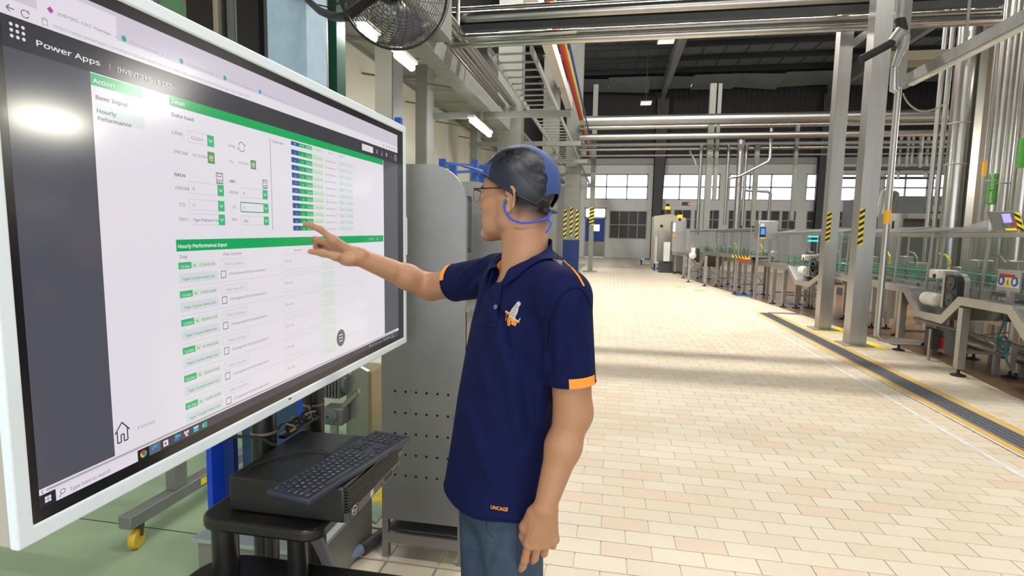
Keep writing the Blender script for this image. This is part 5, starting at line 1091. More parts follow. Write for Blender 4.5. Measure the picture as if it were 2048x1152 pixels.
# ---- warning signs on the nearest guard
XS = 4.24; s0 = lambda px, py: atX(px, py, XS)
def plate(px0, py0, px1, py1, m, name, parent, off=0.0):
    a, b_ = s0(px0, py0), s0(px1, py1); y0, y1 = min(a.y, b_.y), max(a.y, b_.y); z1, z0 = s0(px0, py0).z, s0(px0, py1).z
    MB().box((XS - off - .003, y0, z0), (XS - off, y1, z1)).build(name, m, parent, smooth=False); return y0, y1, z0, z1
ws = thing('warning_signs', 'white plate with two blue mandatory signs and a yellow triangle below a red strip', 'sign', s0(2018, 566))
y0, y1, z0, z1 = plate(1997, 554, 2037, 572, M_WHITE, 'plate', ws); plate(2000, 547, 2030, 553, M_RED, 'red_strip', ws)
M_SB = mat('sign_blue', srgb(36, 84, 160), .5)
for f_ in (.18, .82):
    yc, zc = y0 + (y1 - y0) * f_, (z0 + z1) / 2 + .015; MB().lathe([(.052, 0), (.052, .002)], (XS - .003, yc, zc), (-1, 0, 0), 20).build('blue_disc', M_SB, ws, smooth=False)
    MB().prism([(yc - .012, zc - .03), (yc + .02, zc - .025), (yc + .024, zc + .012), (yc, zc + .035), (yc - .024, zc + .01)], 'X', XS - .0062, XS - .005).build('pictogram', M_WHITE, ws, smooth=False)
yc, zc = (y0 + y1) / 2, (z0 + z1) / 2; MB().prism([(yc - .055, zc - .035), (yc + .055, zc - .035), (yc, zc + .06)], 'X', XS - .005, XS - .003).build('yellow_triangle', M_YEL, ws, smooth=False); MB().prism([(yc - .006, zc - .02), (yc + .006, zc - .02), (yc + .004, zc + .03), (yc - .004, zc + .03)], 'X', XS - .0062, XS - .005).build('pictogram', M_BLACK, ws, smooth=False)
MB().box((XS, y0 - .02, z0 - .04), (XS + .012, y1 + .02, z1 + .09)).build('back_plate', M_CONV, ws, smooth=False)
MB().box((XS + .012, (y0 + y1) / 2 - .03, z0 - .3), (XS + .06, (y0 + y1) / 2 + .03, z1)).build('bracket', M_CONV, ws, smooth=False)
# ---- operator panel at the right edge
H = lambda px, py, Y=5.25: atY(px, py, Y)
hm = thing('operator_terminal', 'steel operator panel with a lilac screen and hazard striped side at the far right', 'control panel', H(2020, 450))
a, b_, c, d_ = H(1995, 424), H(2040, 423), H(2050, 462), H(2009, 463)
V = [a, b_, c, d_]; V2 = [v + Vector((.12, .34, .02)) for v in V]
MB().add(V + V2, [(0, 1, 2, 3), (7, 6, 5, 4), (0, 4, 5, 1), (1, 5, 6, 2), (2, 6, 7, 3), (3, 7, 4, 0)]).build('housing', mat('panel_grey', srgb(112, 112, 112), .4, .5), hm, smooth=False)
def quad(pts, m, name, parent, off): MB().add([H(*p) + Vector((0, -off, 0)) for p in pts], [(0, 1, 2, 3)]).build(name, m, parent, smooth=False, fixn=False)
quad([(2002, 428), (2019, 427), (2024, 445), (2007, 446)], mat('lilac_display', srgb(150, 140, 250), .3, emit=.9), 'display', hm, .004)
quad([(2004, 448), (2013, 448), (2015, 454), (2006, 454)], mat('panel_green', srgb(50, 110, 70), .5), 'green_key_field', hm, .004); quad([(2022, 444), (2031, 443), (2034, 451), (2025, 451)], M_RED, 'red_key_field', hm, .004); quad([(2009, 457), (2032, 456), (2034, 461), (2011, 461)], M_YEL, 'yellow_strip', hm, .004)
quad([(2026, 425), (2039, 424), (2049, 461), (2036, 461)], M_YEL, 'hazard_field', hm, .003)
for k in range(3):
    y = 425 + 13 * k; x = 2026 + 3.5 * k; quad([(x, y), (x + 13, y + 7), (x + 15, y + 13), (x + 2, y + 6)], M_BLACK, 'hazard_stripe', hm, .006)
e = H(2030, 450); MB().tube([(e.x + .08, e.y + .25, e.z - .02), (e.x + .3, e.y + .3, e.z - .02), (4.36, e.y + .3, e.z - .06), (4.36, e.y + .3, 1.42)], .025, 12).build('support_arm', M_STEEL, hm)
# ---- stainless terminal on the middle section
tm = thing('terminal_cabinet', 'stainless terminal cabinet with a small blue screen above the conveyors', 'control cabinet', atY(1537, 480, 14.8))
Tt = lambda px, py, Y=14.6: atY(px, py, Y)
a, b_ = Tt(1516, 478), Tt(1557, 442); MB().box((a.x, 14.6, a.z), (b_.x, 15.0, b_.z)).build('cabinet', M_STEEL, tm, bevel=.01, seg=1)
a, b_ = Tt(1519, 474), Tt(1532, 454.5); MB().box((a.x, 14.585, a.z), (b_.x, 14.6, b_.z)).build('screen_bezel', M_BLACK, tm, smooth=False); a, b_ = Tt(1521, 469), Tt(1530, 457); MB().box((a.x, 14.58, a.z), (b_.x, 14.585, b_.z)).build('display', mat('blue_display', srgb(50, 120, 240), .3, emit=.9), tm, smooth=False)
a, b_ = Tt(1521, 453), Tt(1529, 447); MB().box((a.x, 14.59, a.z), (b_.x, 14.6, b_.z)).build('pale_label', mat('pale_label', srgb(190, 215, 215), .5), tm, smooth=False); a, b_ = Tt(1522, 477), Tt(1530, 475); MB().box((a.x, 14.585, a.z), (b_.x, 14.6, b_.z)).build('yellow_strip', M_YEL, tm, smooth=False)
for px in (1519, 1544): a = Tt(px, 478); MB().box((a.x - .03, 14.7, 0), (a.x + .03, 14.76, a.z)).build('leg', M_CONV, tm, smooth=False)
# ---- beige machine cabinet with beacons, steel cabinet before it
bm_ = thing('beige_machine', 'beige machine cabinet with an amber beacon at the far end of the line', 'machine', atY(1340, 500, 27))
Bq = lambda px, py, Y=27.0: atY(px, py, Y)
MB().prism([(Bq(1309, 440).x, .05), (Bq(1372, 440).x, .05), (Bq(1372, 440).x, Bq(1372, 436).z), (Bq(1340, 428).x, Bq(1340, 428).z), (Bq(1309, 432).x, Bq(1309, 432).z)], 'Y', 27, 28.6).build('cabinet', mat('beige_machine_paint', srgb(196, 192, 174), .5, var=.04, scale=3), bm_, smooth=False)
MB().box((Bq(1316, 480).x, 26.9, .3), (Bq(1333, 480).x, 27, Bq(1316, 460).z)).build('door', M_CONV, bm_, smooth=False); MB().cyl((Bq(1323, 452).x, 26.97, Bq(1323, 452).z), (Bq(1323, 452).x, 27, Bq(1323, 452).z), .07, 10).build('knob', M_BLACK, bm_)
MB().box((Bq(1308, 500).x, 26.6, 0), (Bq(1313, 500).x, 26.9, Bq(1310, 472).z)).build('side_post', M_WHITE, bm_, smooth=False)
M_AMB = mat('amber_beacon', srgb(255, 150, 20), .4, emit=2.2)
def beacon(parent, px, py, Y, zb):
    p = atY(px, py, Y); MB().cyl((p.x, Y + .2, zb), (p.x, Y + .2, p.z - .06), .05, 8).build('beacon_mast', M_DARKST, parent); MB().cyl((p.x, Y + .2, p.z - .06), (p.x, Y + .2, p.z + .08), .11, 12).build('beacon_lens', M_AMB, parent); MB().cyl((p.x, Y + .2, p.z + .08), (p.x, Y + .2, p.z + .2), .08, 10).build('beacon_cap', M_BLACK, parent)
beacon(bm_, 1336, 416, 27, Bq(1336, 428).z)
sc2 = thing('steel_machine', 'stainless machine cabinet with an amber beacon and a bright window, front of the beige machine', 'machine', atY(1360, 500, 24.8)); Sq = lambda px, py: atY(px, py, 24.8)
MB().box((Sq(1345, 470).x, 24.8, .06), (Sq(1372, 470).x, 25.8, Sq(1345, 442).z)).build('cabinet', M_STEEL, sc2, smooth=False); MB().box((Sq(1345.5, 470).x, 24.78, Sq(1345, 463).z), (Sq(1350, 470).x, 24.8, Sq(1345, 446).z)).build('lit_window', mat('lit_window', srgb(225, 238, 255), .4, emit=1.0), sc2, smooth=False)
MB().box((Sq(1345, 470).x, 24.77, Sq(1345, 475).z), (Sq(1351, 470).x, 24.8, Sq(1345, 466).z)).build('yellow_plate', M_OCHRE, sc2, smooth=False); beacon(sc2, 1361, 433, 24.8, Sq(1361, 442).z)
MB().box((Sq(1326, 500).x, 24.4, .5), (Sq(1338, 500).x, 24.7, Sq(1330, 484).z)).build('white_box', M_WHITE, sc2, smooth=False); MB().box((Sq(1318, 500).x, 24.5, 0), (Sq(1345, 500).x, 24.75, .5)).build('dark_drive', M_DARKST, sc2, smooth=False)
ck = thing('led_clock', 'black digital display with red digits under the second far window', 'display', atY(1372, 408, 22.85)); a, b_ = atY(1364, 411, 22.85), atY(1380, 404, 22.85); MB().box((a.x, 22.85, a.z), (b_.x, 22.95, b_.z)).build('housing', M_BLACK, ck, smooth=False)
MB().box((atY(1376, 410, 22.85).x, 22.835, a.z + .03), (atY(1379, 410, 22.85).x, 22.85, b_.z - .03)).build('red_digit', mat('red_led', srgb(255, 60, 40), .4, emit=1.5), ck, smooth=False); MB().box((b_.x, 22.88, a.z + .05), (atY(1411, 408, 22.9).x, 22.92, a.z + .1)).build('bracket', M_GALV, ck, smooth=False)
# ---- blue step stools
def stool(px, py, w_, d_, h_, label):
    p = atZ(px, py); t = thing('step_stool', label, 'stool', (p.x, p.y, 0))
    MB().box((p.x - w_ / 2, p.y - d_ / 2, h_ - .05), (p.x + w_ / 2, p.y + d_ / 2, h_)).build('tread', M_BLUE, t, smooth=False)
    for sx in (-1, 1):
        for sy in (-1, 1): x, y = p.x + sx * (w_ / 2 - .05), p.y + sy * (d_ / 2 - .05); MB().box((x - .03, y - .03, 0.01), (x + .03, y + .03, h_ - .05)).build('leg', M_BLUE, t, smooth=False); 
    MB().box((p.x - w_ / 2, p.y - d_ / 2 - .01, h_ - .06), (p.x - w_ / 2 + .2, p.y - d_ / 2, h_ + .01)).build('pale_edge', M_WHITE, t, smooth=False)
stool(1292, 530, .62, .6, .36, 'blue step stool nearest the far door wall'); stool(1320, 541, .62, .5, .40, 'blue step stool beside the end of the conveyor line')
# ---- electrical boxes, floor pipes and hose below the nearest section
eb = thing('switch_box', 'grey electrical switch box pair standing below the nearest conveyor', 'switch box', atZ(1862, 722)); g = atZ(1862, 722); Bx = lambda px, py: atY(px, py, g.y)
a, b_ = Bx(1862, 699), Bx(1881, 660); MB().box((a.x, g.y, a.z), (b_.x, g.y + .16, b_.z)).build('box', M_DARKST, eb, smooth=False); a, b_ = Bx(1883, 705), Bx(1908, 661); MB().box((a.x, g.y - .06, a.z), (b_.x, g.y + .1, b_.z)).build('box', M_GALV, eb, smooth=False); MB().box((a.x - .03, g.y - .02, a.z + .05), (a.x, g.y + .1, a.z + .2)).build('red_switch', M_RED, eb, smooth=False)
MB().box((Bx(1860, 700).x, g.y + .02, 0.0015), (Bx(1864, 700).x, g.y + .06, b_.z)).build('stand_leg', M_CONV, eb, smooth=False)
eb2 = thing('switch_box', 'small grey switch box with a red part below the middle conveyor', 'switch box', atZ(1622, 606)); g = atZ(1612, 607); Bx = lambda px, py: atY(px, py, g.y)
a, b_ = Bx(1612, 604), Bx(1632, 581); MB().box((a.x, g.y, a.z), (b_.x, g.y + .2, b_.z)).build('box', M_GALV, eb2, smooth=False); MB().box((a.x + .1, g.y - .02, a.z + .08), (a.x + .18, g.y, a.z + .2)).build('red_switch', M_RED, eb2, smooth=False); MB().box((a.x + .05, g.y + .08, 0.0015), (a.x + .1, g.y + .13, a.z)).build('stand_leg', M_CONV, eb2, smooth=False)
def fpipe(px, py, X, r, y0, y1, label, m=M_STEELH):
    z = max(r + .09, atX(px, py, X).z); t = thing('floor_pipe', label, 'pipe', (X, y0, z)); MB().cyl((X, y0, z), (X, y1, z), r, 16).build('pipe', m, t)
    for k in range(4): y = y0 + (y1 - y0) * (k + .5) / 4; MB().box((X - .03, y - .02, 0.0015), (X + .03, y + .02, z - r * .9)).build('support', M_GALV, t, smooth=False)
fpipe(1985, 728, 4.62, .10, 4.0, 6.7, 'thick steel pipe just above the floor below the nearest conveyor'); fpipe(1840, 655, 4.75, .08, 6.9, 9.0, 'steel pipe above the floor left of the switch boxes'); fpipe(1840, 640, 4.5, .025, 4.2, 9.0, 'thin rail along the floor behind the conveyor legs', M_GALV); fpipe(2000, 690, 4.95, .05, 4.0, 8.5, 'second steel pipe on the floor behind the thick one')
hz_ = thing('air_hose', 'coiled teal air hose hanging below the nearest conveyor', 'hose', atX(2004, 690, 4.3)); M_HT = mat('teal_hose', srgb(28, 110, 124), .4); hc_ = atX(2004, 690, 4.3)
MB().tube(smooth([atX(2012, 630, 4.3), atX(2004, 655, 4.3), atX(1992, 680, 4.3)] + [hc_ + Vector((.02 * (k % 2), .085 * math.cos(math.pi * (1 + k / 7)), .095 * math.sin(-k * math.pi / 7) * 1)) for k in range(29)] + [atX(2010, 715, 4.3), atX(2020, 735, 4.3)]), .011, 8).build('hose', M_HT, hz_)
vb = thing('valve_block', 'brass and black valve block where the teal hose starts', 'valve', atX(2010, 635, 4.32)); v_ = atX(2010, 632, 4.34); MB().box((v_.x, v_.y - .05, v_.z - .06), (v_.x + .1, v_.y + .08, v_.z + .08)).build('body', M_DARKST, vb, bevel=.01); MB().cyl((v_.x + .05, v_.y, v_.z + .08), (v_.x + .05, v_.y, v_.z + .2), .02, 10).build('connector', M_OCHRE, vb)

# ================================================================ vertical pipes and trunking at the right
def vpipe(px, py, w_, Y, label, m=M_POLISH, z0=0.0, z1=RZ - 1.3, lab=None, group=None, flat=False, coll=()):
    p = atY(px, py, Y); r = w_ / 2 * Y / 1085 * .985
    t = thing('vertical_pipe', label, 'pipe', (p.x, p.y, z0))
    if flat: MB().box((p.x - r, Y - r, z0), (p.x + r, Y + r, z1)).build('section', m, t, smooth=False)
    else: MB().cyl((p.x, Y, z0), (p.x, Y, z1), r, 24).build('pipe', m, t)
    for z in coll: MB().lathe([(r * 1.03, -.012), (r * 1.06, -.006), (r * 1.06, .006), (r * 1.03, .012)], (p.x, Y, z), n=24).build('collar', M_GALV, t)
    if lab:
        c, y0, y1, off, ww = lab; za, zb = atY(px, y1, Y - r).z, atY(px, y0, Y - r).z; b = MB(); V = []
        for k in range(7):
            a = -math.pi / 2 - off - ww / 2 + ww * k / 6
            for z in (za, zb): V.append((p.x + (r + .0015) * math.cos(a), Y + (r + .0015) * math.sin(a), z))
        b.add(V, [(2 * k, 2 * k + 2, 2 * k + 3, 2 * k + 1) for k in range(6)]); b.build('pipe_label', c, t, fixn=False)
    return t, p, r
M_LG = mat('label_green', srgb(70, 150, 50), .5); M_LY = mat('label_yellow', srgb(236, 178, 40), .5)
t, p, r = vpipe(1774, 440, 11, 7.6, 'thin upright pipe with a yellow label bending level below the conveyor', M_STEEL, z0=.45, z1=atY(1790, 175, 7.6).z, lab=(M_LY, 420, 448, .55, 2.6))
MB().tube([(p.x, 7.6, .45), (p.x, 7.6, .34), (p.x + .04, 7.6, .3), (p.x + .12, 7.6, .285), (p.x + .5, 7.6, .28)], r, 12).build('lower_bend', M_STEEL, t)
q = [atY(*v, 7.6) for v in ((1787, 180), (1789, 135), (1797, 112), (1806, 95), (1809, 72), (1800, 66), (1785, 85), (1772, 92))]
MB().tube([(p.x, 7.6, q[0].z - .02), q[0], q[1]], r, 12).build('riser', M_STEEL, t); MB().tube([q[1], q[2], q[3], q[4]], [r, r * 1.2, r * 1.5, r * 1.6], 14).build('reducer', M_GALV, t); MB().tube([q[4], q[5], q[6]], r * 1.6, 14).build('elbow', M_GALV, t); MB().tube([q[6], q[7], q[7] + (q[7] - q[6]) * 4], r * 1.3, 12).build('rubber_sleeve', M_RUBBER, t)
u0, u1 = atY(1806, 62, 7.7), atY(1800, 38, 7.7); MB().tube([u0, u1], r * 1.5, 14).build('rubber_sleeve', M_RUBBER, t); MB().tube([u1, (u1.x, 7.7, RZ - 1.3)], r * 1.6, 14).build('upper_duct', M_GALV, t)
vpipe(1800, 150, 14, 8.6, 'flat grey channel just right of the bent dust pipe', M_COLUMN, z0=atY(1800, 175, 8.6).z, flat=True)
vpipe(1866, 330, 8, 11.3, 'left one of two thin pipes before the large polished pipe', M_STEEL); vpipe(1880, 330, 8, 11.2, 'right one of two thin pipes before the large polished pipe', M_STEEL)
vpipe(1896, 330, 7, 11.5, 'thin pipe touching the left side of the large polished pipe', M_STEEL)
vpipe(1912, 330, 31, 10.9, 'largest polished vertical pipe of the cluster with no label', coll=(2.9, 3.6))
vpipe(1941, 350, 12, 10.8, 'flat stainless channel right of the largest polished pipe', M_STEEL, flat=True); vpipe(1954, 350, 14, 11.0, 'brown grey square duct behind the yellow labelled pipe', mat('brown_duct', srgb(120, 110, 96), .5, .3), flat=True)
vpipe(1969, 350, 10, 10.5, 'thin polished pipe with a yellow label in the pipe cluster', lab=(M_LY, 322, 353, .6, 1.8))
green_pipe = vpipe(1988, 350, 21, 10.2, 'polished pipe with a long green label at eye level', lab=(M_LG, 347, 409, .55, 1.3), coll=(2.55,))[0]; vpipe(2012, 350, 24, 10.1, 'polished pipe between the two green labelled pipes', coll=(2.5,)); vpipe(2030, 350, 10, 9.9, 'thin pipe left of the last green labelled pipe'); vpipe(2046, 350, 22, 9.7, 'last polished pipe with a green label at the picture edge', lab=(M_LG, 275, 335, .8, 1.6))
# lettering on the green label, part of its pipe
p = atY(1988, 378, 10.2); r = 21 / 2 * 10.2 / 1085 * .985; an = -math.pi / 2 - .55; vs, fs = text_mesh('Beer Filling', 1.0); k = .46 / vs[:, 0].max(); V = []
for v in vs:
    a_ = an + (v[1] - .35) *   .075 / r; V.append((green_pipe.location.x + (r + .003) * math.cos(a_) , 10.2 + (r + .003) * math.sin(a_), p.z - .23 + v[0] * k))
MB().add([(x, y, z) for x, y, z in V], fs).build('pipe_lettering', M_WHITE, green_pipe, smooth=False, fixn=False)
cl = thing('cable_trunking', 'long grey cable trunking with a slim lamp below it reaching in from the top right', 'trunking', atX(1900, 150, 4.4)); a = atX(1800, 176, 4.4); b_ = atX(2100, 50, 4.4)
MB().box((4.33, 4.2, a.z - .02), (4.47, a.y, a.z + .13)).build('trunking', M_GALV, cl, smooth=False); MB().box((4.36, 4.6, a.z - .06), (4.42, a.y - .35, a.z - .02)).build('lamp_body', M_WHITE, cl, smooth=False)
for k in (4.5, 6.3, 8.2): MB().box((4.39, k, a.z + .13), (4.41, k + .03, RZ - 1.2)).build('hanger', M_GALV, cl, smooth=False)
cq = [atX(1806, 186, 4.40), atX(1808, 193, 4.42), atX(1816, 207, 4.46), atX(1832, 220, 4.5), atX(1848, 224, 4.6), atX(1866, 220, 4.7), atX(1884, 212, 4.8), atX(1898, 197, 4.9)]; tag(MB().tube(smooth(cq), .012, 8).build('hanging_cable', mat('beige_cable', srgb(150, 142, 122), .5)), 'beige cable hanging in a loop below the cable trunking', 'cable')
tag(MB().box((atY(1770, 150, 9.5).x, 9.5, atY(1770, 122, 9.5).z), (atY(1900, 150, 9.5).x, 9.9, atY(1770, 103, 9.5).z)).build('cable_tray', mat('tray_brown', srgb(140, 130, 110), .55, .2), smooth=False), 'brown grey cable tray behind the dust pipe', 'cable tray')
# machines behind the guards at the right
bk_ = thing('dark_machine', 'dark machine block with a rounded steel drum behind the right guards', 'machine', (8, 14, 0)); Kq = lambda px, py, Y=15.0: atY(px, py, Y)
MB().box((Kq(1752, 420).x, 15, 0), (Kq(1900, 420).x, 17, Kq(1800, 392).z)).build('body', mat('machine_slate', srgb(92, 94, 96), .5, .3, var=.15, scale=3), bk_, smooth=False); MB().box((Kq(1800, 420).x, 14.6, Kq(1800, 438).z), (Kq(1905, 420).x, 15, Kq(1800, 428).z)).build('ledge', M_GALV, bk_, smooth=False); MB().box((Kq(1850, 420).x, 14.7, Kq(1850, 424).z), (Kq(1925, 420).x, 15, Kq(1850, 412).z)).build('ledge', M_STEEL, bk_, smooth=False)
c = Kq(1768, 410, 14.5); MB().lathe([(.2, -.34), (.25, -.3), (.25, .3), (.2, .34)], c, (.15, 0, 1), 20).build('drum', M_POLISH, bk_); MB().cyl((c.x, c.y, 0), (c.x, c.y, c.z - .3), .1, 10).build('drum_stand', M_DARKST, bk_)
sb_ = thing('steel_box', 'steel cabinet on top of the machines beside the thin labelled pipe', 'cabinet', Kq(1792, 455, 12)); a, b_ = Kq(1778, 460, 12), Kq(1808, 427, 12); MB().box((a.x, 12, 0), (b_.x, 12.5, b_.z)).build('cabinet', M_STEEL, sb_, smooth=False); MB().box((a.x + .05, 11.985, b_.z - .3), (a.x + .08, 12, b_.z - .15)).build('door_handle', M_BLACK, sb_, smooth=False)
lo = thing('machine_module', 'row of steel machine modules behind the nearest conveyor near the floor', 'machine', (6.6, 8, 0))
for k in range(3):
    y = 5.4 + 1.3 * k; MB().box((6.2, y, .25), (7.0, y + .9, 1.0 - .1 * (k % 2))).build('module', M_CONV, lo, bevel=.02, seg=1); MB().cyl((6.1, y + .2, 0), (6.1, y + .2, .9), .09, 14).build('cylinder', M_STEEL, lo)
    for x in (6.3, 6.9): MB().box((x - .04, y + .3, 0), (x + .04, y + .38, .25)).build('leg', M_CONV, lo, smooth=False)

# strip lamps over the right hand machines, outside the picture but mirrored in the screen
for q, (lx, ly, lz, ll, le, lab) in enumerate(((8.07, 8.0, 3.37, 1.0, 115.0, 'strip lamp hanging low over the machines beyond the pipe cluster'), (7.88, 10.0, 4.73, 1.5, 6.0, 'higher strip lamp hanging over the machines beyond the pipe cluster'))):
    lb = thing('machine_lamp', lab, 'light', (lx, ly, lz)); h_ = ll / 2
    MB().box((lx - .12, ly - h_ - .05, lz + .08), (lx + .12, ly + h_ + .05, lz + .16)).build('housing', M_WHITE, lb, smooth=False); MB().box((lx - .1, ly - h_, lz - .09), (lx + .1, ly + h_, lz + .08)).build('lamp_tube', mat('strip_lamp_%s' % ('low', 'high')[q], (1, .95, .80), .4, emit=le), lb, smooth=False)
    for sg in (-.7, .7): MB().cyl((lx, ly + sg * h_, lz + .16), (lx, ly + sg * h_, RZ - 1.2), .012, 6).build('hanger_rod', M_GALV, lb)
# ================================================================ the man at the screen
# signed distance fields, meshed with surface nets, give continuous smooth bodies and cloth
class SDF:
    def __init__(s): s.p = []
    def add(s, fn, lo, hi, k=.01, sub=False): s.p.append((fn, np.array(lo, float), np.array(hi, float), k, sub)); return s
    def cone(s, a, b, ra, rb, k=.012, sub=False):
        a = np.array(a, float); b = np.array(b, float); ab = b - a; L2 = ab @ ab; R_ = max(ra, rb)
        def fn(P):
            q = P - a; t = np.clip((q @ ab) / L2, 0, 1); return np.sqrt(((q - t[:, None] * ab) ** 2).sum(1)) - (ra + t * (rb - ra))
        return s.add(fn, np.minimum(a, b) - R_, np.maximum(a, b) + R_, k, sub)
    def ball(s, c, r, k=.012, sub=False):
        c = np.array(c, float); return s.add(lambda P: np.sqrt(((P - c) ** 2).sum(1)) - r, c - r, c + r, k, sub)
    def ell(s, c, r, A=None, k=.012, sub=False):
        """ellipsoid, A: rows are its local axes"""
        c = np.array(c, float); r = np.array(r, float); A = np.eye(3) if A is None else np.array(A, float)
        def fn(P):
            q = (P - c) @ A.T; k0 = np.sqrt(((q / r) ** 2).sum(1)); k1 = np.sqrt(((q / r ** 2) ** 2).sum(1)); return k0 * (k0 - 1) / np.maximum(k1, 1e-6)
        R_ = r.max(); return s.add(fn, c - R_, c + R_, k, sub)
    def ev(s, P, far=.06):
        d = np.full(len(P), far)
        for fn, lo, hi, k, sub in s.p:
            m = far * .75 + k; ix = np.nonzero(np.all((P > lo - m) & (P < hi + m), axis=1))[0]
            if len(ix) == 0: continue
            e = fn(P[ix]); o = d[ix]
            if sub: e = -e; h = np.clip(.5 - .5 * (o - e) / k, 0, 1); d[ix] = o + (e - o) * h + k * h * (1 - h)
            else: h = np.clip(.5 + .5 * (o - e) / k, 0, 1); d[ix] = o + (e - o) * h - k * h * (1 - h)
        return d
    def grad(s, P, e=.0015):
        P = np.asarray(P, float); g = np.stack([s.ev(P + v) - s.ev(P - v) for v in np.eye(3) * e], 1); return g / np.maximum(np.linalg.norm(g, axis=1), 1e-9)[:, None]
def surface_nets(ev, xs, ys, zs, cs=8):
    """rectilinear grid, only the blocks near the surface are evaluated"""
    def pad(a): n = (len(a) - 1 + cs - 1) // cs * cs + 1; st = a[-1] - a[-2]; return np.concatenate([a, a[-1] + st * np.arange(1, n - len(a) + 1)])
    xs, ys, zs = pad(np.array(xs)), pad(np.array(ys)), pad(np.array(zs)); N = (len(xs), len(ys), len(zs))
    ci = [np.arange(0, n - 1, cs) for n in N]; cc = [(a[c] + a[c + cs]) / 2 for a, c in zip((xs, ys, zs), ci)]; hw = [(a[c + cs] - a[c]) / 2 for a, c in zip((xs, ys, zs), ci)]
    g = np.stack(np.meshgrid(*cc, indexing='ij'), -1).reshape(-1, 3); rad = np.sqrt(sum(h ** 2 for h in np.meshgrid(*hw, indexing='ij'))).reshape(-1)
    d = ev(g); act = np.nonzero(np.abs(d) < rad * 1.25 + .004)[0]; cn = [len(c) for c in ci]
    I, J, K = np.unravel_index(act, cn); D = np.ones(N, np.float32); mark = np.zeros(N, bool); r9 = np.arange(cs + 1)
    o = np.stack(np.meshgrid(r9, r9, r9, indexing='ij'), -1).reshape(-1, 3)
    for s in range(0, len(act), 4096): 
        b = np.stack([I[s:s + 4096], J[s:s + 4096], K[s:s + 4096]], 1) * cs; q = (b[:, None, :] + o[None]).reshape(-1, 3); mark[q[:, 0], q[:, 1], q[:, 2]] = True
    pi = np.nonzero(mark)
    P = np.stack([xs[pi[0]], ys[pi[1]], zs[pi[2]]], 1); D[pi] = ev(P)
    o8 = np.stack(np.meshgrid(np.arange(cs), np.arange(cs), np.arange(cs), indexing='ij'), -1).reshape(-1, 3); cells = []
    for s in range(0, len(act), 4096):
        b = np.stack([I[s:s + 4096], J[s:s + 4096], K[s:s + 4096]], 1) * cs; c = (b[:, None, :] + o8[None]).reshape(-1, 3)
        sg = np.zeros(len(c), np.int8)
        for dx in (0, 1):
            for dy in (0, 1):
                for dz in (0, 1): sg += D[c[:, 0] + dx, c[:, 1] + dy, c[:, 2] + dz] < 0
        cells.append(c[(sg > 0) & (sg < 8)])
    c = np.concatenate(cells); acc = np.zeros((len(c), 3)); cnt = np.zeros(len(c))
    cor = [(dx, dy, dz) for dx in (0, 1) for dy in (0, 1) for dz in (0, 1)]; val = {k: D[c[:, 0] + k[0], c[:, 1] + k[1], c[:, 2] + k[2]].astype(float) for k in cor}
    for a in cor:
        for ax in range(3):
            if a[ax] == 0:
                b = list(a); b[ax] = 1; b = tuple(b); va, vb = val[a], val[b]; m = (va < 0) != (vb < 0); t = np.where(m, va / np.where(m, va - vb, 1), 0)
                pa = np.tile(np.array(a, float), (len(c), 1)); pa[:, ax] += t; acc[m] += pa[m]; cnt[m] += 1
    f = acc / cnt[:, None]
    V = np.stack([a[c[:, i]] + f[:, i] * (a[c[:, i] + 1] - a[c[:, i]]) for i, a in enumerate((xs, ys, zs))], 1)
    idx = np.full(N, -1, np.int32); idx[c[:, 0], c[:, 1], c[:, 2]] = np.arange(len(c)); F = []
    for ax in range(3):
        u_, v_ = [(1, 2), (2, 0), (0, 1)][ax]; e = np.zeros(3, int); e[ax] = 1; s0 = D[c[:, 0], c[:, 1], c[:, 2]] < 0; n_ = c + e; s1 = D[n_[:, 0], n_[:, 1], n_[:, 2]] < 0
        m = (s0 != s1) & (c[:, u_] > 0) & (c[:, v_] > 0); q = c[m]; du = np.zeros(3, int); du[u_] = 1; dv = np.zeros(3, int); dv[v_] = 1
        ids = [idx[tuple((q - a).T)] for a in (0 * du, du, du + dv, dv)]; Q = np.stack(ids, 1); ok = (Q >= 0).all(1); fl = s0[m][ok]; Q = Q[ok]
        F.append(np.where(fl[:, None], Q, Q[:, ::-1]))
    return V, np.concatenate(F)
def np_mesh(name, V, F, mats, parent=None, label=None):
    me = bpy.data.meshes.new(name); me.vertices.add(len(V)); me.vertices.foreach_set('co', np.asarray(V, np.float32).ravel()); n = F.shape[1]
    me.loops.add(F.size); me.loops.foreach_set('vertex_index', F.astype(np.int32).ravel()); me.polygons.add(len(F)); me.polygons.foreach_set('loop_start', np.arange(0, F.size, n, dtype=np.int32))
    me.polygons.foreach_set('use_smooth', np.ones(len(F), bool)); me.update(calc_edges=True)
    for m in (mats if isinstance(mats, list) else [mats]): me.materials.append(m)
    o = bpy.data.objects.new(name, me); C.objects.link(o)
    if parent: adopt(o, parent)
    if label: o['label'] = label
    return o
A3 = lambda v: np.array(v[:], float)
J_ = lambda px, py, Y: A3(atY(px, py, Y))
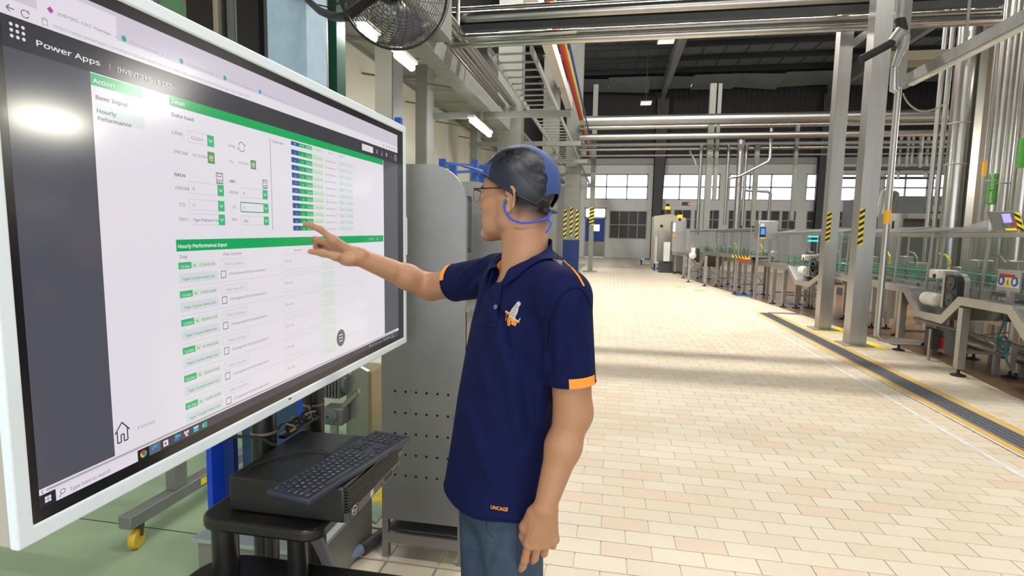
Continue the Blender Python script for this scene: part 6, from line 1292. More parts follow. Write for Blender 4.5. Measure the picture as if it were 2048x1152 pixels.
# ---- skeleton
SLs, SRs = np.array([-.092, 1.19, 1.405]), np.array([-.322, 1.50, 1.425])
Lv = SLs - SRs; Lv[2] = 0; Lv /= np.linalg.norm(Lv); Fv = np.array([Lv[1], -Lv[0], 0]); Zv = np.array([0, 0, 1.0])
EL, WL = J_(1146, 828, 1.195), J_(1090, 1014, 1.14)
ER, WR = J_(862, 574, 1.66), J_(722, 515, 1.51)
NB = np.array([-.207, 1.352, 1.45]); HC = np.array([-.239, 1.395, 1.622])
Fh = np.array([-.957, .290, 0]); Lh = np.array([-Fh[1], Fh[0], 0]); pit = math.radians(4)
HX = Fh * math.cos(pit) + Zv * math.sin(pit); HZ = -Fh * math.sin(pit) + Zv * math.cos(pit); HA = np.stack([HX, Lh, HZ])
hl = lambda x, y, z: HC + (HX * x + Lh * y + HZ * z) * .001 * HS
HS = .985
mm = lambda *r: np.array(r) * .001 * HS
body = SDF()
# torso and legs (under the clothes)
TC = lambda z: np.array([np.interp(z, [.85, .9, 1.12, 1.31, 1.45], [-.262, -.262, -.246, -.217, -.208]), np.interp(z, [.85, .9, 1.12, 1.31, 1.45], [1.312, 1.312, 1.325, 1.343, 1.35]), z])
TA = np.stack([Lv, Fv, Zv])
body.ell(TC(1.25), (.138, .092, .20), TA, .02); body.ell(TC(1.08), (.135, .098, .20), TA, .04); body.ell(TC(.90), (.136, .096, .14), TA, .04)
for S in (SLs, SRs): body.cone(NB - Zv * .045, S - Zv * .012, .045, .038, .02)
HPL, HPR = TC(.88) + Lv * .072, TC(.88) - Lv * .072; KL, KR = np.array([-.195, 1.235, .48]), np.array([-.305, 1.375, .48]); AL, AR = np.array([-.185, 1.25, .09]), np.array([-.30, 1.40, .09])
for h_, k_, a_ in ((HPL, KL, AL), (HPR, KR, AR)): body.cone(h_, k_, .07, .05, .02); body.cone(k_, a_, .052, .034, .02); body.cone(a_ - Zv * .03, a_ - Zv * .045 + Fv * .13, .034, .03, .02)
# neck
body.cone(NB + Fv * .012 - Zv * .02, hl(-8, 0, -38), .053, .048, .03); body.cone(NB + Fv * .0 - Zv * .0, hl(-34, 0, -15), .048, .048, .03)
# head
def hel(c, r, k=.012, sub=False, A=None): body.ell(hl(*c), mm(*r), HA if A is None else A, k * .001, sub)
def hcn(a, b, ra, rb, k=8, sub=False): body.cone(hl(*a), hl(*b), ra * .001 * HS, rb * .001 * HS, k * .001, sub)
hel((-2, 0, 42), (94, 75, 86), 10); hel((45, 0, 42), (53, 62, 52), 20); hel((46, 0, -16), (49, 57, 62), 20)
for s_ in (-1, 1):
    hcn((6, 50 * s_, -50), (82, 11 * s_, -88), 20, 15, 22); hel((58, 45 * s_, -14), (26, 15, 20), 18); hel((58, 34 * s_, -56), (27, 17, 30), 18); hcn((8, 56 * s_, -5), (6, 51 * s_, -48), 18, 19, 20)
hel((86, 0, -90), (16, 20, 15), 14); hel((77, 0, -50), (23, 27, 30), 16); hcn((92, -30, 27), (92, 30, 27), 8, 8, 14); hcn((60, 0, -80), (20, 0, -70), 22, 30, 22)
for s_ in (-1, 1): hel((99, 33 * s_, 9), (13, 15, 10), 12, True)
hcn((96, 0, 22), (112, 0, -12), 7, 9.5, 9); hel((113, 0, -15), (10.5, 10.5, 9), 6)
for s_ in (-1, 1): hel((103, 12 * s_, -19), (10, 6.5, 7.5), 5); hel((83, 32 * s_, 9), (13.5, 15, 12.5), 5)
for s_ in (-1, 1): hcn((92, 20 * s_, -48), (102.5, 4 * s_, -43.5), 4, 5.6, 5); hcn((92, 18 * s_, -53), (101.5, 4 * s_, -57), 4, 6, 5)
hel((106, 0, -50), (9, 19, 1.5), 3, True); hel((110, 0, -71), (13, 20, 7), 8, True)
for s_ in (-1, 1): hel((101, 32 * s_, 7.5), (9, 11.5, 2.6), 2, True)
# ears
for s_ in (-1, 1):
    t_ = math.radians(14); ex = HX * math.cos(t_) - HZ * math.sin(t_) * -1; ex = HX * math.cos(t_) + HZ * math.sin(t_) * 0 + HZ * math.sin(t_); ex /= np.linalg.norm(ex); ez = np.cross(ex, Lh * 1.0); ez = -ez if ez @ HZ < 0 else ez
    ey = (Lh * s_ * .94 - HX * .34); ey /= np.linalg.norm(ey); ex2 = np.cross(ey, ez); ex2 /= np.linalg.norm(ex2); EA = np.stack([ex2, ey, ez])
    body.ell(hl(-17, 78 * s_, 3), mm(14, 5, 31), EA, .006)
    rim = [hl(-17 - 14 * math.cos(a) * 1.0 + (4 if a < 1 else 0) * 0, (84 + (2 if math.cos(a) > 0 else -3)) * s_, 6 + 29 * math.sin(a)) for a in np.linspace(-.9, 2.75, 12)]
    for a, b in zip(rim[:-1], rim[1:]): body.cone(a, b, .0038, .0038, .004)
    body.ell(hl(-10, 86 * s_, 0), mm(8, 6, 15), EA, .005, True); body.ell(hl(-6, 79 * s_, -1), mm(5, 5, 7), EA, .004); body.ball(hl(-9, 79 * s_, -25), .0075, .008)
# arms
ul = (EL - SLs); fl = (WL - EL); body.cone(SLs - Zv * .01, EL, .040, .037, .012); body.cone(SLs + ul * .4, EL - ul * .12, .0425, .040, .02)
body.ball(EL, .0365, .02); body.cone(EL, EL + fl * .35, .0365, .038, .02); body.cone(EL + fl * .35, WL, .0385, .0245, .02); body.ball(EL + np.array([.007, .006, .004]), .029, .02)
ur = ER - SRs; fr_ = WR - ER; body.cone(SRs - Zv * .01, ER, .040, .037, .012); body.cone(SRs + ur * .45, ER - ur * .02, .0415, .0385, .02); body.ball(ER + np.array([.0, -.008, -.004]), .030, .02); body.cone(ER, ER + fr_ * .35, .0375, .0385, .02); body.cone(ER + fr_ * .35, WR, .0375, .0225, .02); body.cone(ER + fr_ * .6, WR + Zv * -.004, .028, .022, .016)
body.ball(WR + Zv * .012 + np.array([.012, -.008, 0]), .013, .012)
def chain(pts, rs, k=.005):
    for i in range(len(pts) - 1): body.cone(pts[i], pts[i + 1], rs[i], rs[i + 1], k)
# right hand, index finger on the glass
SURF = lambda px, py, off=.0: A3(N_) * off + A3(atX(px, py, -.866))
mi = J_(668, 481, 1.462); TIP = J_(604, 447, 1.418)
chain([mi, J_(641, 459, 1.442), J_(621, 451, 1.428), TIP], [.0108, .0092, .0084, .0068])
mM, mR, mP = J_(664, 488, 1.482), J_(664, 492, 1.500), J_(667, 497, 1.516)
chain([mM, J_(630, 479, 1.468), J_(629, 497, 1.474), J_(644, 501, 1.480)], [.0108, .0096, .0085, .0075], .004)
chain([mR, J_(634, 482, 1.488), J_(634, 499, 1.493), J_(647, 503, 1.497)], [.0105, .0092, .008, .0072], .004)
chain([mP, J_(641, 488, 1.506), J_(642, 502, 1.510), J_(654, 505, 1.513)], [.0095, .008, .0072, .0065], .004)
for m_ in (mi, mM, mR, mP): body.cone(WR + (m_ - WR) * .12, m_, .0165, .0115, .016)
body.ball(J_(655, 496, 1.500), .011, .012); body.ball(J_(648, 497, 1.495), .008, .01)
t0, t1, t2, t3 = J_(708, 521, 1.492), J_(673, 513, 1.452), J_(645, 506, 1.436), J_(621, 503, 1.428)
chain([t0, t1, t2, t3], [.0165, .0122, .0098, .0078], .010); body.ell((t0 + t1) / 2 + np.array([.004, .004, -.006]), (.026, .016, .015), None, .014)
# left hand hanging, relaxed
def hand(W, d, s, n, mc, off, ln, rr, cu, spread):
    d, s, n = [v / np.linalg.norm(v) for v in (d, s, n)]
    for i in range(4):
        m = W + d * mc[i] + s * off[i] - n * (.003 if i in (0, 3) else 0); body.cone(W + s * off[i] * .45 + d * .008, m, .0150, rr[i] + .0016, .013); body.ball(m + n * .0025, rr[i] + .0016, .006)
        P = [m]; a = 0
        for j in range(3):
            a += cu[i][j]; dd = d * math.cos(a) - n * math.sin(a) + s * spread[i]; P.append(P[-1] + dd / np.linalg.norm(dd) * ln[i][j])
        chain(P, [rr[i], rr[i] * .96, rr[i] * .88, rr[i] * .74], .004)
hd = J_(1080, 1098, 1.145) - WL; hn = np.array([.25, -.96, -.05]); hs_ = np.cross(hd, hn); hs_ = hs_ if hs_[0] < 0 else -hs_
hand(WL, hd, hs_, hn, [.092, .092, .087, .078], [.027, .0065, -.0135, -.031], [(.046, .028, .023), (.050, .031, .024), (.046, .029, .023), (.036, .022, .019)], [.0096, .0098, .0093, .0082], [(.15, .28, .2), (.38, .42, .3), (.5, .58, .35), (.58, .7, .4)], [.05, .0, -.02, -.06])
hdn, hsn, hnn = [v / np.linalg.norm(v) for v in (hd, hs_, hn)]
tb = WL + hdn * .02 + hsn * .022 - hnn * .008; chain([tb, tb + hdn * .042 + hsn * .013 - hnn * .012, tb + hdn * .072 + hsn * .012 - hnn * .022, tb + hdn * .094 + hsn * .008 - hnn * .03], [.0165, .0125, .0105, .008], .01)
for i, o in enumerate((.018, .0045, -.009)): body.cone(WL + hdn * .03 + hsn * o * .7 + hnn * .0125, WL + hdn * .08 + hsn * o * 1.4 + hnn * .0105, .0026, .0034, .006)
zs_b = np.concatenate([np.arange(.0, .56, .010), np.arange(.56, 1.78, .0028)])
V, F = surface_nets(lambda P: body.ev(P), np.arange(-.90, .0, .0028), np.arange(1.02, 1.76, .0028), zs_b)
def skin_mat():
    m = bpy.data.materials.new('skin'); m.use_nodes = True; nt = m.node_tree; b = nt.nodes['Principled BSDF']
    at = nt.nodes.new('ShaderNodeVertexColor'); at.layer_name = 'tone'; tc = nt.nodes.new('ShaderNodeTexCoord'); nz = nt.nodes.new('ShaderNodeTexNoise'); nz.inputs['Scale'].default_value = 55; nz.inputs['Detail'].default_value = 8
    nt.links.new(tc.outputs['Object'], nz.inputs['Vector']); mr = nt.nodes.new('ShaderNodeMapRange'); mr.inputs[3].default_value = .93; mr.inputs[4].default_value = 1.06; nt.links.new(nz.outputs[0], mr.inputs[0])
    mx = nt.nodes.new('ShaderNodeMix'); mx.data_type = 'RGBA'; mx.blend_type = 'MULTIPLY'; mx.inputs[0].default_value = 1; nt.links.new(at.outputs[0], mx.inputs[6]); nt.links.new(mr.outputs[0], mx.inputs[7]); nt.links.new(mx.outputs[2], b.inputs['Base Color'])
    b.inputs['Roughness'].default_value = .48; b.inputs['Subsurface Weight'].default_value = .12; b.inputs['Subsurface Radius'].default_value = (.010, .004, .002)
    bp = nt.nodes.new('ShaderNodeBump'); bp.inputs['Strength'].default_value = .12; bp.inputs['Distance'].default_value = .002; n2 = nt.nodes.new('ShaderNodeTexNoise'); n2.inputs['Scale'].default_value = 260; nt.links.new(tc.outputs['Object'], n2.inputs['Vector']); nt.links.new(n2.outputs[0], bp.inputs['Height']); nt.links.new(bp.outputs[0], b.inputs['Normal'])
    return m
man = np_mesh('person', V, F, skin_mat()); tag(man, 'man in a navy polo shirt and cap pointing at the large screen', 'person')
base = np.array(srgb(170, 124, 92)); col = np.tile(np.append(base, 1), (len(V), 1)); q = (V - HC) @ HA.T * 1000 / HS
lip = np.exp(-(((q[:, 2] + 50) / 9) ** 4)) * np.exp(-((q[:, 1] / 22) ** 4)) * (q[:, 0] > 94); col[:, :3] = col[:, :3] * (1 - lip[:, None] * np.array([.18, .42, .38]))
near_h = np.linalg.norm(q, axis=1) < 160
rz = np.interp(q[:, 0], [-110, -80, -30, 10, 55, 100], [-14, -2, 16, 34, 54, 60])
fade = np.clip((q[:, 2] - (rz - 58)) / 40, 0, 1) * np.clip((-8 - q[:, 0]) / 14, 0, 1) * near_h * (q[:, 2] > -75)
side = np.clip((q[:, 2] - (rz - 26)) / 22, 0, 1) * np.clip((40 - q[:, 0]) / 20, 0, 1) * (np.abs(q[:, 1]) > 40) * near_h
hair = np.clip(np.maximum(fade ** .8 * .97, side * .7), 0, .97)[:, None]; hair[(np.abs(q[:, 1]) > 79) & (q[:, 0] < 8) & (q[:, 0] > -32)] = 0; col[:, :3] = col[:, :3] * (1 - hair) + np.array(srgb(18, 15, 15)) * hair
ca = man.data.color_attributes.new('tone', 'FLOAT_COLOR', 'POINT'); ca.data.foreach_set('color', col.astype(np.float32).ravel())
M_HAIR = mat('dark_hair', srgb(24, 20, 20), .5)
for s_ in (-1, 1):
    b = MB(); b.tube([hl(97 - .0 * k, s_ * (14 + 6 * k), 29 + 3.5 * math.sin(k * .55)) if k < 4 else hl(97 - 5 * (k - 3), s_ * (14 + 6 * k), 29 + 3.5 * math.sin(k * .55)) for k in range(7)], [.002, .0032, .0034, .0033, .003, .0024, .001], 6); b.build('eyebrow', M_HAIR, man)
    MB().sphere(hl(83.5, 32 * s_, 8.5), .0125, 16, 12).build('eyeball', mat('eye_white', srgb(225, 220, 214), .2), man); MB().sphere(hl(91.5, 32 * s_, 8.2), .0055, 12, 8).build('iris', mat('iris', srgb(30, 20, 16), .1), man)
M_NAIL = mat('nail', srgb(226, 182, 160), .3)
def nail(p0, p1, up, w_, name='fingernail'):
    d = (p1 - p0) / np.linalg.norm(p1 - p0); up = up - d * (up @ d); up /= np.linalg.norm(up); c = p1 - d * .002
    MB().add([c + up * .0066 + np.cross(d, up) * a + d * b_ - up * (abs(a) / w_) ** 2 * .0016 for a in (-w_, 0, w_) for b_ in (-.006, .005)], [(0, 1, 3, 2), (2, 3, 5, 4)]).build(name, M_NAIL, man, fixn=False)
nail(t2, t3, np.array([.0, -.9, .45]), .005)

# ---- shirt
sh_ = SDF()
zt_ = [.80, .885, 1.0, 1.12, 1.22, 1.31, 1.38, 1.43, 1.47]; sa = [.167, .166, .158, .152, .158, .164, .160, .125, .075]; sb_ = [.128, .126, .120, .116, .116, .114, .102, .084, .066]
def torso(P):
    z = P[:, 2]; c = np.stack([np.interp(z, [.85, .9, 1.12, 1.31, 1.45], [-.268, -.266, -.248, -.218, -.208]), np.interp(z, [.85, .9, 1.12, 1.31, 1.45], [1.306, 1.308, 1.322, 1.342, 1.35])], 1)
    l = (P[:, :2] - c) @ Lv[:2]; f = (P[:, :2] - c) @ Fv[:2]; a = np.interp(z, zt_, sa); b = np.interp(z, zt_, sb_); e = 2.25
    k0 = ((np.abs(l) / a) ** e + (np.abs(f) / b) ** e) ** (1 / e); r = np.sqrt(l * l + f * f); d = r * (1 - 1 / np.maximum(k0, 1e-3)); return np.maximum(d * .92, z - 1.460)
sh_.add(torso, (-.5, 1.1, .8), (.0, 1.6, 1.47), .02)
for S in (SLs, SRs): sh_.cone(NB - Zv * .012, S - Zv * .005 + (NB - S) * .12, .062, .060, .035)
SLE, SRE = SLs + ul * .72, SRs + ur * .60
slv_l, slv_r = SDF(), SDF()
slv_l.cone(SLs - Zv * .004 + (NB - SLs) * .04, SLE + ul * .1, .0585, .0545, .022); slv_r.cone(SRs - Zv * .004 + (NB - SRs) * .04, SRE + ur * .12, .059, .057, .03)
def smin(a, b, k): h = np.clip(.5 + .5 * (b - a) / k, 0, 1); return b + (a - b) * h - k * h * (1 - h)
def shirt_sdf(P, FL=(), cut=False):
    f = fdisp(P, FL) if len(FL) else 0.0
    t = np.maximum(sh_.ev(P) - f, -neck_hole.ev(P)); l = slv_l.ev(P) - f; r = slv_r.ev(P) - f
    if cut:
        hem = .888 - P[:, 2] + .004 * np.sin(P[:, 0] * 40 + P[:, 1] * 31); t2 = np.maximum(t, hem); t = np.where(P[:, 2] < .925, np.maximum(t2, -(t + .0085)), t2)
        pl = (P - SLE) @ pl_l; pr = (P - SRE) @ pl_r
        l = np.where(pl > -.04, np.maximum(np.maximum(l, pl), -(l + .0085)), l); r = np.where(pr > -.04, np.maximum(np.maximum(r, pr), -(r + .0085)), r)
    kk = .022; return smin(smin(t, l, kk), r, kk)
pl_l = ul / np.linalg.norm(ul); pl_r = ur / np.linalg.norm(ur)
neck_hole = SDF(); neck_hole.cone(NB + Fv * .040 - Zv * .028, NB + Fv * .012 + Zv * .09, .056, .086); neck_hole.cone(NB + Fv * .085 - Zv * .055, NB + Fv * .06 + Zv * .06, .014, .055)
FOLDS = []
def fold(pts, amp, wd):
    for a, b in zip(pts[:-1], pts[1:]): FOLDS.append((np.array(a), np.array(b), amp * 2.1, wd))
def fdisp(P, FL):
    o = np.zeros(len(P))
    for a, b, am, wd in FL:
        m = np.nonzero(np.all((P > np.minimum(a, b) - wd * 2.6) & (P < np.maximum(a, b) + wd * 2.6), axis=1))[0]
        if len(m) == 0: continue
        q = P[m] - a; ab = b - a; t = np.clip((q @ ab) / (ab @ ab), 0, 1); d2 = ((q - t[:, None] * ab) ** 2).sum(1); o[m] += am * np.exp(-d2 / wd ** 2) * np.clip(np.minimum(t, 1 - t) * 4 + .45, 0, 1)
    return o
def shirt_base(P): return shirt_sdf(P)
def on_shirt(px, py, off=0.0, f=None):
    """first point of the shirt along the sight line through a pixel"""
    f = f or shirt_ev; r = np.array(ray(px, py)); r /= np.linalg.norm(r); o = np.array([0, 0, CAM_H]); t = .95
    for _ in range(90):
        d = f((o + r * t)[None])[0] - off
        if d < .0004: break
        t += max(d * .7, .0006)
        if t > 2.2: break
    return o + r * t
shirt_ev = shirt_base
S_ = lambda *pts: [on_shirt(*p) for p in pts]
fold(S_((960, 560), (985, 620), (1000, 700)), .006, .012); fold(S_((975, 570), (1005, 640), (1022, 730)), -.005, .010); fold(S_((948, 640), (965, 690), (975, 780)), .005, .012)
fold(S_((1010, 690), (1022, 780), (1040, 880)), .0055, .013); fold(S_((1040, 700), (1058, 800), (1075, 880)), -.005, .012); fold(S_((1100, 690), (1085, 760), (1070, 850)), .005, .012); fold(S_((1095, 800), (1075, 860), (1040, 930)), .004, .013)
fold(S_((935, 800), (955, 880), (985, 960)), .004, .016); fold(S_((1060, 650), (1072, 700), (1085, 740)), .005, .011); fold(S_((1090, 640), (1098, 700), (1100, 740)), -.006, .010)
fold(S_((1130, 600), (1118, 660), (1115, 720)), .004, .010); fold(S_((1165, 600), (1160, 660), (1165, 720)), -.004, .010); fold(S_((1145, 610), (1140, 680), (1150, 730)), .003, .010)
fold(S_((985, 525), (955, 545), (930, 580)), -.006, .009); fold(S_((975, 540), (950, 570), (940, 610)), .006, .009); fold(S_((995, 545), (965, 590), (950, 640)), -.006, .010); fold(S_((965, 520), (935, 540), (915, 560)), .004, .008)
fold(S_((1085, 560), (1075, 600), (1085, 640)), .003, .012)
def shirt_ev(P): return shirt_sdf(P, FOLDS)
def sgrad(P, e=.0015): P = np.asarray(P, float); g = np.stack([shirt_base(P + v) - shirt_base(P - v) for v in np.eye(3) * e], 1); return g / np.maximum(np.linalg.norm(g, axis=1), 1e-9)[:, None]
V, F = surface_nets(lambda P: shirt_sdf(P, FOLDS, True), np.arange(-.56, .0, .0032), np.arange(1.08, 1.68, .0032), np.arange(.87, 1.50, .0032))
def cloth(name, c, rough, sc, bump, var=.06):
    m = mat(name, c, rough, var=var, scale=18); nt = m.node_tree; b = nt.nodes['Principled BSDF']; b.inputs['Specular IOR Level'].default_value = .16
    tc = nt.nodes.new('ShaderNodeTexCoord'); vo = nt.nodes.new('ShaderNodeTexVoronoi'); vo.inputs['Scale'].default_value = sc; nt.links.new(tc.outputs['Object'], vo.inputs['Vector']); bp = nt.nodes.new('ShaderNodeBump'); bp.inputs['Strength'].default_value = bump; bp.inputs['Distance'].default_value = .001; nt.links.new(vo.outputs[0], bp.inputs['Height']); nt.links.new(bp.outputs[0], b.inputs['Normal']); return m
M_NAVY = cloth('navy_pique', srgb(12, 20, 62), .88, 1100, .12); M_NAVYD = cloth('navy_seam', srgb(8, 12, 36), .85, 900, .1); M_ORNG = cloth('orange_cloth', srgb(240, 150, 62), .75, 500, .2); M_ORT = mat('orange_thread', srgb(236, 146, 40), .6)
shirt = np_mesh('polo_shirt', V, F, M_NAVY, man, 'navy short sleeved polo shirt with orange trim')
def sub(o): 
    o.parent = shirt; return o
def ribbon(pts, r, m, name, n=6): return MB().tube([Vector(p) for p in pts], r, n).build(name, m, shirt)
def dens(pts, k=5): return [np.array(a) + (np.array(b) - np.array(a)) * i / k for a, b in zip(pts[:-1], pts[1:]) for i in range(k)] + [np.array(pts[-1])]
ribbon([on_shirt(*p, .0006) for p in dens([(1094, 700), (1096, 670), (1100, 645), (1108, 618), (1118, 598), (1131, 583), (1144, 576), (1156, 575), (1167, 582), (1176, 596), (1183, 616)])], .0010, M_NAVYD, 'armhole_seam')
ribbon([on_shirt(*p, .001) for p in dens([(1127, 521), (1143, 535), (1157, 552), (1168, 572)], 4)], .0022, M_ORNG, 'orange_piping')
def patch(rows, m, name, off=.0016):
    """cloth patch lying on the shirt: rows of pixel points"""
    n = len(rows[0]); b = MB(); b.add([on_shirt(*p, off) for r in rows for p in r], [(i * n + j, i * n + j + 1, (i + 1) * n + j + 1, (i + 1) * n + j) for i in range(len(rows) - 1) for j in range(n - 1)]); return b.build(name, m, shirt, fixn=False)
lerp = lambda a, b, t: (a[0] + (b[0] - a[0]) * t, a[1] + (b[1] - a[1]) * t)
patch([[lerp(lerp((984, 564), (970, 652), i / 10), lerp((1005, 565), (992, 656), i / 10), j / 4) for j in range(5)] for i in range(11)], M_NAVY, 'placket', .0022)
for a, b_ in (((1005, 566), (992, 656)), ((970, 652), (992, 656)), ((970, 640), (993, 644))): ribbon([on_shirt(*lerp(a, b_, k / 8), .0022) for k in range(9)], .0008, M_NAVYD, 'placket_stitch', 5)
for (px, py) in ((991, 614),):
    c = on_shirt(px, py, .004); n_ = sgrad(c[None])[0]; MB().lathe([(.0062, -.001), (.0062, .0012), (.005, .002), (.0036, .0012), (.001, .0012)], c, n_, 16).build('button', mat('grey_button', srgb(96, 100, 120), .3), shirt)
# chest emblem and hem lettering, lying on the cloth
def on_cloth(c, right, up, n_, pts, off):
    o = []
    for x, y in pts:
        p = c + right * x + up * y + n_ * .03
        for _ in range(40):
            d = shirt_ev(p[None])[0] - off
            if d < .0002: break
            p = p - n_ * max(d * .8, .0003)
        o.append(p)
    return o
def frame_at(px, py, rot=0):
    c = on_shirt(px, py); n_ = sgrad(c[None])[0]; up = Zv - n_ * (Zv @ n_); up /= np.linalg.norm(up); rt = np.cross(up, n_); a = math.radians(rot); return c, rt * math.cos(a) + up * math.sin(a), up * math.cos(a) - rt * math.sin(a), n_
c, rt, up, n_ = frame_at(1023, 636, -17); 
def glyphs(s, w, h, col_, name, cx=0, cy=0, bold=.02):
    vs, fs = text_mesh(s, 1.0, bold, plain=True); k = w / vs[:, 0].max(); MB().add(on_cloth(c, rt, up, n_, [((v[0] * k - w / 2) + cx, v[1] * h + cy) for v in vs], .0012), fs).build(name, col_, shirt, fixn=False)
glyphs('Tiger', .047, .030, M_ORT, 'chest_lettering', 0, -.012, .035)
M_CAT = mat('emblem_thread', srgb(190, 188, 178), .6, var=.5, scale=320)
cat_ = [(-.010, .004), (-.009, .016), (-.006, .026), (-.003, .034), (-.002, .040), (.001, .0425), (.004, .0405), (.007, .0415), (.0095, .037), (.008, .032), (.0085, .026), (.010, .018), (.0095, .008), (.011, .000), (.007, -.004), (.004, .001), (.0005, .002), (-.004, -.001)]
cm = (.001, .018); MB().add(on_cloth(c, rt, up, n_, cat_ + [cm], .0014), [(i, (i + 1) % len(cat_), len(cat_)) for i in range(len(cat_))]).build('chest_emblem', M_CAT, shirt, fixn=False)
MB().tube([Vector(p) for p in on_cloth(c, rt, up, n_, [(.009, .003), (.014, .000), (.019, .001), (.022, .005), (.021, .009)], .0014)], [.0016, .0015, .0013, .0012, .001], 6).build('chest_emblem_tail', M_CAT, shirt)
M_CATD = mat('emblem_dark_thread', srgb(60, 60, 58), .7)
for k in range(5):
    y = .006 + .006 * k; MB().tube([Vector(p) for p in on_cloth(c, rt, up, n_, [(-.007 + .0012 * k, y), (-.001 + .0006 * k, y + .002), (.005, y + .0005)], .0018)], .0004, 4).build('emblem_stripe', M_CATD, shirt)
c, rt, up, n_ = frame_at(998, 1020, -4); glyphs('UNCAGE', .040, .0115, M_ORT, 'hem_lettering', 0, 0, .02)
# orange cuff pieces on the sleeve ends
def cuff(E_, ax, a0, a1, w_, name, n=10):
    u_ = np.cross(ax, Zv if abs(ax[2]) < .9 else np.array([0, -1.0, 0])); u_ /= np.linalg.norm(u_); v_ = np.cross(ax, u_); b = MB(); V_ = []
    for i in range(n + 1):
        a = a0 + (a1 - a0) * i / n; dr = u_ * math.cos(a) + v_ * math.sin(a)
        for h in (.0006, -w_):
            p = E_ + ax * h + dr * .10; q_ = p + 0
            for _ in range(50):
                d = shirt_ev(q_[None])[0] - .0014
                if d < .0002: break
                q_ = q_ - dr * max(d * .8, .0003)
            V_.append(q_)
    b.add(V_, [(2 * i, 2 * i + 2, 2 * i + 3, 2 * i + 1) for i in range(n)]); return b.build(name, M_ORNG, shirt, fixn=False), u_, v_
def ang_of(E_, ax, px, py):
    u_ = np.cross(ax, Zv if abs(ax[2]) < .9 else np.array([0, -1.0, 0])); u_ /= np.linalg.norm(u_); v_ = np.cross(ax, u_); p = on_shirt(px, py) - E_; return math.atan2(p @ v_, p @ u_)
a0, a1 = ang_of(SLE, pl_l, 1137, 742), ang_of(SLE, pl_l, 1179, 742); a1 = a0 + ((a1 - a0 + math.pi) % (2 * math.pi) - math.pi) * 1.35; cuff(SLE, pl_l, a0, a1, .021, 'orange_cuff')
a0, a1 = ang_of(SRE, pl_r, 906, 552), ang_of(SRE, pl_r, 916, 546); cuff(SRE, pl_r, a0 - .1, a0 + ((a1 - a0 + math.pi) % (2 * math.pi) - math.pi) * 1.0 + .9 * np.sign((a1 - a0 + math.pi) % (2 * math.pi) - math.pi), .018, 'orange_cuff')
def ring_of(E_, ax, h, n=48, R0=.10):
    u_ = np.cross(ax, Zv if abs(ax[2]) < .9 else np.array([0, -1.0, 0])); u_ /= np.linalg.norm(u_); v_ = np.cross(ax, u_); o = []
    for i in range(n):
        a = 2 * math.pi * i / n; dr = u_ * math.cos(a) + v_ * math.sin(a); q_ = E_ + ax * h + dr * R0
        for _ in range(60):
            d = (shirt_ev if R0 > .15 else (lambda P: (slv_l if E_ is SLE else slv_r).ev(P) - fdisp(P, FOLDS)))(q_[None])[0] + .0012
            if d < .0002: break
            q_ = q_ - dr * max(d * .8, .0003)
        o.append(Vector(q_))
    return o
MB().tube(ring_of(SLE, pl_l, -.001), .0026, 6, closed=True).build('sleeve_hem', M_NAVY, shirt); MB().tube(ring_of(SRE, pl_r, -.001), .0026, 6, closed=True).build('sleeve_hem', M_NAVY, shirt)
hr = []
for i in range(72):
    a = 2 * math.pi * i / 72; dr = Lv * math.cos(a) + Fv * math.sin(a); q_ = TC(.889) + dr * .30; q_[2] = .889
    for _ in range(70):
        d = (sh_.ev(q_[None]) - fdisp(q_[None], FOLDS))[0] + .0008
        if d < .0002: break
        q_ = q_ - dr * max(d * .8, .0003)
    hr.append(Vector((q_[0], q_[1], .889 - .004 * math.sin(q_[0] * 40 + q_[1] * 31) * -1)))
MB().tube(hr, .0032, 6, closed=True).build('bottom_hem', M_NAVY, shirt)
# collar: stand and folded leaf, open at the throat
NC = np.array([-.214, 1.354, 0]); b = MB(); nφ = 40; rows = []
for i in range(nφ + 1):
    t = i / nφ; ph = math.radians(37 + (334 - 37) * t); cs_, sn = math.cos(ph), math.sin(ph); dirv = Fv * cs_ + Lv * sn
    frn = max(0, cs_); edge = min(t, 1 - t); r0 = .0635 + .004 * frn; zin = 1.497 - .040 * cs_
    wdt = .046 + .030 * max(0, 1 - edge / .10)
    p_in = NC + dirv * r0 + Zv * (zin - .012); p_top = NC + dirv * (r0 + .006) + Zv * zin
    sl = np.array(dirv * .80 - Zv * .60) ; 
    if edge < .12: sl = dirv * .70 - Zv * .62 + Fv * .35 * (1 - edge / .12)
    sl /= np.linalg.norm(sl); row = [NC + dirv * (r0 - .002) + Zv * (zin - .040), p_in, p_top]
    for k in range(1, 5):
        p = p_top + dirv * .004 + sl * wdt * k / 4; row.append(p)
    rows.append(row)
R_ = np.array(rows); pts = R_[:, 3:].reshape(-1, 3)
for _ in range(14):
    d = shirt_base(pts); g_ = sgrad(pts); m = d < .0062; pts[m] += g_[m] * (.0062 - d[m])[:, None] * .8
    far_ = d > .011; pts[far_] -= g_[far_] * np.minimum(d[far_] - .011, .004)[:, None] * .5
R_[:, 3:] = pts.reshape(len(rows), 4, 3); n = R_.shape[1]
b.add(R_.reshape(-1, 3), [(i * n + j, (i + 1) * n + j, (i + 1) * n + j + 1, i * n + j + 1) for i in range(nφ) for j in range(n - 1)]); co = b.build('collar', M_NAVY, shirt, fixn=False, ang=80); so = co.modifiers.new('thick', 'SOLIDIFY'); so.thickness = .0026; so.offset = 1; ss = co.modifiers.new('smooth', 'SUBSURF'); ss.levels = ss.render_levels = 2
ot = R_[-5:, :3].copy(); cN = NC + Zv * 1.46; ot = ot - (ot - cN) * np.array([1, 1, 0]) / np.linalg.norm((ot - cN)[..., :2], axis=2)[..., None] * .0022
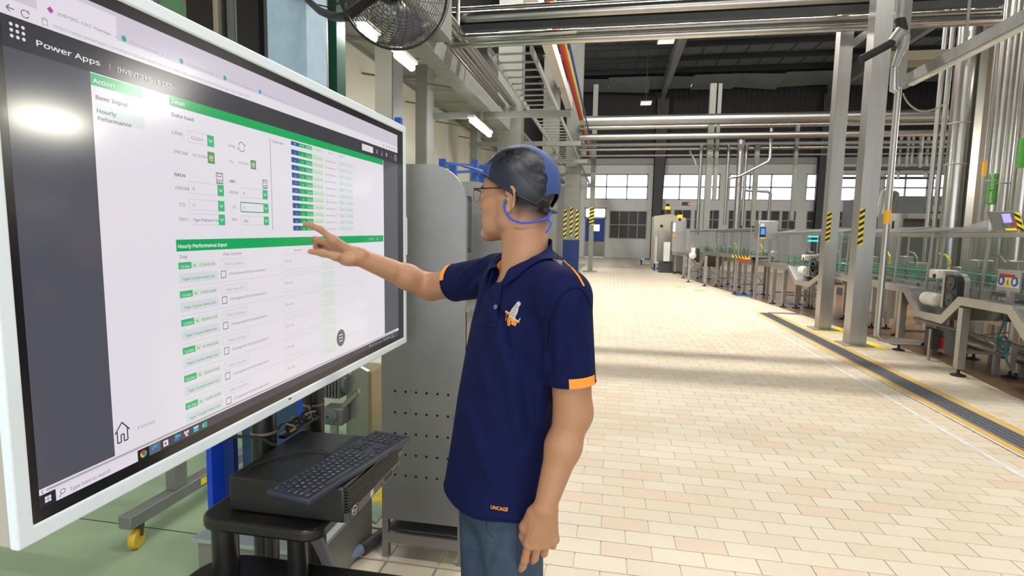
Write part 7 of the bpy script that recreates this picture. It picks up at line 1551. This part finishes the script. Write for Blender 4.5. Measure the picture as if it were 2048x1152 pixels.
MB().add(ot.reshape(-1, 3), [(i * 3 + j, (i + 1) * 3 + j, (i + 1) * 3 + j + 1, i * 3 + j + 1) for i in range(4) for j in range(2)]).build('neck_tape', M_ORNG, shirt, fixn=False)

# ---- jeans and shoes
jn = SDF(); jn.ell(TC(.90), (.140, .106, .13), TA, .03)
for h_, k_, a_ in ((HPL, KL, AL), (HPR, KR, AR)): jn.cone(h_ - Zv * .02, k_, .079, .066, .03); jn.cone(k_, a_ - Zv * .02, .066, .058, .02)
JF = []
def jray(px, py): 
    r = np.array(ray(px, py)); r /= np.linalg.norm(r); o = np.array([0, 0, CAM_H]); t = 1.0
    for _ in range(90):
        d = jn.ev((o + r * t)[None])[0]
        if d < .0005: break
        t += max(d * .7, .0006)
        if t > 2.3: break
    return o + r * t
for a, b_, am, wd in (((945, 1060), (985, 1100), .005, .010), ((950, 1100), (1000, 1130), .005, .011), ((1000, 1060), (975, 1130), -.004, .010), ((1010, 1075), (1030, 1150), .004, .012), ((960, 1130), (1010, 1150), -.005, .010)):
    p, q_ = jray(*a), jray(*b_); JF.append((p, q_, am, wd))
for kx in (KL, KR):
    for i in range(4): z = .42 - .09 * i; JF.append((np.array([kx[0] - .06, kx[1] - .05, z]), np.array([kx[0] + .06, kx[1] - .05, z - .03]), .005 * (1 if i % 2 else -1), .02))
V, F = surface_nets(lambda P: np.maximum(np.maximum(jn.ev(P) - fdisp(P, JF), P[:, 2] - .985), .055 - P[:, 2]), np.arange(-.46, .0, .0045), np.arange(1.08, 1.56, .0045), np.arange(.04, 1.0, .0045))
def denim():
    m = cloth('blue_denim', srgb(62, 77, 96), .85, 900, .3, .22); return m
M_DEN = denim(); jeans = np_mesh('jeans', V, F, M_DEN, man, 'faded blue denim jeans')
for line in ([(1034, 1046), (1034, 1090), (1035, 1152)], [(975, 1035), (972, 1060), (985, 1075)]):
    MB().tube([Vector(jray(*p) - np.array(ray(*p)) * .0005) for p in dens(line, 5)], .0011, 5).build('seam', mat('denim_seam', srgb(40, 52, 68), .8), jeans)
for a_ in (AL, AR):
    s2 = SDF(); g0 = np.array([a_[0], a_[1], 0]); s2.ell(g0 + Zv * .055 - Fv * .01, (.043, .06, .05), TA, .02); s2.ell(g0 + Zv * .035 + Fv * .085, (.046, .105, .036), TA, .03); s2.ell(g0 + Zv * .03 - Fv * .035, (.038, .05, .03), TA, .02)
    V, F = surface_nets(lambda P: np.maximum(s2.ev(P), .012 - P[:, 2]), np.arange(g0[0] - .22, g0[0] + .16, .005), np.arange(g0[1] - .22, g0[1] + .16, .005), np.arange(0, .14, .005)); so_ = np_mesh('shoe', V, F, mat('dark_shoe', srgb(34, 34, 38), .5), man)
    ring = rrect(-.05, -.075, .05, .185, .045); MB().prism([tuple((g0 + Lv * x + Fv * y)[:2]) for x, y in ring], 'Z', .001, .02).build('shoe_sole', M_RUBBER, so_)

# ---- cap, glasses, ear plug
M_CAPB = cloth('cap_cloth', srgb(60, 82, 134), .6, 1200, .06); M_CAPD = cloth('cap_dark_trim', srgb(14, 19, 40), .42, 1200, .04); M_CAPD.node_tree.nodes['Principled BSDF'].inputs['Specular IOR Level'].default_value = .6
def mesh_mat():
    m = mat('cap_mesh', srgb(10, 10, 20), .42); nt = m.node_tree; b = nt.nodes['Principled BSDF']; b.inputs['Specular IOR Level'].default_value = .5
    tc = nt.nodes.new('ShaderNodeTexCoord'); mp = nt.nodes.new('ShaderNodeMapping'); mp.inputs['Rotation'].default_value = (0, math.radians(48), 0); nt.links.new(tc.outputs['Object'], mp.inputs[0]); wv = nt.nodes.new('ShaderNodeTexWave'); wv.bands_direction = 'X'; wv.inputs['Scale'].default_value = 96; wv.inputs['Distortion'].default_value = .8; nt.links.new(mp.outputs[0], wv.inputs['Vector'])
    nz = nt.nodes.new('ShaderNodeTexNoise'); nz.inputs['Scale'].default_value = 70; nt.links.new(tc.outputs['Object'], nz.inputs['Vector']); mu = nt.nodes.new('ShaderNodeMath'); mu.operation = 'MULTIPLY'; nt.links.new(wv.outputs[1], mu.inputs[0]); nt.links.new(nz.outputs[0], mu.inputs[1])
    cr = nt.nodes.new('ShaderNodeValToRGB'); cr.color_ramp.elements[0].position = .46; cr.color_ramp.elements[0].color = (*srgb(8, 8, 16), 1); cr.color_ramp.elements[1].position = .74; cr.color_ramp.elements[1].color = (*srgb(120, 128, 160), 1); nt.links.new(mu.outputs[0], cr.inputs[0]); nt.links.new(cr.outputs[0], b.inputs['Base Color'])  # mesh stripes, with pale glints put into their colour
    bp = nt.nodes.new('ShaderNodeBump'); bp.inputs['Strength'].default_value = .3; bp.inputs['Distance'].default_value = .001; nt.links.new(mu.outputs[0], bp.inputs['Height']); nt.links.new(bp.outputs[0], b.inputs['Normal']); return m
M_CAPM = mesh_mat()
NP, NT = 260, 64; CZ, CA, CB, CC = 44, (106, 104), 88, 101
def rimz(ph):
    x = math.cos(ph); z = np.interp(x, [-1, -.75, -.3, .1, .55, 1], [-12, -4, 14, 32, 54, 60])
    if abs(math.pi - (ph % (2 * math.pi))) < .62: z += 40 * math.sqrt(max(0, 1 - ((math.pi - ph % (2 * math.pi)) / .62) ** 2))
    return z
def capP(ph, t, ex=0.0):
    z0 = rimz(ph); th0 = math.acos(max(-1, min(1, (z0 - CZ) / CC))); th = th0 * (1 - t); rx = CA[0] if math.cos(ph) > 0 else CA[1]
    bulge = 1 + .012 * math.sin(t * math.pi); return ((rx * math.cos(ph) * math.sin(th) * bulge + ex * math.cos(ph)), (CB * math.sin(ph) * math.sin(th) * bulge + ex * math.sin(ph)), CZ + CC * math.cos(th) + ex * .3)
def region(x, y, z, t):
    # side view polygons of the cap in its own frame: mesh panel, dark wavy trim, cloth
    if abs(y) < 33 or x < np.interp(z, [0, 20, 60, 105, 140], [-90, -91, -92, -76, -50]): return 0
    if z < LO(x): return 0 if x > 50 else 2
    return 1 if x < 70 else 0
LOX, LOZ = [-95, -88, -72, -46, -18, 10, 40, 62, 80, 98], [6, 10, 31, 56, 79, 92, 96, 89, 75, 62]
LO = lambda x: np.interp(x, LOX, LOZ)
vs, fs, mi_ = [], [], []
for j in range(NT):
    for i in range(NP): vs.append(capP(2 * math.pi * i / NP, j / NT))
vs.append((0, 0, CZ + CC))
for j in range(NT - 1):
    for i in range(NP):
        q_ = (j * NP + i, j * NP + (i + 1) % NP, (j + 1) * NP + (i + 1) % NP, (j + 1) * NP + i); fs.append(q_); cx = np.mean([vs[k] for k in q_], 0); mi_.append(region(*cx, j / NT))
for i in range(NP): fs.append(((NT - 1) * NP + i, (NT - 1) * NP + (i + 1) % NP, NT * NP)); mi_.append(0)
b = MB()
for k in (0, 1, 2):
    pass
b.add([hl(*v) for v in vs], fs); b.mi = mi_; cap = b.build('cap', [M_CAPB, M_CAPM, M_CAPD], man, label='dark blue bump cap with a black mesh side panel'); so = cap.modifiers.new('thick', 'SOLIDIFY'); so.thickness = .003; so.offset = 1
# brim
vs = []; nb, nr = 25, 8
for i in range(nb):
    a = math.radians(-72 + 144 * i / (nb - 1)); x0, y0, z0 = capP(a, 0.02); ln = 80 * (math.cos(a * .9) ** .55)
    for j in range(nr):
        s_ = j / (nr - 1); y = y0 * (1 - .12 * s_); vs.append((x0 + ln * s_ - 4, y, z0 + 1 + s_ * 42 - 16 * s_ * s_ - 10 * (y0 / 84) ** 2 * s_))
b = MB(); b.add([hl(*v) for v in vs], [(i * nr + j, (i + 1) * nr + j, (i + 1) * nr + j + 1, i * nr + j + 1) for i in range(nb - 1) for j in range(nr - 1)]); o = b.build('brim', M_CAPB, cap, fixn=False, ang=80); so = o.modifiers.new('thick', 'SOLIDIFY'); so.thickness = .004; so.offset = 0
for s_ in (-1, 1):
    P = [capP(s_ * math.radians(a), .012, 1.5) for a in np.linspace(20, 152, 24)]; MB().tube([hl(*p) for p in P], .0024, 6).build('cap_edge', M_CAPD, cap)
    def on_cap(x, z, g=1.0):
        r_ = max(0, 1 - (x / (CA[0] if x > 0 else CA[1])) ** 2 - ((z - CZ) / CC) ** 2); return hl(x * 1.012, s_ * (max(33, CB * math.sqrt(r_)) * 1.012 + g), CZ + (z - CZ) * 1.012)
    MB().tube([on_cap(x, LO(x)) for x in np.linspace(92, -90, 30)], .0016, 6).build('trim_seam', M_CAPB, cap)
    MB().tube([on_cap(x, z) for x, z in zip(np.interp(np.linspace(112, 14, 24), [0, 20, 60, 105, 140], [-90, -91, -92, -76, -50]), np.linspace(112, 14, 24))], .0012, 6).build('panel_seam', M_CAPD, cap)
    MB().tube([on_cap(x, CZ + CC * math.sqrt(max(0, 1 - (x / 106) ** 2 - (33 / CB) ** 2))) for x in np.linspace(72, -68, 24)], .0012, 6).build('panel_seam', M_CAPD, cap)
P = [capP(math.pi + a, -.0, 1.0) for a in np.linspace(-.5, .5, 13)]; MB().tube([hl(p[0] * .985, p[1], -14 - 4 * math.cos(k)) for k, p in zip(np.linspace(-1.5, 1.5, 13), P)], .0055, 8).build('rear_strap', M_CAPD, cap)
# glasses
gl = bpy.data.objects.new('glasses', None); MBf = MB(); M_GFR = mat('glasses_frame', srgb(24, 22, 24), .3, .3)
for s_ in (-1, 1): MBf.tube([hl(112, 8 * s_, 20), hl(113, 16 * s_, 24), hl(109, 44 * s_, 25), hl(105, 56 * s_, 24), hl(100, 62 * s_, 24)], .0013, 6)
MBf.tube([hl(112, -8, 20), hl(115, 0, 22), hl(112, 8, 20)], .0012, 6); bpy.data.objects.remove(gl); gl = MBf.build('glasses', M_GFR, man, label='thin black half rim glasses')
for s_ in (-1, 1):
    MB().tube([hl(100, 62 * s_, 24), hl(98, 70 * s_, 25), hl(40, 79 * s_, 29), hl(2, 83 * s_, 31), hl(-14, 82 * s_, 25), hl(-34, 80 * s_, 2)], [.0014, .0016, .0015, .0017, .0021, .0024], 6).build('temple', M_GFR, gl)
    P = [(113 - .0045 * (y - 12) ** 2 * .6, y * s_, z) for y, z in ((11, 22), (11, 8), (15, -3), (25, -8), (38, -8), (48, -3), (53, 8), (53, 23))]; b = MB(); n = len(P); b.add([hl(*p) for p in P] + [hl(p[0] - 1.4, p[1], p[2]) for p in P], [tuple(range(n)), tuple(range(2 * n - 1, n - 1, -1))] + [(i, (i + 1) % n, n + (i + 1) % n, n + i) for i in range(n)]); b.build('lens', M_LENS, gl, smooth=False)
    MB().tube([hl(*p) for p in P] + [hl(*P[0])], .00055, 5).build('rim_wire', M_GFR, gl)
    MB().tube([hl(110, 9 * s_, 6), hl(105, 11 * s_, 0)], .0022, 6).build('nose_pad', M_LENS, gl)
# ear plug on its blue cord, tied at the back of the cap
M_CORD = mat('blue_cord', srgb(34, 84, 200), .6, var=.25, scale=300)
ep = MB().sphere(hl(-4, 84, -2), .0052, 12, 8).build('ear_plug', mat('teal_plug', srgb(40, 100, 120), .5), man)
kn = hl(-98, 30, -36); cd_ = [hl(-3, 86, -4), hl(-3, 89, -12), hl(-8, 90, -26), hl(-18, 88, -39), hl(-30, 84, -48), hl(-52, 76, -52), hl(-74, 60, -47), hl(-92, 40, -38), kn]
b = MB(); b.tube(smooth(cd_, 3), .0026, 8); b.tube([Vector(kn), Vector(hl(-104, 26, -26)), Vector(hl(-101, 22, -12))], .0022, 6); b.tube(smooth([kn, hl(-108, 26, -46), hl(-106, 30, -60), hl(-98, 34, -72)]), .0022, 6); b.sphere(kn, .0048, 10, 8); b.build('ear_plug_cord', M_CORD, ep)
